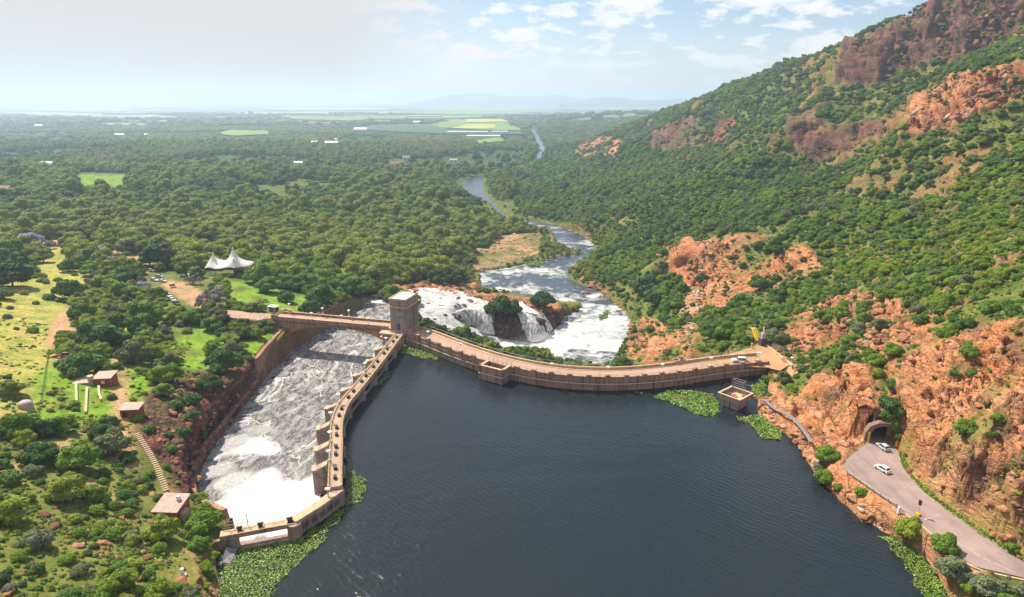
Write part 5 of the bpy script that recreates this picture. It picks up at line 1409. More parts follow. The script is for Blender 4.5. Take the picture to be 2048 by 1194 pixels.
# ------------------------------------------------------------------ access road and small things at the left bridgehead
rl = [W(a, b, 3.72) for a, b in ((452, 620), (548, 628), (556, 634), (520, 640), (452, 633))]
road_obj('access_road', rl, 3.72, m_damroad)
ar2 = [G(a, b) for a, b in ((290,520),(310,532),(345,565),(390,596),(430,618),(452,621),(452,632),(420,628),(372,600),(330,570),(300,548),(270,522))]
hX, hY = b2w(-1.5, 0)
rw_ = resample(np.array([W(452, 634, 3.7)[:2], W(500, 640.5, 3.7)[:2], W(520, 640.5, 3.7)[:2], W(534, 633.5, 3.7)[:2]]), 1.5)
rwall = empty('road_wall', (rw_[0][0], rw_[0][1], 2), 0, 'low tan wall with a post fence along the near edge of the approach road to the bridge', 'wall')
under(sweep('wall', rw_, [(-0.25, 0.0), (-0.25, 3.95), (0.2, 3.95), (0.2, 0.0)], m_pale), rwall)
for s_ in np.arange(0.2, arclen(rw_), 2.4):
    x, y, a = frame_at(rw_, s_); under(MB((x, y, 0), a).cyl((0, 0, 3.9), (0, 0, 5.6), 0.05, n=4).obj('fence_post', m_steel), rwall)
under(pipe_along('fence_rail', rw_, 0, 5.5, 0.035, m_steel, 4), rwall)
gx, gy = b2w(-6.5, BW+1.2)
gh = empty('guard_hut', (gx, gy, 3.7), ba, 'small dark guard hut with a flat white roof beside the left end of the bridge', 'guard hut')
MB().box(-1.6, 1.6, -1.1, 1.1, 0, 2.3).obj('wall', simple('dark_timber', (0.09, 0.05, 0.045), 0.8), gh)
MB().box(-2.2, 2.1, -1.5, 1.4, 2.3, 2.55).obj('roof', m_white, gh)
MB().box(-1.0, 0.2, -1.13, -1.10, 1.1, 1.9).obj('window', m_cglass, gh)
MB().box(0.6, 1.3, -1.13, -1.10, 0.05, 2.0).obj('door', m_tan, gh)
pb_, pe_ = Vector(W(452, 641.5, 2.0)), Vector(W(517, 648.5, 2.2))
pp = MB().cyl(tuple(pb_), tuple(pe_), 0.35, n=8).obj('water_pipe', simple('blue_grey_pipe', (0.45, 0.50, 0.58), 0.4, 0.2)); tag(pp, 'thick blue grey pipe lying below the approach road left of the bridge', 'pipe')

# ------------------------------------------------------------------ white peaked marquee
def marquee():
    base = G(462, 549); bx, by, bz = base
    D = proj(bx, by, bz)[2]; ppm = FPX/D
    r = empty('marquee_tent', (bx, by, bz), 0, 'large white peaked marquee tent among trees on the left bank', 'tent')
    def lx(px): return (px-462)/ppm
    # plan outline and heights (m) at corners; peaks as poles
    wdt = 14.0
    corners = [(lx(413), -2.5, 2.2), (lx(440), -5.0, 2.8), (lx(481), -6.5, 3.0), (lx(505), -2.0, 3.6), (lx(507), 4.0, 5.0), (lx(475), 7.0, 4.5), (lx(430), 6.0, 4.5), (lx(418), 2.0, 4.0)]
    peaks = [(lx(469.5), 1.2, 12.3), (lx(429), 1.0, 9.8), (lx(476), -3.2, 8.6)]
    pts = [(c[0], c[1]) for c in corners]
    xs = np.linspace(min(p[0] for p in pts), max(p[0] for p in pts), 90); ys = np.linspace(min(p[1] for p in pts), max(p[1] for p in pts), 60)
    X, Y = np.meshgrid(xs, ys)
    wts = 0; zz = 0
    for c in corners:
        w = 1/((X-c[0])**2+(Y-c[1])**2+1.5); wts = wts+w; zz = zz+w*c[2]
    Z = zz/wts+2.0
    for px_, py_, pz in peaks:
        d = np.hypot(X-px_, Y-py_)
        Z = np.maximum(Z, 0) + 0
        Z = Z + (pz-4.3)*np.exp(-d/2.4) * (1 if pz > 9 else 0.75)
    edge = dpoly(X, Y, pts); Z = Z-1.2*np.exp(-edge/1.2)
    ins = inpoly(X, Y, pts)
    idx = np.arange(X.size).reshape(X.shape)
    q = np.stack([idx[:-1, :-1], idx[:-1, 1:], idx[1:, 1:], idx[1:, :-1]], -1)[ins[:-1, :-1] & ins[1:, 1:] & ins[1:, :-1] & ins[:-1, 1:]]
    u, inv = np.unique(q.ravel(), return_inverse=True)
    m, t = new_mat('white_tent_fabric'); t.col((0.80, 0.78, 0.76)); t.rough(0.7)
    tr = t.node('ShaderNodeBsdfTranslucent'); tr.inputs['Color'].default_value = (0.8, 0.76, 0.7, 1); mx = t.node('ShaderNodeMixShader'); mx.inputs[0].default_value = 0.25
    t.lk(t.b.outputs[0], mx.inputs[1]); t.lk(tr.outputs[0], mx.inputs[2]); t.lk(mx.outputs[0], t.out.inputs['Surface'])
    o = mesh_np('canopy', np.stack([X.ravel()[u], Y.ravel()[u], Z.ravel()[u]], 1), inv.reshape(-1, 4), m, None, True, None, r)
    for px_, py_, pz in peaks:
        i_ = int(np.argmin((X-px_)**2+(Y-py_)**2)); top = float(Z.ravel()[i_])
        MB().cyl((px_, py_, 0), (px_, py_, top+0.3), 0.15, n=6).obj('pole', m_steel, r)
        MB().cyl((px_, py_, top-0.2), (px_, py_, top+0.6), 0.5, 0.3, 8).obj('peak_cap', m_white, r)
    for c in corners: MB().cyl((c[0]*0.98, c[1]*0.98, -0.3), (c[0]*0.98, c[1]*0.98, c[2]), 0.1, n=5).obj('edge_pole', m_steel, r)
    b_ = (lx(500), 1.5)
    MB().box(lx(470), lx(503), -1.5, 5.0, -0.5, 2.8).obj('back_hall', simple('dark_hall_wall', (0.05, 0.05, 0.07), 0.8), r)
marquee()
x, y, z = G(417, 527)
th = empty('thatched_shelter', (x, y, z), 0, 'round tan thatched roof shelter just left of the white marquee', 'shelter')
MB().cyl((0, 0, 2.4), (0, 0, 4.6), 4.6, 0.6, 14).obj('thatch_roof', simple('thatch', (0.36, 0.28, 0.18), 0.95, 0, 0.2, 2.0), th)
for t_ in np.linspace(0, 6.28, 7)[:-1]: MB().cyl((3.6*math.cos(t_), 3.6*math.sin(t_), -0.3), (3.6*math.cos(t_), 3.6*math.sin(t_), 2.6), 0.12, n=5).obj('post', m_dark, th)
x, y, z = G(379.5, 566)
wp = empty('white_pillar', (x, y, z), 0.3, 'tall white gate pillar in front of the grey bare tree near the parking', 'pillar')
MB().box(-0.35, 0.35, -0.35, 0.35, 0, 4.6).obj('shaft', m_white, wp); MB().box(-0.45, 0.45, -0.45, 0.45, 4.6, 4.8).obj('cap', m_white, wp)
x, y, z = G(345, 574)
ct = empty('brown_cart', (x, y, z), 0.5, 'small brown market cart standing on the orange forecourt', 'cart')
MB().box(-1.2, 1.2, -0.6, 0.6, 0.6, 1.3).obj('box', simple('brown_timber', (0.12, 0.06, 0.05), 0.8), ct); MB().box(-1.4, 1.4, -0.8, 0.8, 2.0, 2.15).obj('awning', m_tan, ct)
for x_ in (-1.2, 1.2): MB().cyl((x_, 0.6, 0), (x_, 0.6, 2.0), 0.05, n=4).obj('post', m_dark, ct)

# ------------------------------------------------------------------ huts on the left bank
def hut(name, px, py, rz, sx_, sy_, h, wallm, roofm, label, win=None, door=None, tilt=0.35, cat='hut', extra=None):
    x, y, z = G(px, py)
    zmin = min(H(x+dx_, y+dy_) for dx_ in (-sx_/2, sx_/2) for dy_ in (-sy_/2, sy_/2))
    r = empty(name, (x, y, z), rz, label, cat)
    b_ = float(zmin)-z-0.5
    MB().hexa([(-sx_/2, -sy_/2, b_), (sx_/2, -sy_/2, b_), (sx_/2, sy_/2, b_), (-sx_/2, sy_/2, b_)], [(-sx_/2, -sy_/2, h), (sx_/2, -sy_/2, h), (sx_/2, sy_/2, h+tilt), (-sx_/2, sy_/2, h+tilt)]).obj('wall', wallm, r)
    e = 0.35
    MB().hexa([(-sx_/2-e, -sy_/2-e, h+0.003), (sx_/2+e, -sy_/2-e, h+0.003), (sx_/2+e, sy_/2+e, h+tilt+0.05), (-sx_/2-e, sy_/2+e, h+tilt+0.05)],
              [(-sx_/2-e, -sy_/2-e, h+0.18), (sx_/2+e, -sy_/2-e, h+0.18), (sx_/2+e, sy_/2+e, h+tilt+0.2), (-sx_/2-e, sy_/2+e, h+tilt+0.2)]).obj('roof', roofm, r)
    if win:
        for wx in win: MB().box(wx-0.45, wx+0.45, -sy_/2-0.03, -sy_/2-0.003, h-1.5, h-0.7).obj('window', m_white, r)
    if door is not None: MB().box(door-0.45, door+0.45, -sy_/2-0.03, -sy_/2-0.003, 0.0, 2.0).obj('door', m_black, r)
    return r
h1 = hut('brick_pump_house', 213, 768, 0.12, 4.6, 4.4, 2.6, m_brick, m_roofpink, 'red brick pump house with a pale roof and round tank, on the bright lawn', [0.2])
MB().box(-7.2, -2.4, -2.6, 1.8, -0.6, 1.7).obj('annexe_wall', m_tan, h1)
MB().hexa([(-8.2, -2.9, 1.55), (-2.35, -2.9, 1.75), (-2.35, 2.2, 2.1), (-8.2, 2.2, 1.9)], [(-8.2, -2.9, 1.7), (-2.35, -2.9, 1.9), (-2.35, 2.2, 2.25), (-8.2, 2.2, 2.05)]).obj('annexe_roof', m_roofpink, h1)
MB().cyl((-3.3, -1.6, 1.9), (-3.3, -1.6, 3.5), 0.8, n=14).obj('tank', simple('cream_tank', (0.55, 0.45, 0.30), 0.6), h1)
h2 = hut('brick_store', 266, 832, 0.10, 4.6, 3.4, 2.6, m_brick, m_roofpink, 'small square brick store with a pink flat roof at the top of the long steps', None, -1.3)
h3 = hut('brick_weir_house', 346, 1030, -0.05, 5.0, 5.2, 2.5, m_brick, m_roofpink, 'dark red brick house at the foot of the long steps near the side weir', [-0.9, 0.1], None, 0.8)
MB().box(0.9, 1.6, 0.6, 1.2, 3.0, 4.2).obj('chimney', m_white, h3); MB().box(2.55, 3.6, -1.5, 0.6, -1, 1.6).obj('side_annexe', m_tan, h3)
MB().cyl((-3.4, -2.9, 0.5), (2.6, -2.9, 0.6), 0.06, n=5).obj('rail', m_white, h3)
# long flight of steps
sa, sb = G(333, 984), G(272, 868)
st = empty('long_steps', (sa[0], sa[1], sa[2]), 0, 'long straight flight of pale concrete steps climbing the bushy left bank', 'steps')
dx_, dy_ = sb[0]-sa[0], sb[1]-sa[1]; an = math.atan2(dy_, dx_)
NS = 30
for i in range(NS):
    f = (i+0.5)/NS; x = sa[0]+dx_*f; y = sa[1]+dy_*f; z = float(H(x, y))
    x += math.sin(f*3.1)*0.8
    under(MB((x, y, z), an).box(-0.17, 0.22, -0.65, 0.65, -0.5, 0.34).obj('step', m_tan), st)
# low stone walls and fence posts round the lawn
for lb, pts in (('leftmost short stone wall below the brick pump house', ((153, 770), (154, 808))), ('middle dark stone wall running down the lawn from the pump house annexe', ((175, 778), (172, 828))), ('right curved stone wall running down the lawn from the pump house', ((198, 775), (199, 790), (203, 803)))):
    L_ = resample(np.array([G(a, b)[:2] for a, b in pts]), 0.8)
    zz_ = np.array([float(H(p[0], p[1])) for p in L_])
    o = sweep('garden_wall', L_, [(-0.3, -0.3), (-0.3, 0.75), (0.3, 0.75), (0.3, -0.3)], m_tan, zoff=zz_); tag(o, lb, 'garden wall')
fence = empty('wire_fence', G(100, 700), 0, 'thin wire fence with dark posts running down the left field', 'fence')
fp_ = MB().cyl((0, 0, -0.2), (0, 0, 1.5), 0.07, n=5).obj('fence_post', m_dark)
FL = resample(np.array([G(a, b)[:2] for a, b in ((100, 705), (92, 750), (86, 790), (80, 830), (76, 880))]), 2.6)
for i, p in enumerate(FL):
    o = fp_ if i == 0 else fp_.copy()
    if i: COL.objects.link(o)
    o.location = (p[0], p[1], float(H(p[0], p[1]))); under(o, fence)
for z_ in (0.7, 1.3): under(sweep('wire', FL, [(-0.02, z_), (0.02, z_), (0.0, z_+0.03)], m_steel, zoff=np.array([float(H(p[0], p[1])) for p in FL])), fence)
x, y, z = G(52, 815)
wt_ = empty('round_reservoir', (x, y, z), 0, 'small domed grey water reservoir on the left field', 'water tank')
MB().cyl((0, 0, -0.5), (0, 0, 1.0), 1.7, n=16).obj('tank_wall', m_tan, wt_); MB().ball((0, 0, 1.0), 1.68, 16, 8, 0.62).obj('dome', simple('grey_dome', (0.42, 0.35, 0.38), 0.7), wt_, True)
x, y, z = G(366, 1151)
bc = empty('survey_beacon', (x, y, z), 0, 'small white survey beacon on the rocky point above the weeds', 'beacon')
MB().cyl((0, 0, -0.3), (0, 0, 1.5), 0.33, 0.30, 10).obj('pillar', m_white, bc); MB().box(-0.6, 0.6, -0.6, 0.6, -0.6, 0.1).obj('base', m_tan, bc)
# fallen pale log
ga, gb = G(205, 833), G(226, 843)
tag(MB().cyl((ga[0], ga[1], ga[2]+0.2), (gb[0], gb[1], gb[2]+0.35), 0.22, 0.14, 7).obj('fallen_log', simple('bleached_wood', (0.50, 0.42, 0.32), 0.9)), 'bleached fallen log below the lawn', 'log')
ga = W(712, 955, 0.1)
tag(MB().cyl((ga[0], ga[1], -0.3), (ga[0]-0.5, ga[1]+1.0, 1.6), 0.1, 0.06, 6).cyl((ga[0]-0.5, ga[1]+1.0, 1.6), (ga[0]-0.6, ga[1]+1.1, 2.6), 0.06, 0.03, 5).obj('dead_branch', simple('bleached_branch', (0.55, 0.50, 0.45), 0.9)), 'pale dead branch standing in the floating weeds beside the gates', 'branch')

# ------------------------------------------------------------------ right end of the dam: terrace things
tp = [W(a, b, 3.81) for a, b in ((1455, 731), (1400, 729.5), (1455, 709), (1519, 690.5), (1541, 696), (1563, 716), (1578, 730), (1560, 741), (1532, 735))]
road_obj('forecourt', tp, 3.805, mat_road('orange_gravel', (0.38, 0.225, 0.115), (0.46, 0.28, 0.15), (0.28, 0.17, 0.10)))
cl_ = resample(np.array([W(a, b, 3.8)[:2] for a, b in ((1530, 691), (1546, 703), (1566, 719), (1584, 733))]), 1.5)
tag(sweep('forecourt_wall', cl_, [(0, 3.3), (0, 4.4), (0.5, 4.4), (0.5, 3.3)], m_pale), 'low pale wall between the orange forecourt and the rock slope', 'wall')
x, y, z = W(1524.5, 690, 3.8)
mo = empty('stone_monument', (x, y, z), 0.2, 'dark stone monument with a pale pillar at the far corner of the forecourt', 'monument')
MB().box(-1.2, 1.2, -1.0, 1.0, 0, 2.6).obj('base', simple('dark_stone', (0.10, 0.06, 0.07), 0.8), mo); MB().box(1.2, 4.2, -0.6, 0.8, 0, 1.9).obj('low_wall', simple('dark_stone_wall', (0.10, 0.07, 0.06), 0.85), mo)
MB().box(-0.7, 0.7, -0.6, 0.6, 2.6, 4.6).obj('shaft', simple('grey_stone', (0.42, 0.38, 0.42), 0.7), mo); MB().cyl((0, 0, 4.6), (0, 0, 6.9), 0.32, 0.25, 8).obj('pillar', m_white, mo)
x, y, z = W(1503.5, 696, 3.8)
tag(MB((x, y, z)).cyl((0, 0, 0), (0, 0, 1.3), 0.4, 0.35, 8).ball((0, 0, 1.5), 0.4).obj('yellow_post', m_yellow), 'yellow post at the downstream parapet near the monument', 'post')
x, y, z = W(1582, 735, 3.8); lamp(x, y, z+0.8, 'white globe lamp on a dark stone base at the far right end of the dam')
ga, gb = G(1515, 684), G(1506, 662)
ys = empty('yellow_stairway', ga, 0, 'steep yellow stairway climbing the bushes behind the monument', 'stairway')
sdx, sdy = gb[0]-ga[0], gb[1]-ga[1]; an = math.atan2(sdy, sdx)
zt_ = gb[2]+0.3
NY = 16
for i in range(NY):
    f = i/(NY-1); x = ga[0]+sdx*f; y = ga[1]+sdy*f; z = ga[2]+0.6+(zt_-ga[2])*f
    under(MB((x, y, z), an).box(-0.2, 0.2, -0.75, 0.75, -0.08, 0.08).obj('step', m_yellow), ys)
for o_ in (-0.8, 0.8):
    nx_, ny_ = -math.sin(an)*o_, math.cos(an)*o_
    under(MB().cyl((ga[0]+nx_, ga[1]+ny_, ga[2]+1.5), (gb[0]+nx_, gb[1]+ny_, zt_+1.4), 0.07, n=5).obj('hand_rail', m_yellow), ys)
    under(MB().cyl((gb[0]+nx_, gb[1]+ny_, gb[2]-1), (gb[0]+nx_, gb[1]+ny_, zt_+2.4), 0.14, n=5).obj('post', m_tan), ys)
under(MB((gb[0], gb[1], zt_+0.5), an).box(0.1, 1.8, -0.9, 0.9, -0.1, 0.1).obj('landing', m_tan), ys)
for px_, lb in ((1357, 'left one of two open white concrete rings behind the dam parapet'), (1367, 'right one of two open white concrete rings behind the dam parapet')):
    x, y, z = W(px_, 735 if px_ < 1360 else 733, 3.6)
    r = empty('concrete_ring', (x, y+3.5, z), 0, lb, 'concrete ring', 'two concrete rings')
    ri = MB(); n = 14
    vs = []; fs = []
    for rr, zz_ in ((1.35, -6), (1.35, 1.6), (1.1, 1.6), (1.1, 0.2)): vs += [(rr*math.cos(2*math.pi*i/n), rr*math.sin(2*math.pi*i/n), zz_) for i in range(n)]
    for j in range(3): fs += [(j*n+i, j*n+(i+1) % n, (j+1)*n+(i+1) % n, (j+1)*n+i) for i in range(n)]
    ri.add(vs, fs).obj('ring', m_pale if px_ < 1360 else m_tower, r)
    MB().cyl((0, 0, -0.2), (0, 0, 0.15), 1.12, n=14).obj('cover', m_dark, r)
x, y, z = W(1544, 742, 3.6)
sf = empty('steel_screen_fence', W(1541, 700, 3.8), -0.9, 'short grey slatted screen fence behind the forecourt wall', 'fence')
for i in range(5): MB().box(i*0.9, i*0.9+0.45, 0.9, 1.0, 0, 2.4).obj('slat', m_steel, sf)

# ------------------------------------------------------------------ far buildings, fields, river bridge
m_wallw = simple('white_plaster', (0.66, 0.60, 0.54), 0.85); m_tile = simple('red_roof_tiles', (0.34, 0.13, 0.09), 0.8, 0, 0.2); m_tin = simple('pale_tin_roof', (0.66, 0.66, 0.68), 0.5); m_thatch = simple('grey_thatch', (0.28, 0.23, 0.22), 0.95)
def house(px, py, wm, dm, hm, wall, roof, label, rz=0.0, flat=False, cat='house', lift=0.0, group=None):
    x, y, z = G(px, py); z += lift
    r = empty('far_house' if cat == 'house' else 'far_shed', (x, y, z), rz, label, cat, group)
    MB().box(-wm/2, wm/2, -dm/2, dm/2, -3, hm).obj('wall', wall, r)
    if flat: MB().box(-wm/2-0.4, wm/2+0.4, -dm/2-0.4, dm/2+0.4, hm, hm+0.5).obj('roof', roof, r)
    else:
        e = 0.7; rh = dm*0.28
        MB().add([(-wm/2-e, -dm/2-e, hm), (wm/2+e, -dm/2-e, hm), (wm/2+e, dm/2+e, hm), (-wm/2-e, dm/2+e, hm), (-wm/2-e, 0, hm+rh), (wm/2+e, 0, hm+rh)],
                 [(0, 1, 5, 4), (2, 3, 4, 5), (0, 4, 3), (1, 2, 5), (0, 3, 2, 1)]).obj('roof', roof, r)
    if wm < 60:
        k = max(1, int(wm//6))
        for i in range(k):
            wx = -wm/2+(i+0.5)*wm/k
            MB().box(wx-0.9, wx+0.9, -dm/2-0.06, -dm/2-0.004, hm*0.35, hm*0.8).obj('window', m_cglass, r)
    return r
HOUSES = [
 (793,336,24,14,5,m_wallw,m_tile,'red roofed house with pale walls standing among trees left of the river',0.5),
 (813,324,13,13,6,m_wallw,m_thatch,'tall grey thatched gable just behind the red roofed house',0.2),
 (907,328,14,8,5,m_wallw,m_tan,'small pale house right beside the river bend below the white sheds',0.1),
 (598,333,14,8,4,m_wallw,m_tin,'small white roofed house in the middle of the forest, below the dark hill',0.0),
 (77,336,16,9,4,m_wallw,m_tin,'small white house at the far left among the dark trees, left of its neighbour',0.3),
 (98,336,18,9,5,m_wallw,m_tin,'white walled house at the far left, the brightest of that pair',0.0),
 (22,345,16,9,5,m_wallw,m_tin,'isolated pale house near the left edge of the picture',0.2),
 (4,393,20,12,5,m_wallw,m_tile,'red tiled roof cut by the left edge of the picture',0.1),
 (240,274,30,12,5,m_wallw,m_tin,'long white roofed shed left of the small bright clearing, far forest',0.0),
 (296,273,18,10,4,m_wallw,m_tin,'short white roofed shed, right neighbour of the long one in the far forest',0.0),
 (415,340,9,7,4,m_wallw,m_tile,'tiny pink gabled house in the forest above the marquee',0.0),
 (664,291,34,14,5,m_wallw,m_tin,'long low white building below the far road bend',0.0),
 (630,289,16,10,4,m_wallw,m_tin,'small white block left of the long low building',0.0),
 (670,283,14,9,4,m_wallw,m_tin,'small white block above the long low building',0.0),
 (568,247,60,25,8,m_wallw,m_tile,'pinkish farm building in front of the far pale green field',0.0),
 (640,251,110,20,6,m_wallw,m_tile,'very long low reddish farm building right of the pinkish one',0.0),
 (722,265,50,25,6,m_wallw,m_tin,'white roofed farm shed at the edge of the blue forest',0.0),
 (840,249,70,25,6,m_wallw,m_tin,'white farm shed at the left end of the large green fields',0.0),
 (25,247,30,15,6,m_wallw,m_tin,'small white shed at the far left under the pale field',0.0),
 (79,256,34,15,6,m_wallw,m_tin,'small white shed at the far left, right of the other one',0.0),
]
for h in HOUSES:
    px_, py_, wm, dm, hm, wa_, ro_, lb, rz_ = h
    house(px_, py_, wm, dm, hm, wa_, ro_, lb, rz_, False, 'house' if wm < 30 else 'shed', 3.0 if py_ > 270 else 6)
for q in ((935,268.5,150,55,7,m_tin,m_tin,'largest white greenhouse block beside the green fields',0.0,True), (967,276.5,110,60,6,m_tin,m_tin,'second white greenhouse block, in front of the largest one',0.0,True),
          (1000,268,60,55,7,m_tin,m_tin,'white greenhouse block right of the tall poplar row',0.0,True)):
    house(*q, cat='greenhouse', lift=3)
x0_, x1_ = G(1083, 303), W(1107, 300.5, -26)
fb_ = empty('river_bridge', (x0_[0], x0_[1], -32), 0, 'low pale bridge crossing the river far downstream', 'bridge')
MB().box(-8, 46, -4, 4, 5, 6.5).obj('deck', m_tin, fb_)
for i_ in range(5): MB().box(-4+i_*11, -2.5+i_*11, -3, 3, -4, 5).obj('pier', m_pale, fb_)
def drape(name, pl, mat, lift, label=None, cat=None, kind='structure', dens=24):
    P = [G(a, b)[:2] for a, b in pl]
    Q = []
    for i in range(len(P)):
        a, b = P[i], P[(i+1) % len(P)]
        for f in np.linspace(0, 1, 10, endpoint=False): Q.append((a[0]*(1-f)+b[0]*f, a[1]*(1-f)+b[1]*f))
    Q = [(x, y, float(H(x, y))+lift) for x, y in Q]
    o = poly_obj(name, Q, mat, kind); return o
def field_mat(name, a, b, sc):
    m, t = new_mat(name); P = t.pos(); n = t.noise(t.scale(P, (1, 0.25, 1)), sc, 4, 0.6)
    sp = t.node('ShaderNodeSeparateXYZ'); t.lk(P, sp.inputs[0]); w = t.math('SINE', t.math('MULTIPLY', sp.outputs[1], 0.12))
    c = t.mix(t.ramp(n, [(0.35, 0.0), (0.65, 1.0)]), a, b); c = t.mix(t.math('MULTIPLY_ADD', w, 0.10, 0.10), c, (a[0]*0.6, a[1]*0.6, a[2]*0.6)); t.col(c); t.rough(0.95); return m
fg = field_mat('green_crop', (0.12, 0.21, 0.035), (0.17, 0.26, 0.045), 0.01); fy = field_mat('yellow_crop', (0.32, 0.36, 0.045), (0.38, 0.40, 0.06), 0.01); fd = field_mat('dark_orchard', (0.045, 0.09, 0.03), (0.06, 0.11, 0.035), 0.02); fp = field_mat('pale_field', (0.22, 0.28, 0.10), (0.30, 0.32, 0.16), 0.006); fl_ = field_mat('lawn_green', (0.13, 0.24, 0.03), (0.17, 0.28, 0.04), 0.02)
FIELDS = [([(860,250),(905,240),(1010,239),(1045,262),(960,261),(880,257)], fg, 2.5), ([(903,258),(935,250.5),(990,250.5),(990,257),(960,259.5)], fy, 3.0), ([(935,240),(1000,240),(1020,246),(930,247)], fy, 3.0),
          ([(790,250),(860,250),(900,262),(1040,264),(1045,271),(860,269),(740,262),(700,256)], fd, 2.8), ([(560,233),(720,235),(735,241),(700,244),(580,240)], fg, 3), ([(430,270),(460,262),(535,264),(540,271),(470,274)], fl_, 3), ([(20,214),(200,215),(280,222),(190,226),(20,220)], fp, 3),
          ([(945,284),(1000,277),(1010,284),(960,290)], fl_, 2.5), ([(820,222),(1060,221),(1130,223),(1100,230),(900,231),(800,228)], fg, 4), ([(500,216),(640,215),(800,218),(760,222),(560,222)], fp, 4), ([(1100,217),(1330,214),(1340,219),(1160,222)], fg, 4), ([(20,226),(250,228),(380,236),(260,238),(60,232)], fp, 3), ([(640,236),(860,232),(1000,235),(880,239),(760,240)], fg, 3)]
FIELD_XY = []
for pl, fm, lf in FIELDS:
    drape('field', pl, fm, lf+(5 if pl[0][1] < 245 else 2))
    FIELD_XY.append([G(a, b)[:2] for a, b in pl])
# distant hills on the horizon
def hills(name, pts, D):
    line = []
    vs = []; fs = []
    xs = np.linspace(pts[0][0], pts[-1][0], 120)
    hy = np.interp(xs, [p[0] for p in pts], [p[1] for p in pts])
    V = []
    nj = 8
    for j in range(nj):
        f = j/(nj-1)      # 0 foot towards us, 1 far foot
        s_ = math.sin(math.pi*f)
        for i, px_ in enumerate(xs):
            y_ = D*(0.94+0.12*f)
            X = (px_-1024)/FPX*D
            Ztop = CAMZ+D*(CP*(597-hy[i])/FPX-SP)*1.0
            Z = -60+(Ztop+60)*s_**0.8+ (vnoise2(np.array([X/900.]), np.array([y_/700.]), 4)[0]-0.5)*90*s_*(1 if j not in (3, 4) else 0.25)
            V.append((X, y_, Z))
    n = len(xs)
    F = [(j*n+i, j*n+i+1, (j+1)*n+i+1, (j+1)*n+i) for j in range(nj-1) for i in range(n-1)]
    return mesh_np(name, V, F, m_hill, 'structure', True)
m_hill, t = new_mat('far_hillside'); t.col(t.ramp(t.noise(t.pos(), 0.002, 4, 0.6), [(0.4, (0.03, 0.06, 0.03)), (0.6, (0.07, 0.09, 0.05))])); t.rough(1.0)
hills('distant_hills', [(830,206),(868,198),(900,190),(940,187),(975,187),(1010,192),(1060,193),(1110,190),(1150,196),(1200,207)], 17000)
hills('distant_hills', [(1120,207),(1150,202),(1180,196),(1200,193),(1225,193),(1260,200),(1300,199),(1350,198),(1420,199),(1500,205)], 13500)
for i_, (px_, py_, w_, h_) in enumerate(((60,208,300,30),(300,209,350,25),(420,211,260,20),(536,210,9,48),(640,212,300,22),(720,214,200,20),(860,217,240,18),(960,214,260,18),(1070,214,220,18),(1180,212,200,18),(1240,213,160,18),(1165,222,60,20),(1200,218,50,20),(1218,218,14,34),(1060,210,200,16),(1290,209,240,16))):
    D_ = 5200+900*(i_ % 3); x, y = (px_-1024)/FPX*D_, D_*0.97
    r = empty('far_factory' if h_ < 40 else 'far_silo', (x, y, -38), 0, [['leftmost','second','third','','fourth','fifth','sixth','seventh','eighth','ninth','tenth','eleventh','twelfth','','thirteenth','fourteenth'][i_]+' pale industrial building along the hazy horizon', 'tall thin pale tower on the hazy horizon'][h_ > 40], 'building', 'pale buildings along the hazy horizon' if h_ < 40 else None)
    MB().box(-w_/2, w_/2, -40, 40, -5, h_).obj('wall', m_wallw, r); MB().box(-w_/2-2, w_/2+2, -42, 42, h_, h_+3).obj('roof', m_tin, r)
# ------------------------------------------------------------------ foliage meshes
def leaf_mat(name, stops, trans=0.33):
    m, t = new_mat(name)
    tint = t.attr('tint', 'INSTANCER')
    c = t.ramp(tint, stops)
    g = t.node('ShaderNodeNewGeometry')
    rnd = g.outputs['Random Per Island']
    c = t.mix(t.ramp(rnd, [(0.0, 0.35), (0.3, 0.0), (0.5001, 0.0), (1.0, 0.0)]), c, (0.02, 0.05, 0.010))
    c = t.mix(t.ramp(rnd, [(0.0, 0.0), (0.55, 0.0), (1.0, 0.38)]), c, (0.36, 0.42, 0.07))
    n = t.noise(t.pos(), 0.35, 3, 0.6)
    c = t.mix(t.ramp(n, [(0.40, 0.25), (0.55, 0.0)]), c, (0.03, 0.07, 0.015))
    t.col(c); t.rough(0.65); t.spec(0.25)
    tr = t.node('ShaderNodeBsdfTranslucent'); t.lk(c, tr.inputs['Color']); mx = t.node('ShaderNodeMixShader'); mx.inputs[0].default_value = trans
    t.lk(t.b.outputs[0], mx.inputs[1]); t.lk(tr.outputs[0], mx.inputs[2]); t.lk(mx.outputs[0], t.out.inputs['Surface'])
    return m
TINTS = [(0.0, (0.024, 0.070, 0.018)), (0.18, (0.046, 0.125, 0.020)), (0.36, (0.092, 0.205, 0.018)), (0.52, (0.18, 0.305, 0.016)), (0.66, (0.31, 0.37, 0.022)), (0.78, (0.160, 0.165, 0.065)), (0.88, (0.20, 0.23, 0.13)), (0.95, (0.34, 0.29, 0.30)), (1.0, (0.44, 0.40, 0.66))]
m_leaf = leaf_mat('foliage', TINTS)
m_bark = simple('bark', (0.14, 0.10, 0.075), 0.9, 0, 0.2)
m_twig = simple('grey_twigs', (0.23, 0.165, 0.145), 0.9, 0, 0.2)
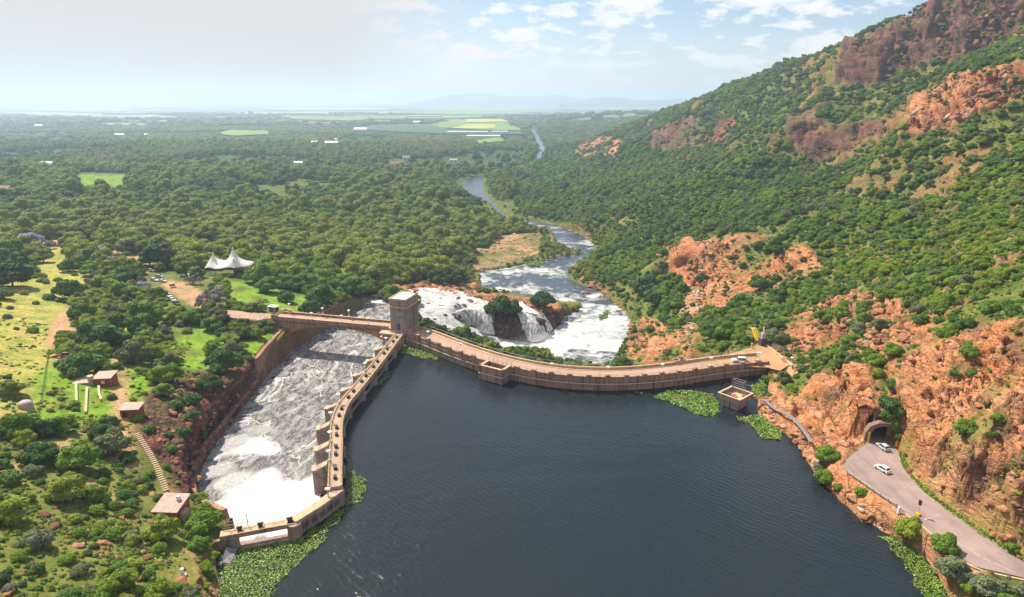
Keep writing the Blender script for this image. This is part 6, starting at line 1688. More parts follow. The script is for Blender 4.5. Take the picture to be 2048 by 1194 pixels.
def quads_mesh(name, C, N, S, rng, mat, extra=None, roll=None):
    n = len(C)
    up = rng.normal(size=(n, 3)); U = np.cross(N, up); U /= np.linalg.norm(U, axis=1)[:, None]+1e-9
    Wv = np.cross(N, U)
    S = S[:, None]
    asp = rng.uniform(0.55, 1.0, n)[:, None]
    q = np.stack([C-U*S-Wv*S*asp*0.5, C+U*S*0.2-Wv*S*asp, C+U*S+Wv*S*asp*0.3, C-U*S*0.3+Wv*S*asp], 1).reshape(-1, 3)
    F = np.arange(4*n).reshape(-1, 4)
    if extra is not None:
        ev, ef = extra
        F = np.vstack([F, ef+len(q)]); q = np.vstack([q, ev])
    me = bpy.data.meshes.new(name)
    me.vertices.add(len(q)); me.vertices.foreach_set('co', q.astype(np.float32).ravel())
    me.loops.add(F.size); me.loops.foreach_set('vertex_index', F.astype(np.int32).ravel())
    me.polygons.add(len(F)); me.polygons.foreach_set('loop_start', np.arange(0, F.size, 4, dtype=np.int32)); me.polygons.foreach_set('loop_total', np.full(len(F), 4, np.int32))
    me.update(calc_edges=True); me.materials.append(mat)
    return me
def core(lobes, rng, k=0.80):
    vs = []; fs = []
    for c, r, hz in lobes:
        b = MB().ball((0, 0, 0), 1.0, 7, 5)
        v = np.array(b.v)*r*k; v[:, 2] *= hz; v = v*(1+rng.normal(size=(len(v), 1))*0.06)+c
        f = np.array([x for x in b.f]); fs.append(f+sum(len(x) for x in vs)); vs.append(v)
    return np.vstack(vs), np.vstack(fs)
def crown_mesh(name, seed, kind='broad', n=2200, ls=0.085):
    rng = np.random.default_rng(seed)
    lobes = []
    if kind == 'broad':
        lobes.append((np.array([0, 0, 0.62]), 0.60, 0.75))
        for i in range(9):
            a = i*2*math.pi/9+rng.uniform(-.3, .3); d = rng.uniform(0.42, 0.68); lobes.append((np.array([d*math.cos(a), d*math.sin(a), rng.uniform(0.42, 0.72)]), rng.uniform(0.26, 0.42), 0.75))
        for i in range(6):
            a = rng.uniform(0, 6.28); d = rng.uniform(0.1, 0.42); lobes.append((np.array([d*math.cos(a), d*math.sin(a), rng.uniform(0.82, 1.12)]), rng.uniform(0.24, 0.38), 0.75))
    elif kind == 'tall':
        for i in range(14):
            z = rng.uniform(0.5, 1.7); rr = 0.62*math.sin(math.pi*min(1, (z-0.2)/1.75))**0.7; a = rng.uniform(0, 6.28)
            lobes.append((np.array([rr*math.cos(a)*.75, rr*math.sin(a)*.75, z]), rng.uniform(0.28, 0.46), 0.95))
    elif kind == 'flat':
        for i in range(15):
            a = rng.uniform(0, 6.28); d = 0.78*math.sqrt(rng.uniform(0, 1)); lobes.append((np.array([d*math.cos(a), d*math.sin(a), 0.72-0.12*d+rng.uniform(-.05, .05)]), rng.uniform(0.20, 0.30), 0.42))
    elif kind == 'shrub':
        lobes.append((np.array([0, 0, 0.25]), 0.62, 0.9))
        for i in range(11):
            a = rng.uniform(0, 6.28); d = rng.uniform(0.2, 0.72); lobes.append((np.array([d*math.cos(a), d*math.sin(a), rng.uniform(0.12, 0.75*(1-d*0.6))]), rng.uniform(0.2, 0.38), 0.9))
    elif kind == 'sparse':
        for i in range(16):
            a = rng.uniform(0, 6.28); d = rng.uniform(0.15, 0.85); lobes.append((np.array([d*math.cos(a), d*math.sin(a), rng.uniform(0.35, 1.0)]), rng.uniform(0.10, 0.22), 0.8))
    elif kind == 'tuft':
        for i in range(6):
            a = rng.uniform(0, 6.28); d = rng.uniform(0.1, 0.7); lobes.append((np.array([d*math.cos(a), d*math.sin(a), rng.uniform(0.05, 0.25)]), rng.uniform(0.25, 0.4), 0.9))
    A = np.array([r*r for c, r, h in lobes]); A /= A.sum()
    C = []; N = []
    while sum(len(c) for c in C) < n:
        k = rng.choice(len(lobes), size=n, p=A)
        d = rng.normal(size=(n, 3)); d /= np.linalg.norm(d, axis=1)[:, None]
        d[:, 2] = np.where(d[:, 2] < -0.5, -d[:, 2], d[:, 2])
        cc = np.array([lobes[i][0] for i in k]); rr = np.array([lobes[i][1] for i in k])[:, None]; hh = np.array([lobes[i][2] for i in k])[:, None]
        off = d*rr*rng.uniform(0.86, 1.10, (n, 1)); off[:, 2:] *= hh
        p = cc+off
        ok = np.ones(n, bool)
        for j, (c, r, h) in enumerate(lobes):
            q = (p-c); q[:, 2] /= h
            ok &= (np.linalg.norm(q, axis=1) > r*0.82) | (k == j)
        C.append(p[ok]); N.append(d[ok])
    C = np.vstack(C)[:n]; N = np.vstack(N)[:n]
    N = N+rng.normal(size=N.shape)*0.42+np.array([0, 0, 0.25]); N /= np.linalg.norm(N, axis=1)[:, None]
    S = ls*rng.uniform(0.55, 1.15, n)
    ex = core(lobes, rng) if kind != 'sparse' else None
    return quads_mesh(name, C, N, S, rng, m_leaf, ex)
def limb_data(rng, h=0.8, r=0.07, n=5, spread=0.6):
    b = MB()
    b.cyl((0, 0, -0.15), (0.02, 0.01, h*0.45), r, r*0.7, 6)
    for i in range(n):
        a = i*2*math.pi/n+rng.uniform(-.4, .4); d = spread*rng.uniform(0.6, 1)
        m_ = (0.02+d*0.45*math.cos(a), 0.01+d*0.45*math.sin(a), h*0.68); e = (d*math.cos(a), d*math.sin(a), h*rng.uniform(0.85, 1.05))
        b.cyl((0.02, 0.01, h*0.42), m_, r*0.55, r*0.35, 5, False).cyl(m_, e, r*0.35, r*0.15, 4, False)
    return b
def bare_mesh(name, seed):
    rng = np.random.default_rng(seed); b = MB()
    def br(p, d, L, r, k):
        q = p+d*L
        b.cyl(tuple(p), tuple(q), r, r*0.6, 4 if k > 1 else 5, False)
        if k == 0: return
        for i in range(4 if k > 2 else 4):
            nd = d+rng.normal(size=3)*0.62; nd[2] = abs(nd[2])*0.8+0.12; nd /= np.linalg.norm(nd)
            br(p+d*L*rng.uniform(0.55, 1), nd, L*rng.uniform(0.62, 0.8), r*0.55, k-1)
    br(np.array([0, 0, -0.1]), np.array([0, 0, 1.0]), 0.42, 0.055, 5)
    me = bpy.data.meshes.new(name); me.from_pydata(b.v, [], b.f); me.materials.append(m_twig); me.update(); return me
CM = {}
CM['broad'] = [crown_mesh('crown_broad', 100+i, 'broad', 2300, 0.075) for i in range(4)]
CM['tall'] = [crown_mesh('crown_tall', 120+i, 'tall', 2300, 0.085) for i in range(2)]
CM['flat'] = [crown_mesh('crown_flat', 140+i, 'flat', 1700, 0.075) for i in range(2)]
CM['shrub'] = [crown_mesh('crown_shrub', 160+i, 'shrub', 1500, 0.085) for i in range(4)]
CM['sparse'] = [crown_mesh('crown_sparse', 180+i, 'sparse', 700, 0.075) for i in range(2)]
TR = {}
def me_of(b, name, mat):
    me = bpy.data.meshes.new(name); me.from_pydata(b.v, [], b.f); me.materials.append(mat); me.update(); return me
_r = np.random.default_rng(5)
TR['broad'] = me_of(limb_data(_r, 0.75, 0.06), 'trunk_mesh', m_bark); TR['tall'] = me_of(limb_data(_r, 1.2, 0.05), 'trunk_mesh_tall', m_bark)
TR['flat'] = me_of(limb_data(_r, 0.72, 0.04, 7, 0.75), 'trunk_mesh_flat', m_bark); TR['shrub'] = me_of(limb_data(_r, 0.4, 0.035), 'trunk_mesh_shrub', m_bark)
TR['sparse'] = me_of(limb_data(_r, 0.8, 0.03, 8, 0.75), 'trunk_mesh_sparse', m_bark)
BARE = [bare_mesh('bare_branches', 7), bare_mesh('bare_branches', 9)]
# ------------------------------------------------------------------ scatter helper (instances)
SRC = bpy.data.collections.new('plant_sources')
def src_obj(name, me):
    o = bpy.data.objects.new(name, me); SRC.objects.link(o); return o
def joined(me1, me2, name):
    bm = bmesh.new(); bm.from_mesh(me1); n = len(bm.faces); bm.from_mesh(me2)
    bm.faces.ensure_lookup_table()
    for f in bm.faces[n:]: f.material_index = 1
    me = bpy.data.meshes.new(name); bm.to_mesh(me); bm.free(); me.materials.append(me1.materials[0]); me.materials.append(me2.materials[0]); return me
def scatter(name, items, meshes, label, cat, group=None):
    """items: x,y,z,scale xy,scale z,rot,mesh index,tint -> one object whose points carry instances"""
    if not len(items): return None
    A = np.array(items, np.float32)
    coll = bpy.data.collections.new(name+'_parts')
    for i, me in enumerate(meshes):
        o = bpy.data.objects.new(f'{name}_{i:02d}', me); coll.objects.link(o)
    me = bpy.data.meshes.new(name)
    me.vertices.add(len(A)); me.vertices.foreach_set('co', A[:, :3].ravel())
    for nm, col_ in (('sxy', 3), ('sz', 4), ('rot', 5), ('tint', 7)):
        me.attributes.new(nm, 'FLOAT', 'POINT').data.foreach_set('value', A[:, col_].copy())
    me.attributes.new('idx', 'INT', 'POINT').data.foreach_set('value', A[:, 6].astype(np.int32))
    ob = bpy.data.objects.new(name, me); COL.objects.link(ob)
    ng = bpy.data.node_groups.new(name, 'GeometryNodeTree')
    ng.interface.new_socket('Geometry', in_out='INPUT', socket_type='NodeSocketGeometry'); ng.interface.new_socket('Geometry', in_out='OUTPUT', socket_type='NodeSocketGeometry')
    N_ = ng.nodes; gi = N_.new('NodeGroupInput'); go = N_.new('NodeGroupOutput')
    ci_ = N_.new('GeometryNodeCollectionInfo'); ci_.inputs['Collection'].default_value = coll; ci_.inputs['Separate Children'].default_value = True; ci_.inputs['Reset Children'].default_value = True
    ip = N_.new('GeometryNodeInstanceOnPoints'); ip.inputs['Pick Instance'].default_value = True
    def na(n_, ty='FLOAT'):
        x = N_.new('GeometryNodeInputNamedAttribute'); x.data_type = ty; x.inputs['Name'].default_value = n_; return x.outputs['Attribute']
    cs_ = N_.new('ShaderNodeCombineXYZ'); cr_ = N_.new('ShaderNodeCombineXYZ')
    L_ = ng.links.new
    L_(na('sxy'), cs_.inputs[0]); L_(na('sxy'), cs_.inputs[1]); L_(na('sz'), cs_.inputs[2]); L_(na('rot'), cr_.inputs[2])
    L_(gi.outputs[0], ip.inputs['Points']); L_(ci_.outputs[0], ip.inputs['Instance']); L_(na('idx', 'INT'), ip.inputs['Instance Index'])
    L_(cs_.outputs[0], ip.inputs['Scale']); L_(cr_.outputs[0], ip.inputs['Rotation'])
    L_(ip.outputs[0], go.inputs[0])
    md = ob.modifiers.new('scatter', 'NODES'); md.node_group = ng
    tag(ob, label, cat, group, 'stuff'); return ob

# ------------------------------------------------------------------ where plants grow
def clear_mask(X, Y, R=0.0):
    """True where something stands that keeps plants away"""
    m = inpoly(X, Y, LAKE) | inpoly(X, Y, RIVER) | inpoly(X, Y, CHANNEL)
    m |= dpoly(X, Y, CHL, False) < 2.0+R*0.5
    m |= dpoly(X, Y, DAM_LINE[::5], False) < 1.5+R
    m |= dpoly(X, Y, DAM_DOWN[::5], False) < 1.5+R
    for pl, d in ((ROAD_R, 0.6+R*0.85), (TERR, 1+R), (ROAD_L, 0.5+R*0.6)):
        m |= inpoly(X, Y, pl) | (dpoly(X, Y, pl) < d)
    m |= inpoly(X, Y, [p[:2] for p in UP])
    m |= dpoly(X, Y, [W(430,1062,0)[:2], W(470,1090,0)[:2]], False) < 4+R*0.3
    bx = [b2w(-18, -4), b2w(-8, -2), b2w(BL, -2), b2w(BL, BW+5), b2w(-2, BW+3), b2w(-10, BW+4)]
    m |= inpoly(X, Y, bx)
    return m
KEEP = []     # (x, y, r) kept clear
def keep(px, py, r): g = G(px, py); KEEP.append((g[0], g[1], r))
keep(205, 762, 8); keep(470,560,8); keep(436,556,9); keep(424,548,8); keep(446,568,7); keep(450,565,8); keep(492,556,7); keep(266, 828, 3.6); keep(346, 1022, 4.5); keep(52, 815, 3); keep(462, 545, 9.5); keep(440, 545, 9); keep(488, 545, 9); keep(345, 1045, 3); keep(366, 1151, 2); keep(330,560,5); keep(345,600,5); keep(365,590,6); keep(345,575,6); keep(310,545,5)
keep(1380,650,3); keep(1390,620,4); keep(1372,680,3); keep(1400,590,4); keep(1504,668,3)
for h in HOUSES: keep(h[0], h[1]+3, h[2]*0.55+6)
for q in ((935, 270), (967, 278), (1000, 270)): keep(q[0], q[1], 85)
_sx = np.linspace(sa[0], sb[0], 14); _sy = np.linspace(sa[1], sb[1], 14)
for x, y in zip(_sx, _sy): KEEP.append((x, y, 1.9))
for x in np.linspace(0, 1, 12): KEEP.append((cwr[int(x*(len(cwr)-1))][0], cwr[int(x*(len(cwr)-1))][1], 1.0))
KEEP.append((ctr.x, ctr.y, 6))

# placed trees: crown centre px, py, crown radius in px, kind, tint
HAND = [
 (59,475,30,'broad',1.0),(101,485,17,'bare',0),(26,543,40,'broad',.05),(9,583,20,'broad',.3),(155,467,26,'broad',.1),(234,470,28,'broad',.42),(258,488,26,'broad',.82),(161,491,26,'broad',.6),(202,503,24,'broad',.97),(226,520,18,'broad',.97),(286,570,18,'broad',.99),
 (328,500,44,'broad',.08),(300,512,26,'broad',.2),(360,505,30,'broad',.12),(321,532,13,'broad',.6),(138,526,22,'broad',.35),(182,535,22,'broad',.5),(141,576,30,'broad',.3),(205,576,24,'sparse',.6),(252,582,28,'tall',.5),(258,541,34,'broad',.22),(316,586,20,'broad',.3),
 (387,552,22,'bare',0),(425,586,40,'bare',0),(440,592,24,'sparse',.8),(381,532,24,'broad',.35),(434,529,13,'broad',.5),(438,552,14,'shrub',.52),(462,548,9,'shrub',.3),(482,546,8,'shrub',.6),(536,564,28,'broad',.4),(525,600,16,'flat',.62),(533,523,26,'broad',.45),(478,479,26,'broad',.4),(418,480,30,'broad',.2),(560,500,30,'broad',.25),
 (100,587,16,'shrub',.3),(73,602,8,'shrub',.4),(15,628,11,'shrub',.86),(20,611,9,'shrub',.8),(32,653,7,'shrub',.85),(48,637,6,'sparse',.85),(293,620,42,'broad',.45),(202,655,48,'broad',.24),(240,640,34,'broad',.3),(352,628,20,'broad',.64),(387,628,24,'broad',.4),(419,614,20,'broad',.35),(328,664,20,'broad',.12),(374,656,13,'shrub',.7),
 (425,643,24,'broad',.4),(457,672,26,'flat',.6),(450,712,38,'broad',.16),(430,690,26,'broad',.55),(270,699,36,'broad',.8),(337,684,20,'flat',.66),(343,700,27,'flat',.62),(345,742,26,'broad',.42),(325,745,28,'broad',.56),(114,699,18,'flat',.5),(167,716,42,'broad',.32),(277,734,10,'shrub',.62),(164,617,28,'broad',.34),(199,605,14,'shrub',.3),
 (420,760,26,'broad',.2),(385,790,22,'shrub',.14),(330,775,22,'broad',.44),(127,841,28,'broad',.56),(37,841,40,'broad',.42),(25,770,26,'broad',.72),(157,903,44,'broad',.5),(227,878,38,'broad',.82),(79,899,36,'broad',.2),(16,944,32,'shrub',.4),(62,932,24,'shrub',.84),(136,965,42,'broad',.68),(20,1010,40,'broad',.6),(70,1064,34,'shrub',.86),
 (327,1052,36,'broad',.60),(414,1027,40,'broad',.44),(401,990,18,'broad',.55),(400,1076,26,'shrub',.45),(223,1056,26,'shrub',.5),(449,1176,19,'shrub',.4),(393,1172,14,'shrub',.84),(17,1168,16,'shrub',.9),(137,1176,26,'shrub',.86),(277,828,15,'shrub',.5),(368,857,18,'shrub',.06),(300,850,16,'shrub',.3),(190,1010,22,'shrub',.5),(260,1000,18,'shrub',.4),(300,940,14,'shrub',.45),(130,1110,20,'shrub',.5),(280,1130,16,'shrub',.7),(40,1100,22,'shrub',.5),
 (1654,900,26,'broad',.5),(1650,941,24,'shrub',.48),(1640,925,16,'shrub',.84),(1779,795,24,'shrub',.2),(1786,757,20,'shrub',.22),(1782,835,20,'shrub',.36),(1770,820,16,'shrub',.3),(1792,850,13,'shrub',.3),(1800,868,11,'shrub',.26),(1795,815,14,'shrub',.36),(1420,790,14,'shrub',.3),(385,820,16,'shrub',.3),(350,800,18,'shrub',.35),(440,735,18,'broad',.3),(470,745,12,'shrub',.2),(405,860,12,'shrub',.2),(345,890,14,'shrub',.4),(385,940,10,'shrub',.14),(1817,1053,32,'broad',.62),(1886,1081,32,'broad',.44),(1719,974,15,'shrub',.52),(1677,969,12,'shrub',.5),(1905,1130,36,'broad',.87),(1974,1160,36,'broad',.87),(2025,1165,28,'sparse',.9),(1940,1165,20,'shrub',.5),(2025,1085,15,'shrub',.45),
 (1946,904,9,'shrub',.8),(1937,700,22,'broad',.5),(1881,690,10,'shrub',.4),(1521,772,20,'shrub',.5),(1536,752,14,'shrub',.4),(1243,722,22,'broad',.3),(1008,605,30,'broad',.1),(988,611,24,'broad',.12),(1026,612,22,'broad',.1),(1085,594,27,'broad',.1),(960,592,8,'shrub',.3),(1403,548,17,'shrub',.06),(1170,330,0,'tall',.1),
 (942,677,13,'shrub',.4),(972,684,15,'shrub',.42),(986,696,13,'shrub',.38),(1006,700,9,'shrub',.5),(1041,712,14,'shrub',.58),(1076,718,12,'shrub',.6),(1106,724,12,'shrub',.6),(1136,728,14,'shrub',.58),(1177,727,17,'shrub',.6),(1205,732,13,'shrub',.55),(931,651,6,'sparse',.4),(1010,712,10,'shrub',.64),
 (1150,609,13,'shrub',.68),(1128,606,9,'shrub',.66),(1213,628,9,'shrub',.68),(1840,635,20,'broad',.3),(1905,560,24,'broad',.5),(1980,600,26,'shrub',.4),(1690,600,16,'shrub',.4),(1450,655,26,'broad',.46),(1480,670,20,'broad',.5),(1400,690,20,'shrub',.4),(1420,660,24,'broad',.34),(1340,660,16,'shrub',.4),(1300,650,14,'shrub',.4),(1290,560,34,'broad',.06),(1310,595,24,'broad',.14),
 (1560,590,24,'broad',.2),(1520,560,26,'broad',.3),(1480,600,26,'broad',.36),(880,378,14,'broad',.2),(1128,372,12,'tall',.03),(640,585,34,'broad',.25),(600,560,28,'broad',.34),(620,610,24,'broad',.25),(690,570,26,'broad',.4),(575,590,20,'broad',.3),(735,560,24,'broad',.44),(875,548,26,'broad',.12),(915,552,24,'broad',.12),(790,552,20,'shrub',.72),
]
LM = [('white marquee', 462, 530), ('arch bridge', 660, 640), ('brick pump house', 210, 760), ('long steps', 300, 920), ('side weir', 520, 1060), ('tunnel mouth', 1763, 870), ('stone tower', 805, 620), ('waterfalls', 1010, 640), ('intake tower', 1470, 790), ('orange forecourt', 1530, 710), ('old quarry face', 1440, 530), ('access road cars', 325, 565), ('bend of the river', 950, 370), ('sandy river bar', 1010, 500), ('road on the right', 1880, 1060), ('orange cliff', 1940, 800), ('foot of the purple cliff', 1620, 330), ('domed reservoir', 50, 815), ('steel catwalk', 1580, 835), ('row of river reeds', 1090, 525), ('upper orange cliff', 1900, 240), ('white guard hut', 542, 618), ('rocky cascade above the falls', 850, 590), ('sloping channel wall', 500, 740), ('thatched shelter', 412, 520), ('river islets', 1120, 600), ('grove behind the cascade', 720, 525), ('dark riverside grove', 890, 490), ('forest above the marquee', 480, 430)]
def tint_word(t, kind):
    if kind == 'bare': return 'leafless grey brown'
    for lim, w in ((.12, 'very dark green'), (.28, 'dark green'), (.42, 'mid green'), (.56, 'fresh green'), (.72, 'yellow green'), (.83, 'olive brown'), (.92, 'grey green')):
        if t <= lim: return w
    return 'purple flowering'
plants = []      # dict
for px_, py_, rp, kd, tn in HAND:
    if rp == 0: continue
    # find the ground under the crown: its centre is about 0.75 R above the ground
    g = G(px_, min(py_+rp*0.75, 1400)); D = proj(*g)[2]
    R = rp*D/FPX
    plants.append(dict(x=g[0], y=g[1], z=g[2], R=R, k=kd, t=tn, px=px_, py=py_, sc=rp*2.0, hand=True))
    KEEP.append((g[0], g[1], R*0.75))
HK = [(p['x'], p['y'], p['R']) for p in plants]

# procedural cover, band by band
rng = np.random.default_rng(77)
KA = np.array(KEEP)
def band(y0, y1, sp, a0=-1.05, a1=1.12):
    ys = np.arange(y0, y1, sp); out = []
    for y in ys:
        xs = np.arange(a0*y, a1*y, sp)
        out.append(np.stack([xs+rng.uniform(-.45, .45, len(xs))*sp, y+rng.uniform(-.45, .45, len(xs))*sp], 1))
    return np.vstack(out)
def near_keep(X, Y, pad):
    m = np.zeros(X.shape, bool)
    for kx, ky, kr in KA:
        s_ = np.abs(X-kx) < kr+6
        if s_.any(): m[s_] |= np.hypot(X[s_]-kx, Y[s_]-ky) < kr+pad
    return m
fieldm = [np.array(f) for f in FIELD_XY]
NOZONE = [[G(a, b)[:2] for a, b in pl_] for pl_ in ([(335,700),(345,660),(400,645),(450,680),(450,742),(372,745)], [(452,608),(462,563),(520,570),(612,583),(612,640),(520,622)], [(145,372),(155,344),(265,346),(262,375),(255,392),(150,392)], [(645,532),(700,530),(725,562),(690,575)])]+[[G(a, b)[:2] for a, b in ((285,505),(320,522),(400,560),(462,610),(470,625),(440,640),(385,640),(330,612),(290,575))], [G(a, b)[:2] for a, b in ((925,583),(1000,586),(1120,598),(1180,604),(1180,625),(1110,650),(1060,690),(1000,700),(940,670),(900,640),(840,630),(840,590),(925,600))], [G(a, b)[:2] for a, b in ((945,500),(1000,470),(1085,470),(1080,512),(1010,532),(955,545))]]
bands = [(70, 330, 2.6), (330, 620, 4.6), (620, 1100, 7.0), (1100, 1900, 10.5), (1900, 3300, 18.0), (3300, 6500, 40.0)]
stuff = {'near': [], 'hill': [], 'wood': [], 'far': []}
cand_all = []
for bi, (y0_, y1_, sp_) in enumerate(bands):
    P_ = band(y0_, y1_, sp_); X, Y = P_[:, 0], P_[:, 1]
    Z = H(X, Y); px_, py_, D_ = proj(X, Y, Z)
    vis = (px_ > -120) & (px_ < 2170) & (py_ > -80) & (py_ < 1330)
    X, Y, Z, px_, py_, D_ = [v[vis] for v in (X, Y, Z, px_, py_, D_)]
    sr = samp(side_r.astype(float), X, Y) > 0.5
    rk = samp(ROCK, X, Y); lu = samp(LUSH, X, Y); dr_ = samp(DRY, X, Y); so = samp(SOIL, X, Y)
    n1_ = fbm2(X/28, Y/28, 3, 61); n2_ = fbm2(X/11, Y/11, 3, 63); n3_ = fbm2(X/260, Y/260, 4, 65)
    p = np.where(sr, 0.95+n1_*0.5, 0.92+n1_*0.9)
    p = np.where(sr & (D_ < 420), 0.80+n1_*1.3, p)
    p = p*(1-np.where(samp(rsol, X, Y) > 0.5, np.where(sr, 0.92, 0.6), 0.45)*np.clip(rk*1.25, 0, 1))*(1-0.97*lu)*(1-0.90*so)
    p = np.where(dr_ > 0.7, 0.035+n2_*0.1, p); p = np.where((dr_ > 0.2) & (dr_ < 0.6) & (Y < 175), 0.78+n2_*0.6, p)
    p = np.where((~sr) & (Y > 450), p*np.clip(0.90+n3_*3.4, 0.06, 1), p)
    p = np.where(Y > 3300, np.clip((fbm2(X/500, Y/160, 4, 69)-0.06)*5, 0, 0.8), p)
    p = np.where(~sr & (Y < 260), p*0.85, p)
    u = rng.uniform(0, 1, len(X))
    ok = u < p
    # crown radius
    r0 = sp_*rng.uniform(0.48, 0.86, len(X))*(1+0.25*n2_)
    if bi == 0: r0 = (0.7+2.4*rng.uniform(0, 1, len(X))**1.6)*(1+0.4*n2_)
    left = ~sr
    if bi == 0: r0 = np.where(left & (Y > 200), rng.uniform(1.8, 3.8, len(X)), r0)
    if bi == 1: r0 = np.where(left, (2.6+6.4*rng.uniform(0, 1, len(X))**1.5)*(1+0.3*n1_), 1.5+3.0*rng.uniform(0, 1, len(X)))
    if bi == 2: r0 = np.where(left, 3.2+8.5*rng.uniform(0, 1, len(X))**1.7, 2.4+3.4*rng.uniform(0, 1, len(X)))
    r0 = np.where(dr_ > 0.2, r0*0.8, r0); driv = dpoly(X, Y, RIVER); r0 = np.where((driv < 22) & (bi <= 2), np.minimum(r0, 1.2+0.16*driv), r0); r0 = np.where(rk > 0.4, r0*0.5, r0); r0 = np.where(lu > 0.4, r0*0.6, r0)
    X, Y, Z, D_, px_, py_, sr, r0, n1_, n2_, n3_, rk = [v[ok] for v in (X, Y, Z, D_, px_, py_, sr, r0, n1_, n2_, n3_, rk)]
    bad = clear_mask(X, Y, 0.0) if bi < 2 else inpoly(X, Y, RIVER) | (dpoly(X, Y, RIVER) < 4)
    if bi == 0:
        for lim in (2.0,):
            bad |= clear_mask(X, Y, 1.2)
    if bi < 3:
        for nz_ in NOZONE: bad |= inpoly(X, Y, nz_)
    if bi < 5: bad |= near_keep(X, Y, 0.6 if bi < 2 else 2)
    if bi < 4:
        for hx, hy, hr in HK:
            s_ = np.abs(X-hx) < hr*1.2
            bad[s_] |= np.hypot(X[s_]-hx, Y[s_]-hy) < hr*0.7
    if bi >= 2:
        for f in fieldm: bad |= inpoly(X, Y, f)
        sxp, syp, _d = proj(X, Y, Z+6)
        for pl_, fm_, lf_ in FIELDS: bad |= inpoly(sxp, syp+0.0, pl_) & (D_ < G(*pl_[-1])[1]*1.05)
    g_ = ~bad
    X, Y, Z, D_, px_, py_, sr, r0, n1_, n2_, n3_, rk = [v[g_] for v in (X, Y, Z, D_, px_, py_, sr, r0, n1_, n2_, n3_, rk)]
    n = len(X)
    tt = rng.uniform(0, 1, n)
    tint = np.where(sr, 0.38+0.34*(tt-0.5)+0.30*n1_+0.12*n2_, 0.45+0.46*(tt-0.5)+0.34*n1_+0.40*n3_)
    tint = np.minimum(np.where(~sr & (Y > 600), tint-0.20*np.clip(-n3_*3, 0, 1), tint), 0.64+0.08*tt)
    tint = np.where((tt > 0.93) & sr, 0.80+0.1*rng.uniform(size=n), tint)
    tint = np.where((D_ < 330) & ~sr & (tt > 0.70), rng.choice([.8, .86, .6, .66], n), tint)
    tint = np.clip(tint, 0.0, 0.92)
    for i in range(n):
        cand_all.append((X[i], Y[i], Z[i], r0[i], tint[i], sr[i], bi, D_[i], px_[i], py_[i], tt[i]))
# which of them show largest become things of their own
def visible(x, y, z):
    """coarse line of sight test over the ground"""
    t_ = np.linspace(0.12, 0.985, 60)
    return not np.any(H(x*t_, y*t_) > CAMZ+(z-CAMZ)*t_)
cand_all.sort(key=lambda c: -c[3]/c[7])
left_kinds = {'tree': 300, 'shrub': 300}
cnt = {'tree': sum(p['k'] != 'shrub' for p in plants), 'shrub': sum(p['k'] == 'shrub' for p in plants)}
for c in cand_all:
    x, y, z, R, tn, sr_, bi, D_, px_, py_, tt = c
    kd = 'shrub' if (bi == 0 and R < 2.6) or (sr_ and tt < 0.35) else ('flat' if tt > 0.93 and not sr_ else 'tall' if tt > 0.82 and not sr_ else 'broad')
    cls = 'shrub' if kd == 'shrub' else 'tree'
    if cnt[cls] < 300 and -10 < px_ < 2058 and -10 < py_ < 1210 and D_ < 700 and visible(x, y, z+R*0.9):
        cnt[cls] += 1
        plants.append(dict(x=x, y=y, z=z, R=R, k=kd, t=float(tn), px=px_, py=py_-R*0.7*FPX/D_, hand=False)); continue
    mi = {'broad': int(tt*1000) % 4, 'tall': 4+int(tt*1000) % 2, 'flat': 6+int(tt*1000) % 2, 'shrub': 8+int(tt*1000) % 4}[kd]
    key = 'near' if bi == 0 else ('hill' if sr_ else ('wood' if bi < 4 else 'far'))
    if key == 'far': mi = int(tt*1000) % 4
    sz = R*(0.85+0.3*tt)*(1.0 if kd != 'tall' else 0.85)*(1.0 if bi < 4 else 0.55)
    stuff[key].append((x, y, z-0.06*R, R, sz, tt*40, mi, tn))
MESH12 = [joined(m_, TR['broad'], 'whole_tree') for m_ in CM['broad']]+[joined(m_, TR['tall'], 'whole_tree') for m_ in CM['tall']]+[joined(m_, TR['flat'], 'whole_tree') for m_ in CM['flat']]+[joined(m_, TR['shrub'], 'whole_shrub') for m_ in CM['shrub']]
scatter('bank_shrubs', stuff['near'], MESH12, 'low bushes scattered over both rocky banks near the dam', 'bushes')
scatter('hillside_bush', stuff['hill'], MESH12, 'dense green bush covering the steep mountainside on the right', 'hillside bush')
scatter('woodland', stuff['wood'], MESH12, 'broadleaf woodland filling the valley left of the river', 'woodland')
scatter('far_woodland', stuff['far'], MESH12[:4], 'distant woodland belts on the hazy plain', 'distant woodland')

# individual plants with labels that tell them apart
for p in plants:
    best = min(range(len(LM)), key=lambda i: (LM[i][1]-p['px'])**2+(1.6*(LM[i][2]-p['py']))**2)
    p['lm'] = best; p['d'] = math.hypot(LM[best][1]-p['px'], 1.6*(LM[best][2]-p['py']))
    dx, dy = p['px']-LM[best][1], 1.6*(p['py']-LM[best][2])
    p['rel'] = ('left of' if dx < 0 else 'right of') if abs(dx) > abs(dy) else ('behind' if dy < 0 else 'in front of')
    p['kn'] = {'broad': 'rounded tree', 'tall': 'tall tree', 'flat': 'flat topped tree', 'shrub': 'shrub', 'sparse': 'open crowned tree', 'bare': 'bare tree'}[p['k']]
    p['w'] = tint_word(p['t'], p['k'])
groups = {}
for p in plants: groups.setdefault((p['w'], p['kn'], p['rel'], p['lm']), []).append(p)
NTH = ['nearest', 'second nearest', 'third nearest', 'fourth nearest', 'fifth nearest', 'sixth nearest', 'seventh nearest', 'eighth nearest', 'ninth nearest', 'tenth nearest', 'eleventh nearest', 'twelfth nearest', 'thirteenth nearest', 'fourteenth nearest', 'fifteenth nearest', 'sixteenth nearest', 'seventeenth nearest', 'eighteenth nearest', 'nineteenth nearest', 'twentieth nearest']
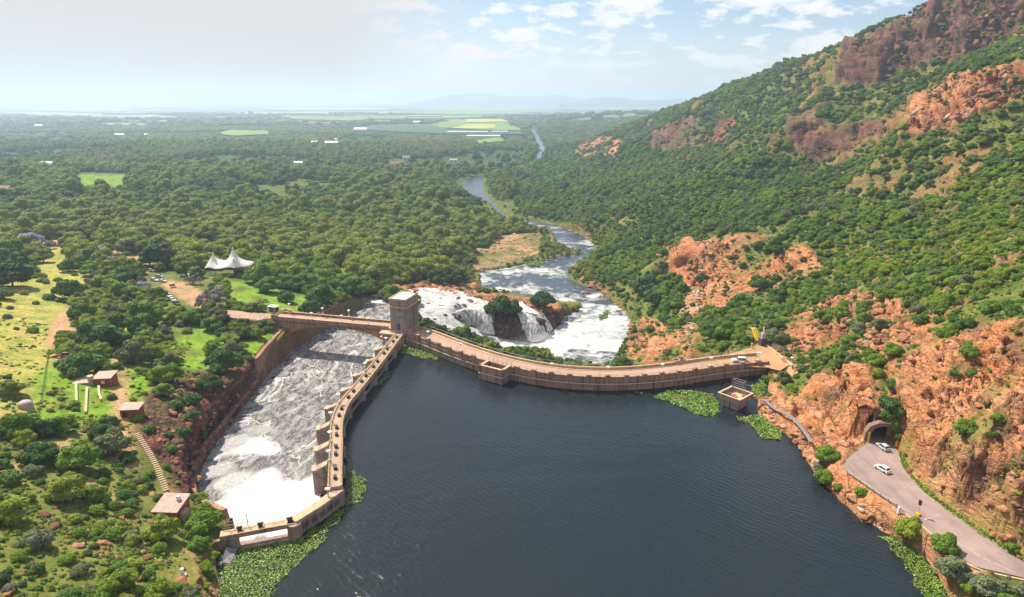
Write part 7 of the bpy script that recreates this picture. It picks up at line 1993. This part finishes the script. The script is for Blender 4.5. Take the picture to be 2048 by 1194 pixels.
for (w, kn, rel, lm), ps in groups.items():
    ps.sort(key=lambda q: q['d'])
    for i, p in enumerate(ps):
        nm = LM[lm][0]
        if len(ps) == 1: p['label'] = f'{w} {kn} {rel} the {nm}'
        elif i < len(NTH): p['label'] = f'{w} {kn} {rel} the {nm}, {NTH[i]} one'
        else: p['label'] = f'{w} {kn} {rel} the {nm}, number {i+1} outwards'
protos = {}
NAMES = {'broad': 'broadleaf_tree', 'tall': 'tall_tree', 'flat': 'flat_topped_tree', 'shrub': 'shrub', 'sparse': 'open_tree', 'bare': 'bare_tree'}
for i, p in enumerate(plants):
    kd = p['k']; R = p['R']
    name = 'jacaranda_tree' if p['t'] > 0.96 else NAMES[kd]
    r = bpy.data.objects.new(name, None); COL.objects.link(r); r.empty_display_size = 0.3
    r.location = (p['x'], p['y'], p['z']-0.05*R); r.rotation_euler = (0, 0, (i*2.399) % 6.283)
    hz = R*(1.0 if kd != 'tall' else 0.8)*(0.9+0.2*((i*37) % 10)/10)
    tag(r, p['label'], 'shrub' if kd == 'shrub' else 'tree', f"{'shrubs' if kd == 'shrub' else 'trees'} around the {LM[p['lm']][0]}")
    def child(nm, me):
        o = bpy.data.objects.new(nm, me); COL.objects.link(o); o.parent = r; o.scale = (R, R, hz); o['tint'] = float(p['t']); return o
    if kd == 'bare':
        child('branches', BARE[i % 2]).scale = (R, R, R*1.0); tw_ = child('twigs', CM['sparse'][i % 2]); tw_['tint'] = 0.94
    else:
        child('crown', CM[kd][i % len(CM[kd])]); child('trunk', TR[kd])
print('plants', len(plants), cnt, {k: len(v) for k, v in stuff.items()})

# ------------------------------------------------------------------ tufts and low ground cover near the camera
TUFT = [crown_mesh('tuft', 200+i, 'tuft', 130, 0.20) for i in range(3)]
tf = []
P_ = band(72, 235, 1.0); X, Y = P_[:, 0], P_[:, 1]; Z = H(X, Y); px_, py_, D_ = proj(X, Y, Z)
m = (px_ > -30) & (px_ < 2080) & (py_ < 1230)
X, Y, Z = X[m], Y[m], Z[m]
rk = samp(ROCK, X, Y); lu = samp(LUSH, X, Y); so = samp(SOIL, X, Y); dr_ = samp(DRY, X, Y)
nn = fbm2(X/5, Y/5, 3, 81)
p = 0.50+nn*1.2; p = p*(1-0.90*np.clip(rk*1.3, 0, 1))*(1-0.9*so)*(1-0.88*lu); p = np.where((dr_ > 0.5) & (Y > 175), p*0.25, p)
ok = (rng.uniform(size=len(X)) < p) & ~clear_mask(X, Y, 0.3) & ~near_keep(X, Y, -0.6)
for x, y, z, a_, d_ in zip(X[ok], Y[ok], Z[ok], nn[ok], dr_[ok]):
    s_ = rng.uniform(0.3, 0.95); tf.append((x, y, z-0.05, s_, s_*rng.uniform(.6, 1.1), rng.uniform(0, 6.28), rng.integers(3), float(np.clip(0.50+0.25*rng.uniform(-1, 1)+0.2*a_, 0.1, 0.9))))
scatter('low_scrub', tf, TUFT, 'low tufts of grass and scrub between the bushes', 'scrub')
print('tufts', len(tf))

tf2 = []
P_ = band(225, 760, 2.5, 0.05); X, Y = P_[:, 0], P_[:, 1]; Z = H(X, Y); px_, py_, D_ = proj(X, Y, Z)
sr_ = samp(side_r.astype(float), X, Y) > 0.5
m = (px_ > 900) & (px_ < 2090) & (py_ < 1230) & sr_
X, Y, Z = X[m], Y[m], Z[m]; rk = samp(ROCK, X, Y); nn = fbm2(X/8, Y/8, 3, 83)
ok = (rng.uniform(size=len(X)) < (0.75+nn*1.2)*(1-0.80*np.clip(rk*1.2, 0, 1))) & ~clear_mask(X, Y, 0.3)
for x, y, z, a_ in zip(X[ok], Y[ok], Z[ok], nn[ok]):
    s_ = rng.uniform(0.6, 1.5); tf2.append((x, y, z-0.05, s_, s_*rng.uniform(.6, 1.1), rng.uniform(0, 6.28), rng.integers(3), float(np.clip(0.50+0.3*rng.uniform(-1, 1)+0.2*a_, 0.1, 0.9))))
vg = [G(a, b) for a, b in ((1797,905),(1806,930),(1828,962),(1852,988),(1890,1018),(1932,1048),(1980,1082),(2048,1124))]
vl = resample(np.array([g_[:2] for g_ in vg]), 0.22)
for x, y in vl:
    for _ in range(4):
        xx_ = x+rng.uniform(-0.1, 1.3); yy_ = y+rng.uniform(-0.5, 0.5); s_ = rng.uniform(0.18, 0.5); tf2.append((xx_, yy_, float(min(H(xx_, yy_), 5.3)), s_, s_*0.9, rng.uniform(0, 6.28), rng.integers(3), float(rng.uniform(0.42, 0.62))))
scatter('hillside_scrub', tf2, TUFT, 'short scrub and grass tufts on the right hillside and road verge', 'scrub')
print('tufts2', len(tf2))

# ------------------------------------------------------------------ floating weed mats
m_weed, t = new_mat('water_weed')
g = t.node('ShaderNodeNewGeometry')
c = t.ramp(g.outputs['Random Per Island'], [(0.0, (0.09, 0.17, 0.014)), (0.45, (0.15, 0.26, 0.016)), (0.8, (0.22, 0.33, 0.022)), (1.0, (0.32, 0.38, 0.06))])
c = t.mix(t.ramp(t.noise(t.pos(), 0.25, 4, 0.6), [(0.38, 0.45), (0.6, 0.0)]), c, (0.05, 0.11, 0.010))
t.col(c); t.rough(0.45); t.spec(0.4)
def weed(pl, dens, ls, label, seed, z=0.0):
    dens *= 2.3; ls *= 0.74
    P = [W(a, b, z)[:2] for a, b in pl]
    A = np.array(P); rg = np.random.default_rng(seed)
    bb = (A[:, 0].min(), A[:, 0].max(), A[:, 1].min(), A[:, 1].max())
    n = int((bb[1]-bb[0])*(bb[3]-bb[2])*dens)
    X = rg.uniform(bb[0], bb[1], n); Y = rg.uniform(bb[2], bb[3], n)
    d = dpoly(X, Y, P); ins = inpoly(X, Y, P)
    edge = fbm2(X/2.2, Y/2.2, 3, seed)*1.5
    ok = np.where(ins, d+edge > 0.35, d < edge-0.25)
    ok &= ~(~ins & (inpoly(X, Y, LAKE) == False))
    X, Y = X[ok], Y[ok]
    hgt = 0.12+0.35*np.clip(fbm2(X/1.6, Y/1.6, 3, seed+3)+0.5, 0, 1)
    C_ = np.stack([X, Y, z+hgt*rg.uniform(0.4, 1.1, len(X))], 1)
    N = rg.normal(size=C_.shape)*0.5+np.array([0, 0, 1.0]); N /= np.linalg.norm(N, axis=1)[:, None]
    me = quads_mesh('floating_weed', C_, N, ls*rg.uniform(0.5, 1.1, len(X)), rg, m_weed)
    o = bpy.data.objects.new('floating_weed', me); COL.objects.link(o); tag(o, label, 'water plants', 'mats of floating water weed', 'stuff'); return o
weed([(438,1096),(470,1099),(505,1090),(580,1080),(600,1074),(645,1047),(688,1012),(690,935),(715,950),(737,970),(725,1000),(700,1015),(690,1030),(670,1050),(655,1075),(630,1100),(600,1135),(560,1165),(548,1194),(540,1290),(425,1290),(432,1140)], 15, 0.22, 'large bright green weed mat filling the corner below the side weir', 1)
weed([(1272,784),(1300,792),(1330,781),(1380,780),(1430,788),(1444,820),(1428,836),(1402,832),(1370,822),(1340,806),(1300,796)], 9, 0.36, 'weed mat floating in front of the dam left of the intake tower', 2)
weed([(1460,827),(1480,835),(1500,828),(1530,828),(1550,850),(1566,868),(1556,881),(1535,880),(1508,874),(1500,852),(1470,842)], 9, 0.34, 'weed mat curving from the intake tower to the right bank', 3)
weed([(812,690),(830,694),(850,701),(878,712),(876,720),(845,719),(820,710),(800,706),(803,696)], 8, 0.36, 'small weed mat in the corner at the foot of the stone tower', 4)
weed([(752,764),(772,744),(792,738),(778,756),(757,774)], 8, 0.34, 'narrow weed strip against the third and fourth gate piers', 5)
weed([(1757,1074),(1790,1072),(1830,1096),(1862,1126),(1895,1180),(1930,1270),(1860,1270),(1840,1190),(1800,1122)], 14, 0.24, 'bright weed strip along the right bank below the road', 6)
weed([(1496,770),(1530,758),(1538,790),(1510,800),(1500,785)], 10, 0.34, 'dense weed patch between the dam end and the intake footbridge', 7)
weed([(1046,524),(1075,519),(1088,527),(1080,533),(1055,532)], 3, 0.8, 'small reedy islet at the upper rapids, larger of two', 8, Z_RIVER+0.3)
weed([(1138,604),(1160,603),(1166,612),(1150,618),(1128,616),(1120,609)], 3, 0.7, 'reeds at the tip of the rock ridge in the pool', 10, Z_RIVER+0.4)
weed([(1196,632),(1212,620),(1222,626),(1214,637),(1200,640)], 3, 0.7, 'round green islet of reeds in the white pool', 11, Z_RIVER+0.3)

# ------------------------------------------------------------------ rocks
def rock_mesh(seed, flat=0.6):
    rg = np.random.default_rng(seed)
    bm = bmesh.new(); bmesh.ops.create_icosphere(bm, subdivisions=2, radius=1.0)
    pl_ = [(rg.normal(size=3), rg.uniform(0.55, 0.85)) for _ in range(9)]
    for v in bm.verts:
        p = np.array(v.co)
        for n_, d_ in pl_:
            n_ = n_/np.linalg.norm(n_); k = p@n_
            if k > d_: p = p-n_*(k-d_)
        p = p*(1+rg.normal()*0.03); p[2] *= flat; v.co = Vector(p)
    me = bpy.data.meshes.new('rock_mesh'); bm.to_mesh(me); bm.free(); me.materials.append(m_rock); return me
m_rock, t = new_mat('loose_rock')
Pq = t.pos(); n1_ = t.noise(Pq, 0.8, 5, 0.65); n2_ = t.noise(Pq, 4.0, 4, 0.6)
c = t.ramp(t.attr('tint', 'INSTANCER'), [(0.0, (0.08, 0.045, 0.036)), (0.4, (0.25, 0.105, 0.060)), (0.62, (0.44, 0.18, 0.085)), (0.82, (0.46, 0.25, 0.15)), (1.0, (0.50, 0.38, 0.29))])
c = t.mix(t.ramp(n1_, [(0.38, 0.6), (0.6, 0.0)]), c, (0.11, 0.06, 0.045)); t.col(c); t.rough(0.9); t.bump(t.math('ADD', n1_, n2_), 0.7, 0.25)
RM = [rock_mesh(300+i, f) for i, f in enumerate((0.7, 0.45, 0.6, 0.35, 0.8))]
BOULD = [(1172,596,9,.6,'reddish boulder standing in the rapids below the right bank'),(1157,583,5,.5,'small reddish rock in the rapids left of the boulder'),(1192,588,5,.3,'dark rock in the rapids right of the boulder'),
 (905,630,8,.05,'dark wet rock in the cascade left of the falls'),(916,634,7,.1,'dark rock at the upper lip of the left fall'),(890,631,6,.05,'leftmost dark rock in the white cascade'),(925,612,9,.2,'flat dark rock above the left fall'),(940,603,8,.3,'flat brown rock in the shallow cascade'),
 (1090,652,9,.4,'brown rock shelf right of the right fall'),(1082,630,8,.45,'brown rock beside the top of the right fall'),(1064,612,9,.55,'orange rock at the top of the right fall'),(1095,620,10,.5,'square orange rock at the end of the ridge'),
 (1262,690,12,.5,'rounded pale rock at the right edge of the pool'),(1268,672,9,.3,'dark rock at the right edge of the white pool'),(1282,660,10,.6,'pink rock above the right edge of the pool'),
 (145,1068,9,.65,'pink slab on the lower left slope, left one'),(172,1064,10,.65,'pink slab on the lower left slope, right one'),(200,1086,9,.6,'brown slab right of the pink slabs'),(155,1092,13,.75,'long pale slab below the pink slabs'),(150,1125,10,.6,'flat slab near the bottom left slope'),
 (175,852,11,.7,'overhanging pale rock ledge below the lawn walls'),(113,893,6,.6,'orange rock at the foot of the bright lawn strip'),(255,890,7,.65,'pale rock beside the upper steps'),(305,990,7,.65,'pink rock left of the lower steps'),(90,1030,12,.3,'dark ledge in the left gully, upper'),(105,1055,12,.35,'dark ledge in the left gully, lower'),
 (360,1165,14,.55,'brown rocky point above the weed mat'),(20,1185,14,.6,'brown rock at the bottom left corner'),(340,1180,10,.7,'pale slab just left of the rocky point'),(275,1160,8,.7,'pale slab on the dry slope near the bottom edge'),
 (870,640,6,.1,'dark rock in the cascade behind the dam parapet'),(895,658,6,.25,'flat reddish ledge behind the dam parapet'),(1092,540,5,.15,'small dark rock in the upper river'),(1178,470,7,.6,'reddish rocks on the bank at the river bend'),(1150,545,8,.6,'red rock at the head of the pool on the right bank'),(1165,560,9,.65,'large red rock on the right bank of the pool'),(1180,572,8,.5,'brown red rock lower on the right bank of the pool')]
for i, (px_, py_, rp, tn, lb) in enumerate(BOULD):
    x, y, z = G(px_, py_)
    D = proj(x, y, z)[2]; R = rp*D/FPX
    z = max(z, Z_RIVER-0.5)
    o = bpy.data.objects.new('boulder', RM[i % 5]); COL.objects.link(o); o.location = (x, y, z+R*0.10); o.scale = (R*1.3, R, R*0.8); o.rotation_euler = (0.1*(i % 3), 0.08*(i % 4), i*1.7)
    o['tint'] = tn; tag(o, lb, 'rock', 'boulders on the banks and in the river')
# stones joined to what nobody could count: scree, river ledges
rs = []
def stones(pl, n, r0, r1, tn, z=None):
    P = [(G(a, b) if z is None else W(a, b, z))[:2] for a, b in pl]; A = np.array(P)
    k = 0; tries = 0
    while k < n and tries < n*30:
        tries += 1
        x = rng.uniform(A[:, 0].min(), A[:, 0].max()); y = rng.uniform(A[:, 1].min(), A[:, 1].max())
        if inpoly(np.array([x]), np.array([y]), P)[0]:
            R = r0+(r1-r0)*rng.uniform()**2; rs.append((x, y, float(H(x, y))+0.05*R, R*rng.uniform(1, 1.6), R*0.9, rng.uniform(0, 6.28), rng.integers(5), float(np.clip(tn+rng.normal()*0.15, 0, 1)))); k += 1
stones([(770,590),(850,564),(940,570),(960,588),(930,592),(860,580),(790,592)], 160, 0.8, 2.6, .5)
stones([(930,587),(1000,592),(1060,603),(1110,612),(1100,625),(1040,612),(985,604),(940,600)], 200, 0.7, 2.4, .5)
stones([(945,500),(1000,470),(1085,470),(1090,510),(1010,532),(960,540)], 150, 0.6, 2.2, .85)
stones([(1130,530),(1200,585),(1262,650),(1270,700),(1262,665),(1215,580),(1150,530)], 160, 0.9, 2.6, .5)
stones([(850,600),(930,595),(930,615),(860,635)], 26, 0.6, 1.8, .05)
stones([(1010,700),(1095,700),(1103,716),(1020,706)], 60, 0.7, 1.8, .4)
stones([(1500,800),(1545,850),(1590,880),(1640,958),(1725,1040),(1790,1090),(1800,1080),(1735,1025),(1660,950),(1610,880),(1550,840),(1520,795)], 320, 0.3, 1.1, .7)
stones([(60,1000),(330,1000),(400,1180),(0,1190)], 110, 0.2, 0.8, .45)
stones([(1375,570),(1412,585),(1395,640),(1385,700),(1352,700),(1362,640)], 130, 0.5, 1.4, .9)
stones([(1540,690),(1640,690),(1640,740),(1570,740)], 90, 0.5, 1.4, .6)
stones([(1640,880),(1700,900),(1705,890),(1650,870)], 20, 0.4, 1.0, .8)
stones([(395,905),(430,860),(500,770),(515,760),(500,790),(440,850),(405,935),(392,990)], 90, 0.4, 1.0, .35)
def faceblocks(pl, n, r0, r1, tn, tall=1.0):
    A = np.array(pl, float); k = 0; tries = 0
    while k < n and tries < n*20:
        tries += 1
        px = rng.uniform(A[:, 0].min(), A[:, 0].max()); py = rng.uniform(A[:, 1].min(), A[:, 1].max())
        if not inpoly(np.array([px]), np.array([py]), pl)[0]: continue
        x, y, z = G(px, py)
        if samp(ROCK, x, y) < 0.25: continue
        R = r0+(r1-r0)*rng.uniform()**1.6
        rs.append((x, y, z-0.15*R, R, R*tall*rng.uniform(0.7, 1.2), rng.uniform(0, 6.28), rng.integers(5), float(np.clip(tn+rng.normal()*0.16, 0, 1)))); k += 1
faceblocks([(985,632),(1040,636),(1052,680),(990,672)], 60, 0.8, 2.2, .12, 1.2)
faceblocks(ROCKS_DARK[3], 300, 1.5, 5.0, .20, 1.3)
faceblocks(ROCKS_DARK[2], 160, 1.2, 4.0, .22, 0.6)
faceblocks(ROCKS_DARK[0], 60, 2.0, 5.5, .3, 1.6); faceblocks(ROCKS_DARK[1], 60, 2.0, 5.5, .4, 1.6)
faceblocks(ROCKS_WARM[6], 260, 1.0, 3.2, .5, 1.7)
faceblocks(ROCKS_WARM[4], 160, 0.7, 2.2, .6, 1.3)
faceblocks(ROCKS_WARM[1], 260, 0.7, 2.4, .55, 1.0)
faceblocks(ROCKS_WARM[5], 60, 4, 11, .6, 1.2)
faceblocks(ROCKS_WARM[0], 160, 0.3, 1.2, .55, 0.8)
faceblocks(ROCKS_DARK[4], 200, 0.4, 1.5, .35, 1.1)
scatter('loose_stones', rs, RM, 'loose rocks and rubble along the banks and ledges', 'rocks')
# ------------------------------------------------------------------ falling water
m_fall, t = new_mat('falling_water')
P = t.pos(); Q = t.scale(P, (0.9, 0.9, 0.10))
f = t.ramp(t.noise(Q, 1.0, 6, 0.7, 0.3), [(0.40, 0.0), (0.58, 1.0)])
f = t.math('MAXIMUM', f, t.attr('foam'))
t.col(t.mix(f, (0.20, 0.19, 0.19), (0.80, 0.81, 0.82))); t.rough(0.6); t.bump(t.noise(Q, 1.6, 5, 0.7), 0.8, 0.5)
def fall(label, lip, foot_, out_=2.2):
    L_ = resample(np.array(lip), 0.6); n = len(L_)
    F_ = resample(np.array(foot_), 0.6); F_ = np.stack([np.interp(np.linspace(0, 1, n), np.linspace(0, 1, len(F_)), F_[:, k]) for k in range(3)], 1)
    nj = 26; V = []; fo = []
    for j in range(nj):
        s_ = j/(nj-1)
        for i in range(n):
            h_ = s_**0.65
            p = L_[i]*(1-h_)+F_[i]*h_; p = p.copy(); p[2] = L_[i][2]+(F_[i][2]-L_[i][2])*s_**1.25
            w_ = (vnoise2(np.array([i*0.35]), np.array([j*0.12]), 5)[0]-0.5)*1.1
            V.append((p[0]+w_*0.3, p[1]-w_-0.6*math.sin(math.pi*s_), p[2]+0.6)); fo.append(max(0, 1-s_*6)+max(0, (s_-0.72)*3.2))
    F = [(j*n+i, j*n+i+1, (j+1)*n+i+1, (j+1)*n+i) for j in range(nj-1) for i in range(n-1)]
    o = mesh_np('waterfall', V, F, m_fall, 'structure', True, {'foam': np.clip(fo, 0, 1)}); return o
fall('left', [W(905,628,-18.6), W(922,620,-19.4), W(937,619,-19.8), W(957,617,-19.8), W(978,622,-20)], [W(915,648,-24), W(930,656,-28), W(945,663,-31.6), W(966,668,-31.8), W(990,672,-31.8)])
fall('right', [W(1034,628,-20), W(1046,621,-19.8), W(1060,619,-20.2), W(1076,627,-21.5)], [W(1048,680,-31.8), W(1066,686,-31.8), W(1088,680,-31.8), W(1106,660,-31.8)])
tag(poly_obj('feeder_stream', [W(a, b, z) for a, b, z in ((1030,606,-17.6),(1044,603,-18),(1052,612,-18.8),(1066,618,-19.4),(1074,628,-20.6),(1046,623,-19.2),(1034,630,-19.4),(1036,616,-18.8))], m_white), kind='structure')
# spray lifting from the foot of the falls: thin real mist volumes
def mist(px, py, r, dens):
    x, y, z = W(px, py, Z_RIVER)
    m = bpy.data.materials.new('spray'); m.use_nodes = True; nt = m.node_tree; nt.nodes.clear()
    out = nt.nodes.new('ShaderNodeOutputMaterial'); v = nt.nodes.new('ShaderNodeVolumePrincipled'); v.inputs['Density'].default_value = dens; v.inputs['Color'].default_value = (0.97, 0.97, 1, 1)
    nt.links.new(v.outputs[0], out.inputs['Volume'])
    bm = bmesh.new(); bmesh.ops.create_icosphere(bm, subdivisions=3, radius=1.0); me = bpy.data.meshes.new('spray'); bm.to_mesh(me); bm.free(); me.materials.append(m)
    o = bpy.data.objects.new('spray', me); COL.objects.link(o); o.location = (x, y, z); o.scale = (r*1.4, r, r*0.55); tag(o, 'thin white spray drifting at the foot of the waterfalls', 'spray', 'spray at the falls', 'stuff')

mist(955, 668, 8, 0.03); mist(1070, 684, 9, 0.035)

# ------------------------------------------------------------------ haze
hz_m = bpy.data.materials.new('haze'); hz_m.use_nodes = True
nt = hz_m.node_tree; nt.nodes.clear()
out = nt.nodes.new('ShaderNodeOutputMaterial'); v = nt.nodes.new('ShaderNodeVolumePrincipled')
v.inputs['Density'].default_value = 1.4e-4; v.inputs['Color'].default_value = (0.58, 0.74, 1.0, 1); v.inputs['Anisotropy'].default_value = 0.3
nt.links.new(v.outputs[0], out.inputs['Volume'])
hb = MB().box(-52000, 52000, -300, 47000, -105, max(275.0, float(GVZ.max())+14)).obj('haze', hz_m); hb['kind'] = 'stuff'; hb.display_type = 'WIRE'
tag(hb, 'pale blue haze lying over the plain and far hills', 'haze')
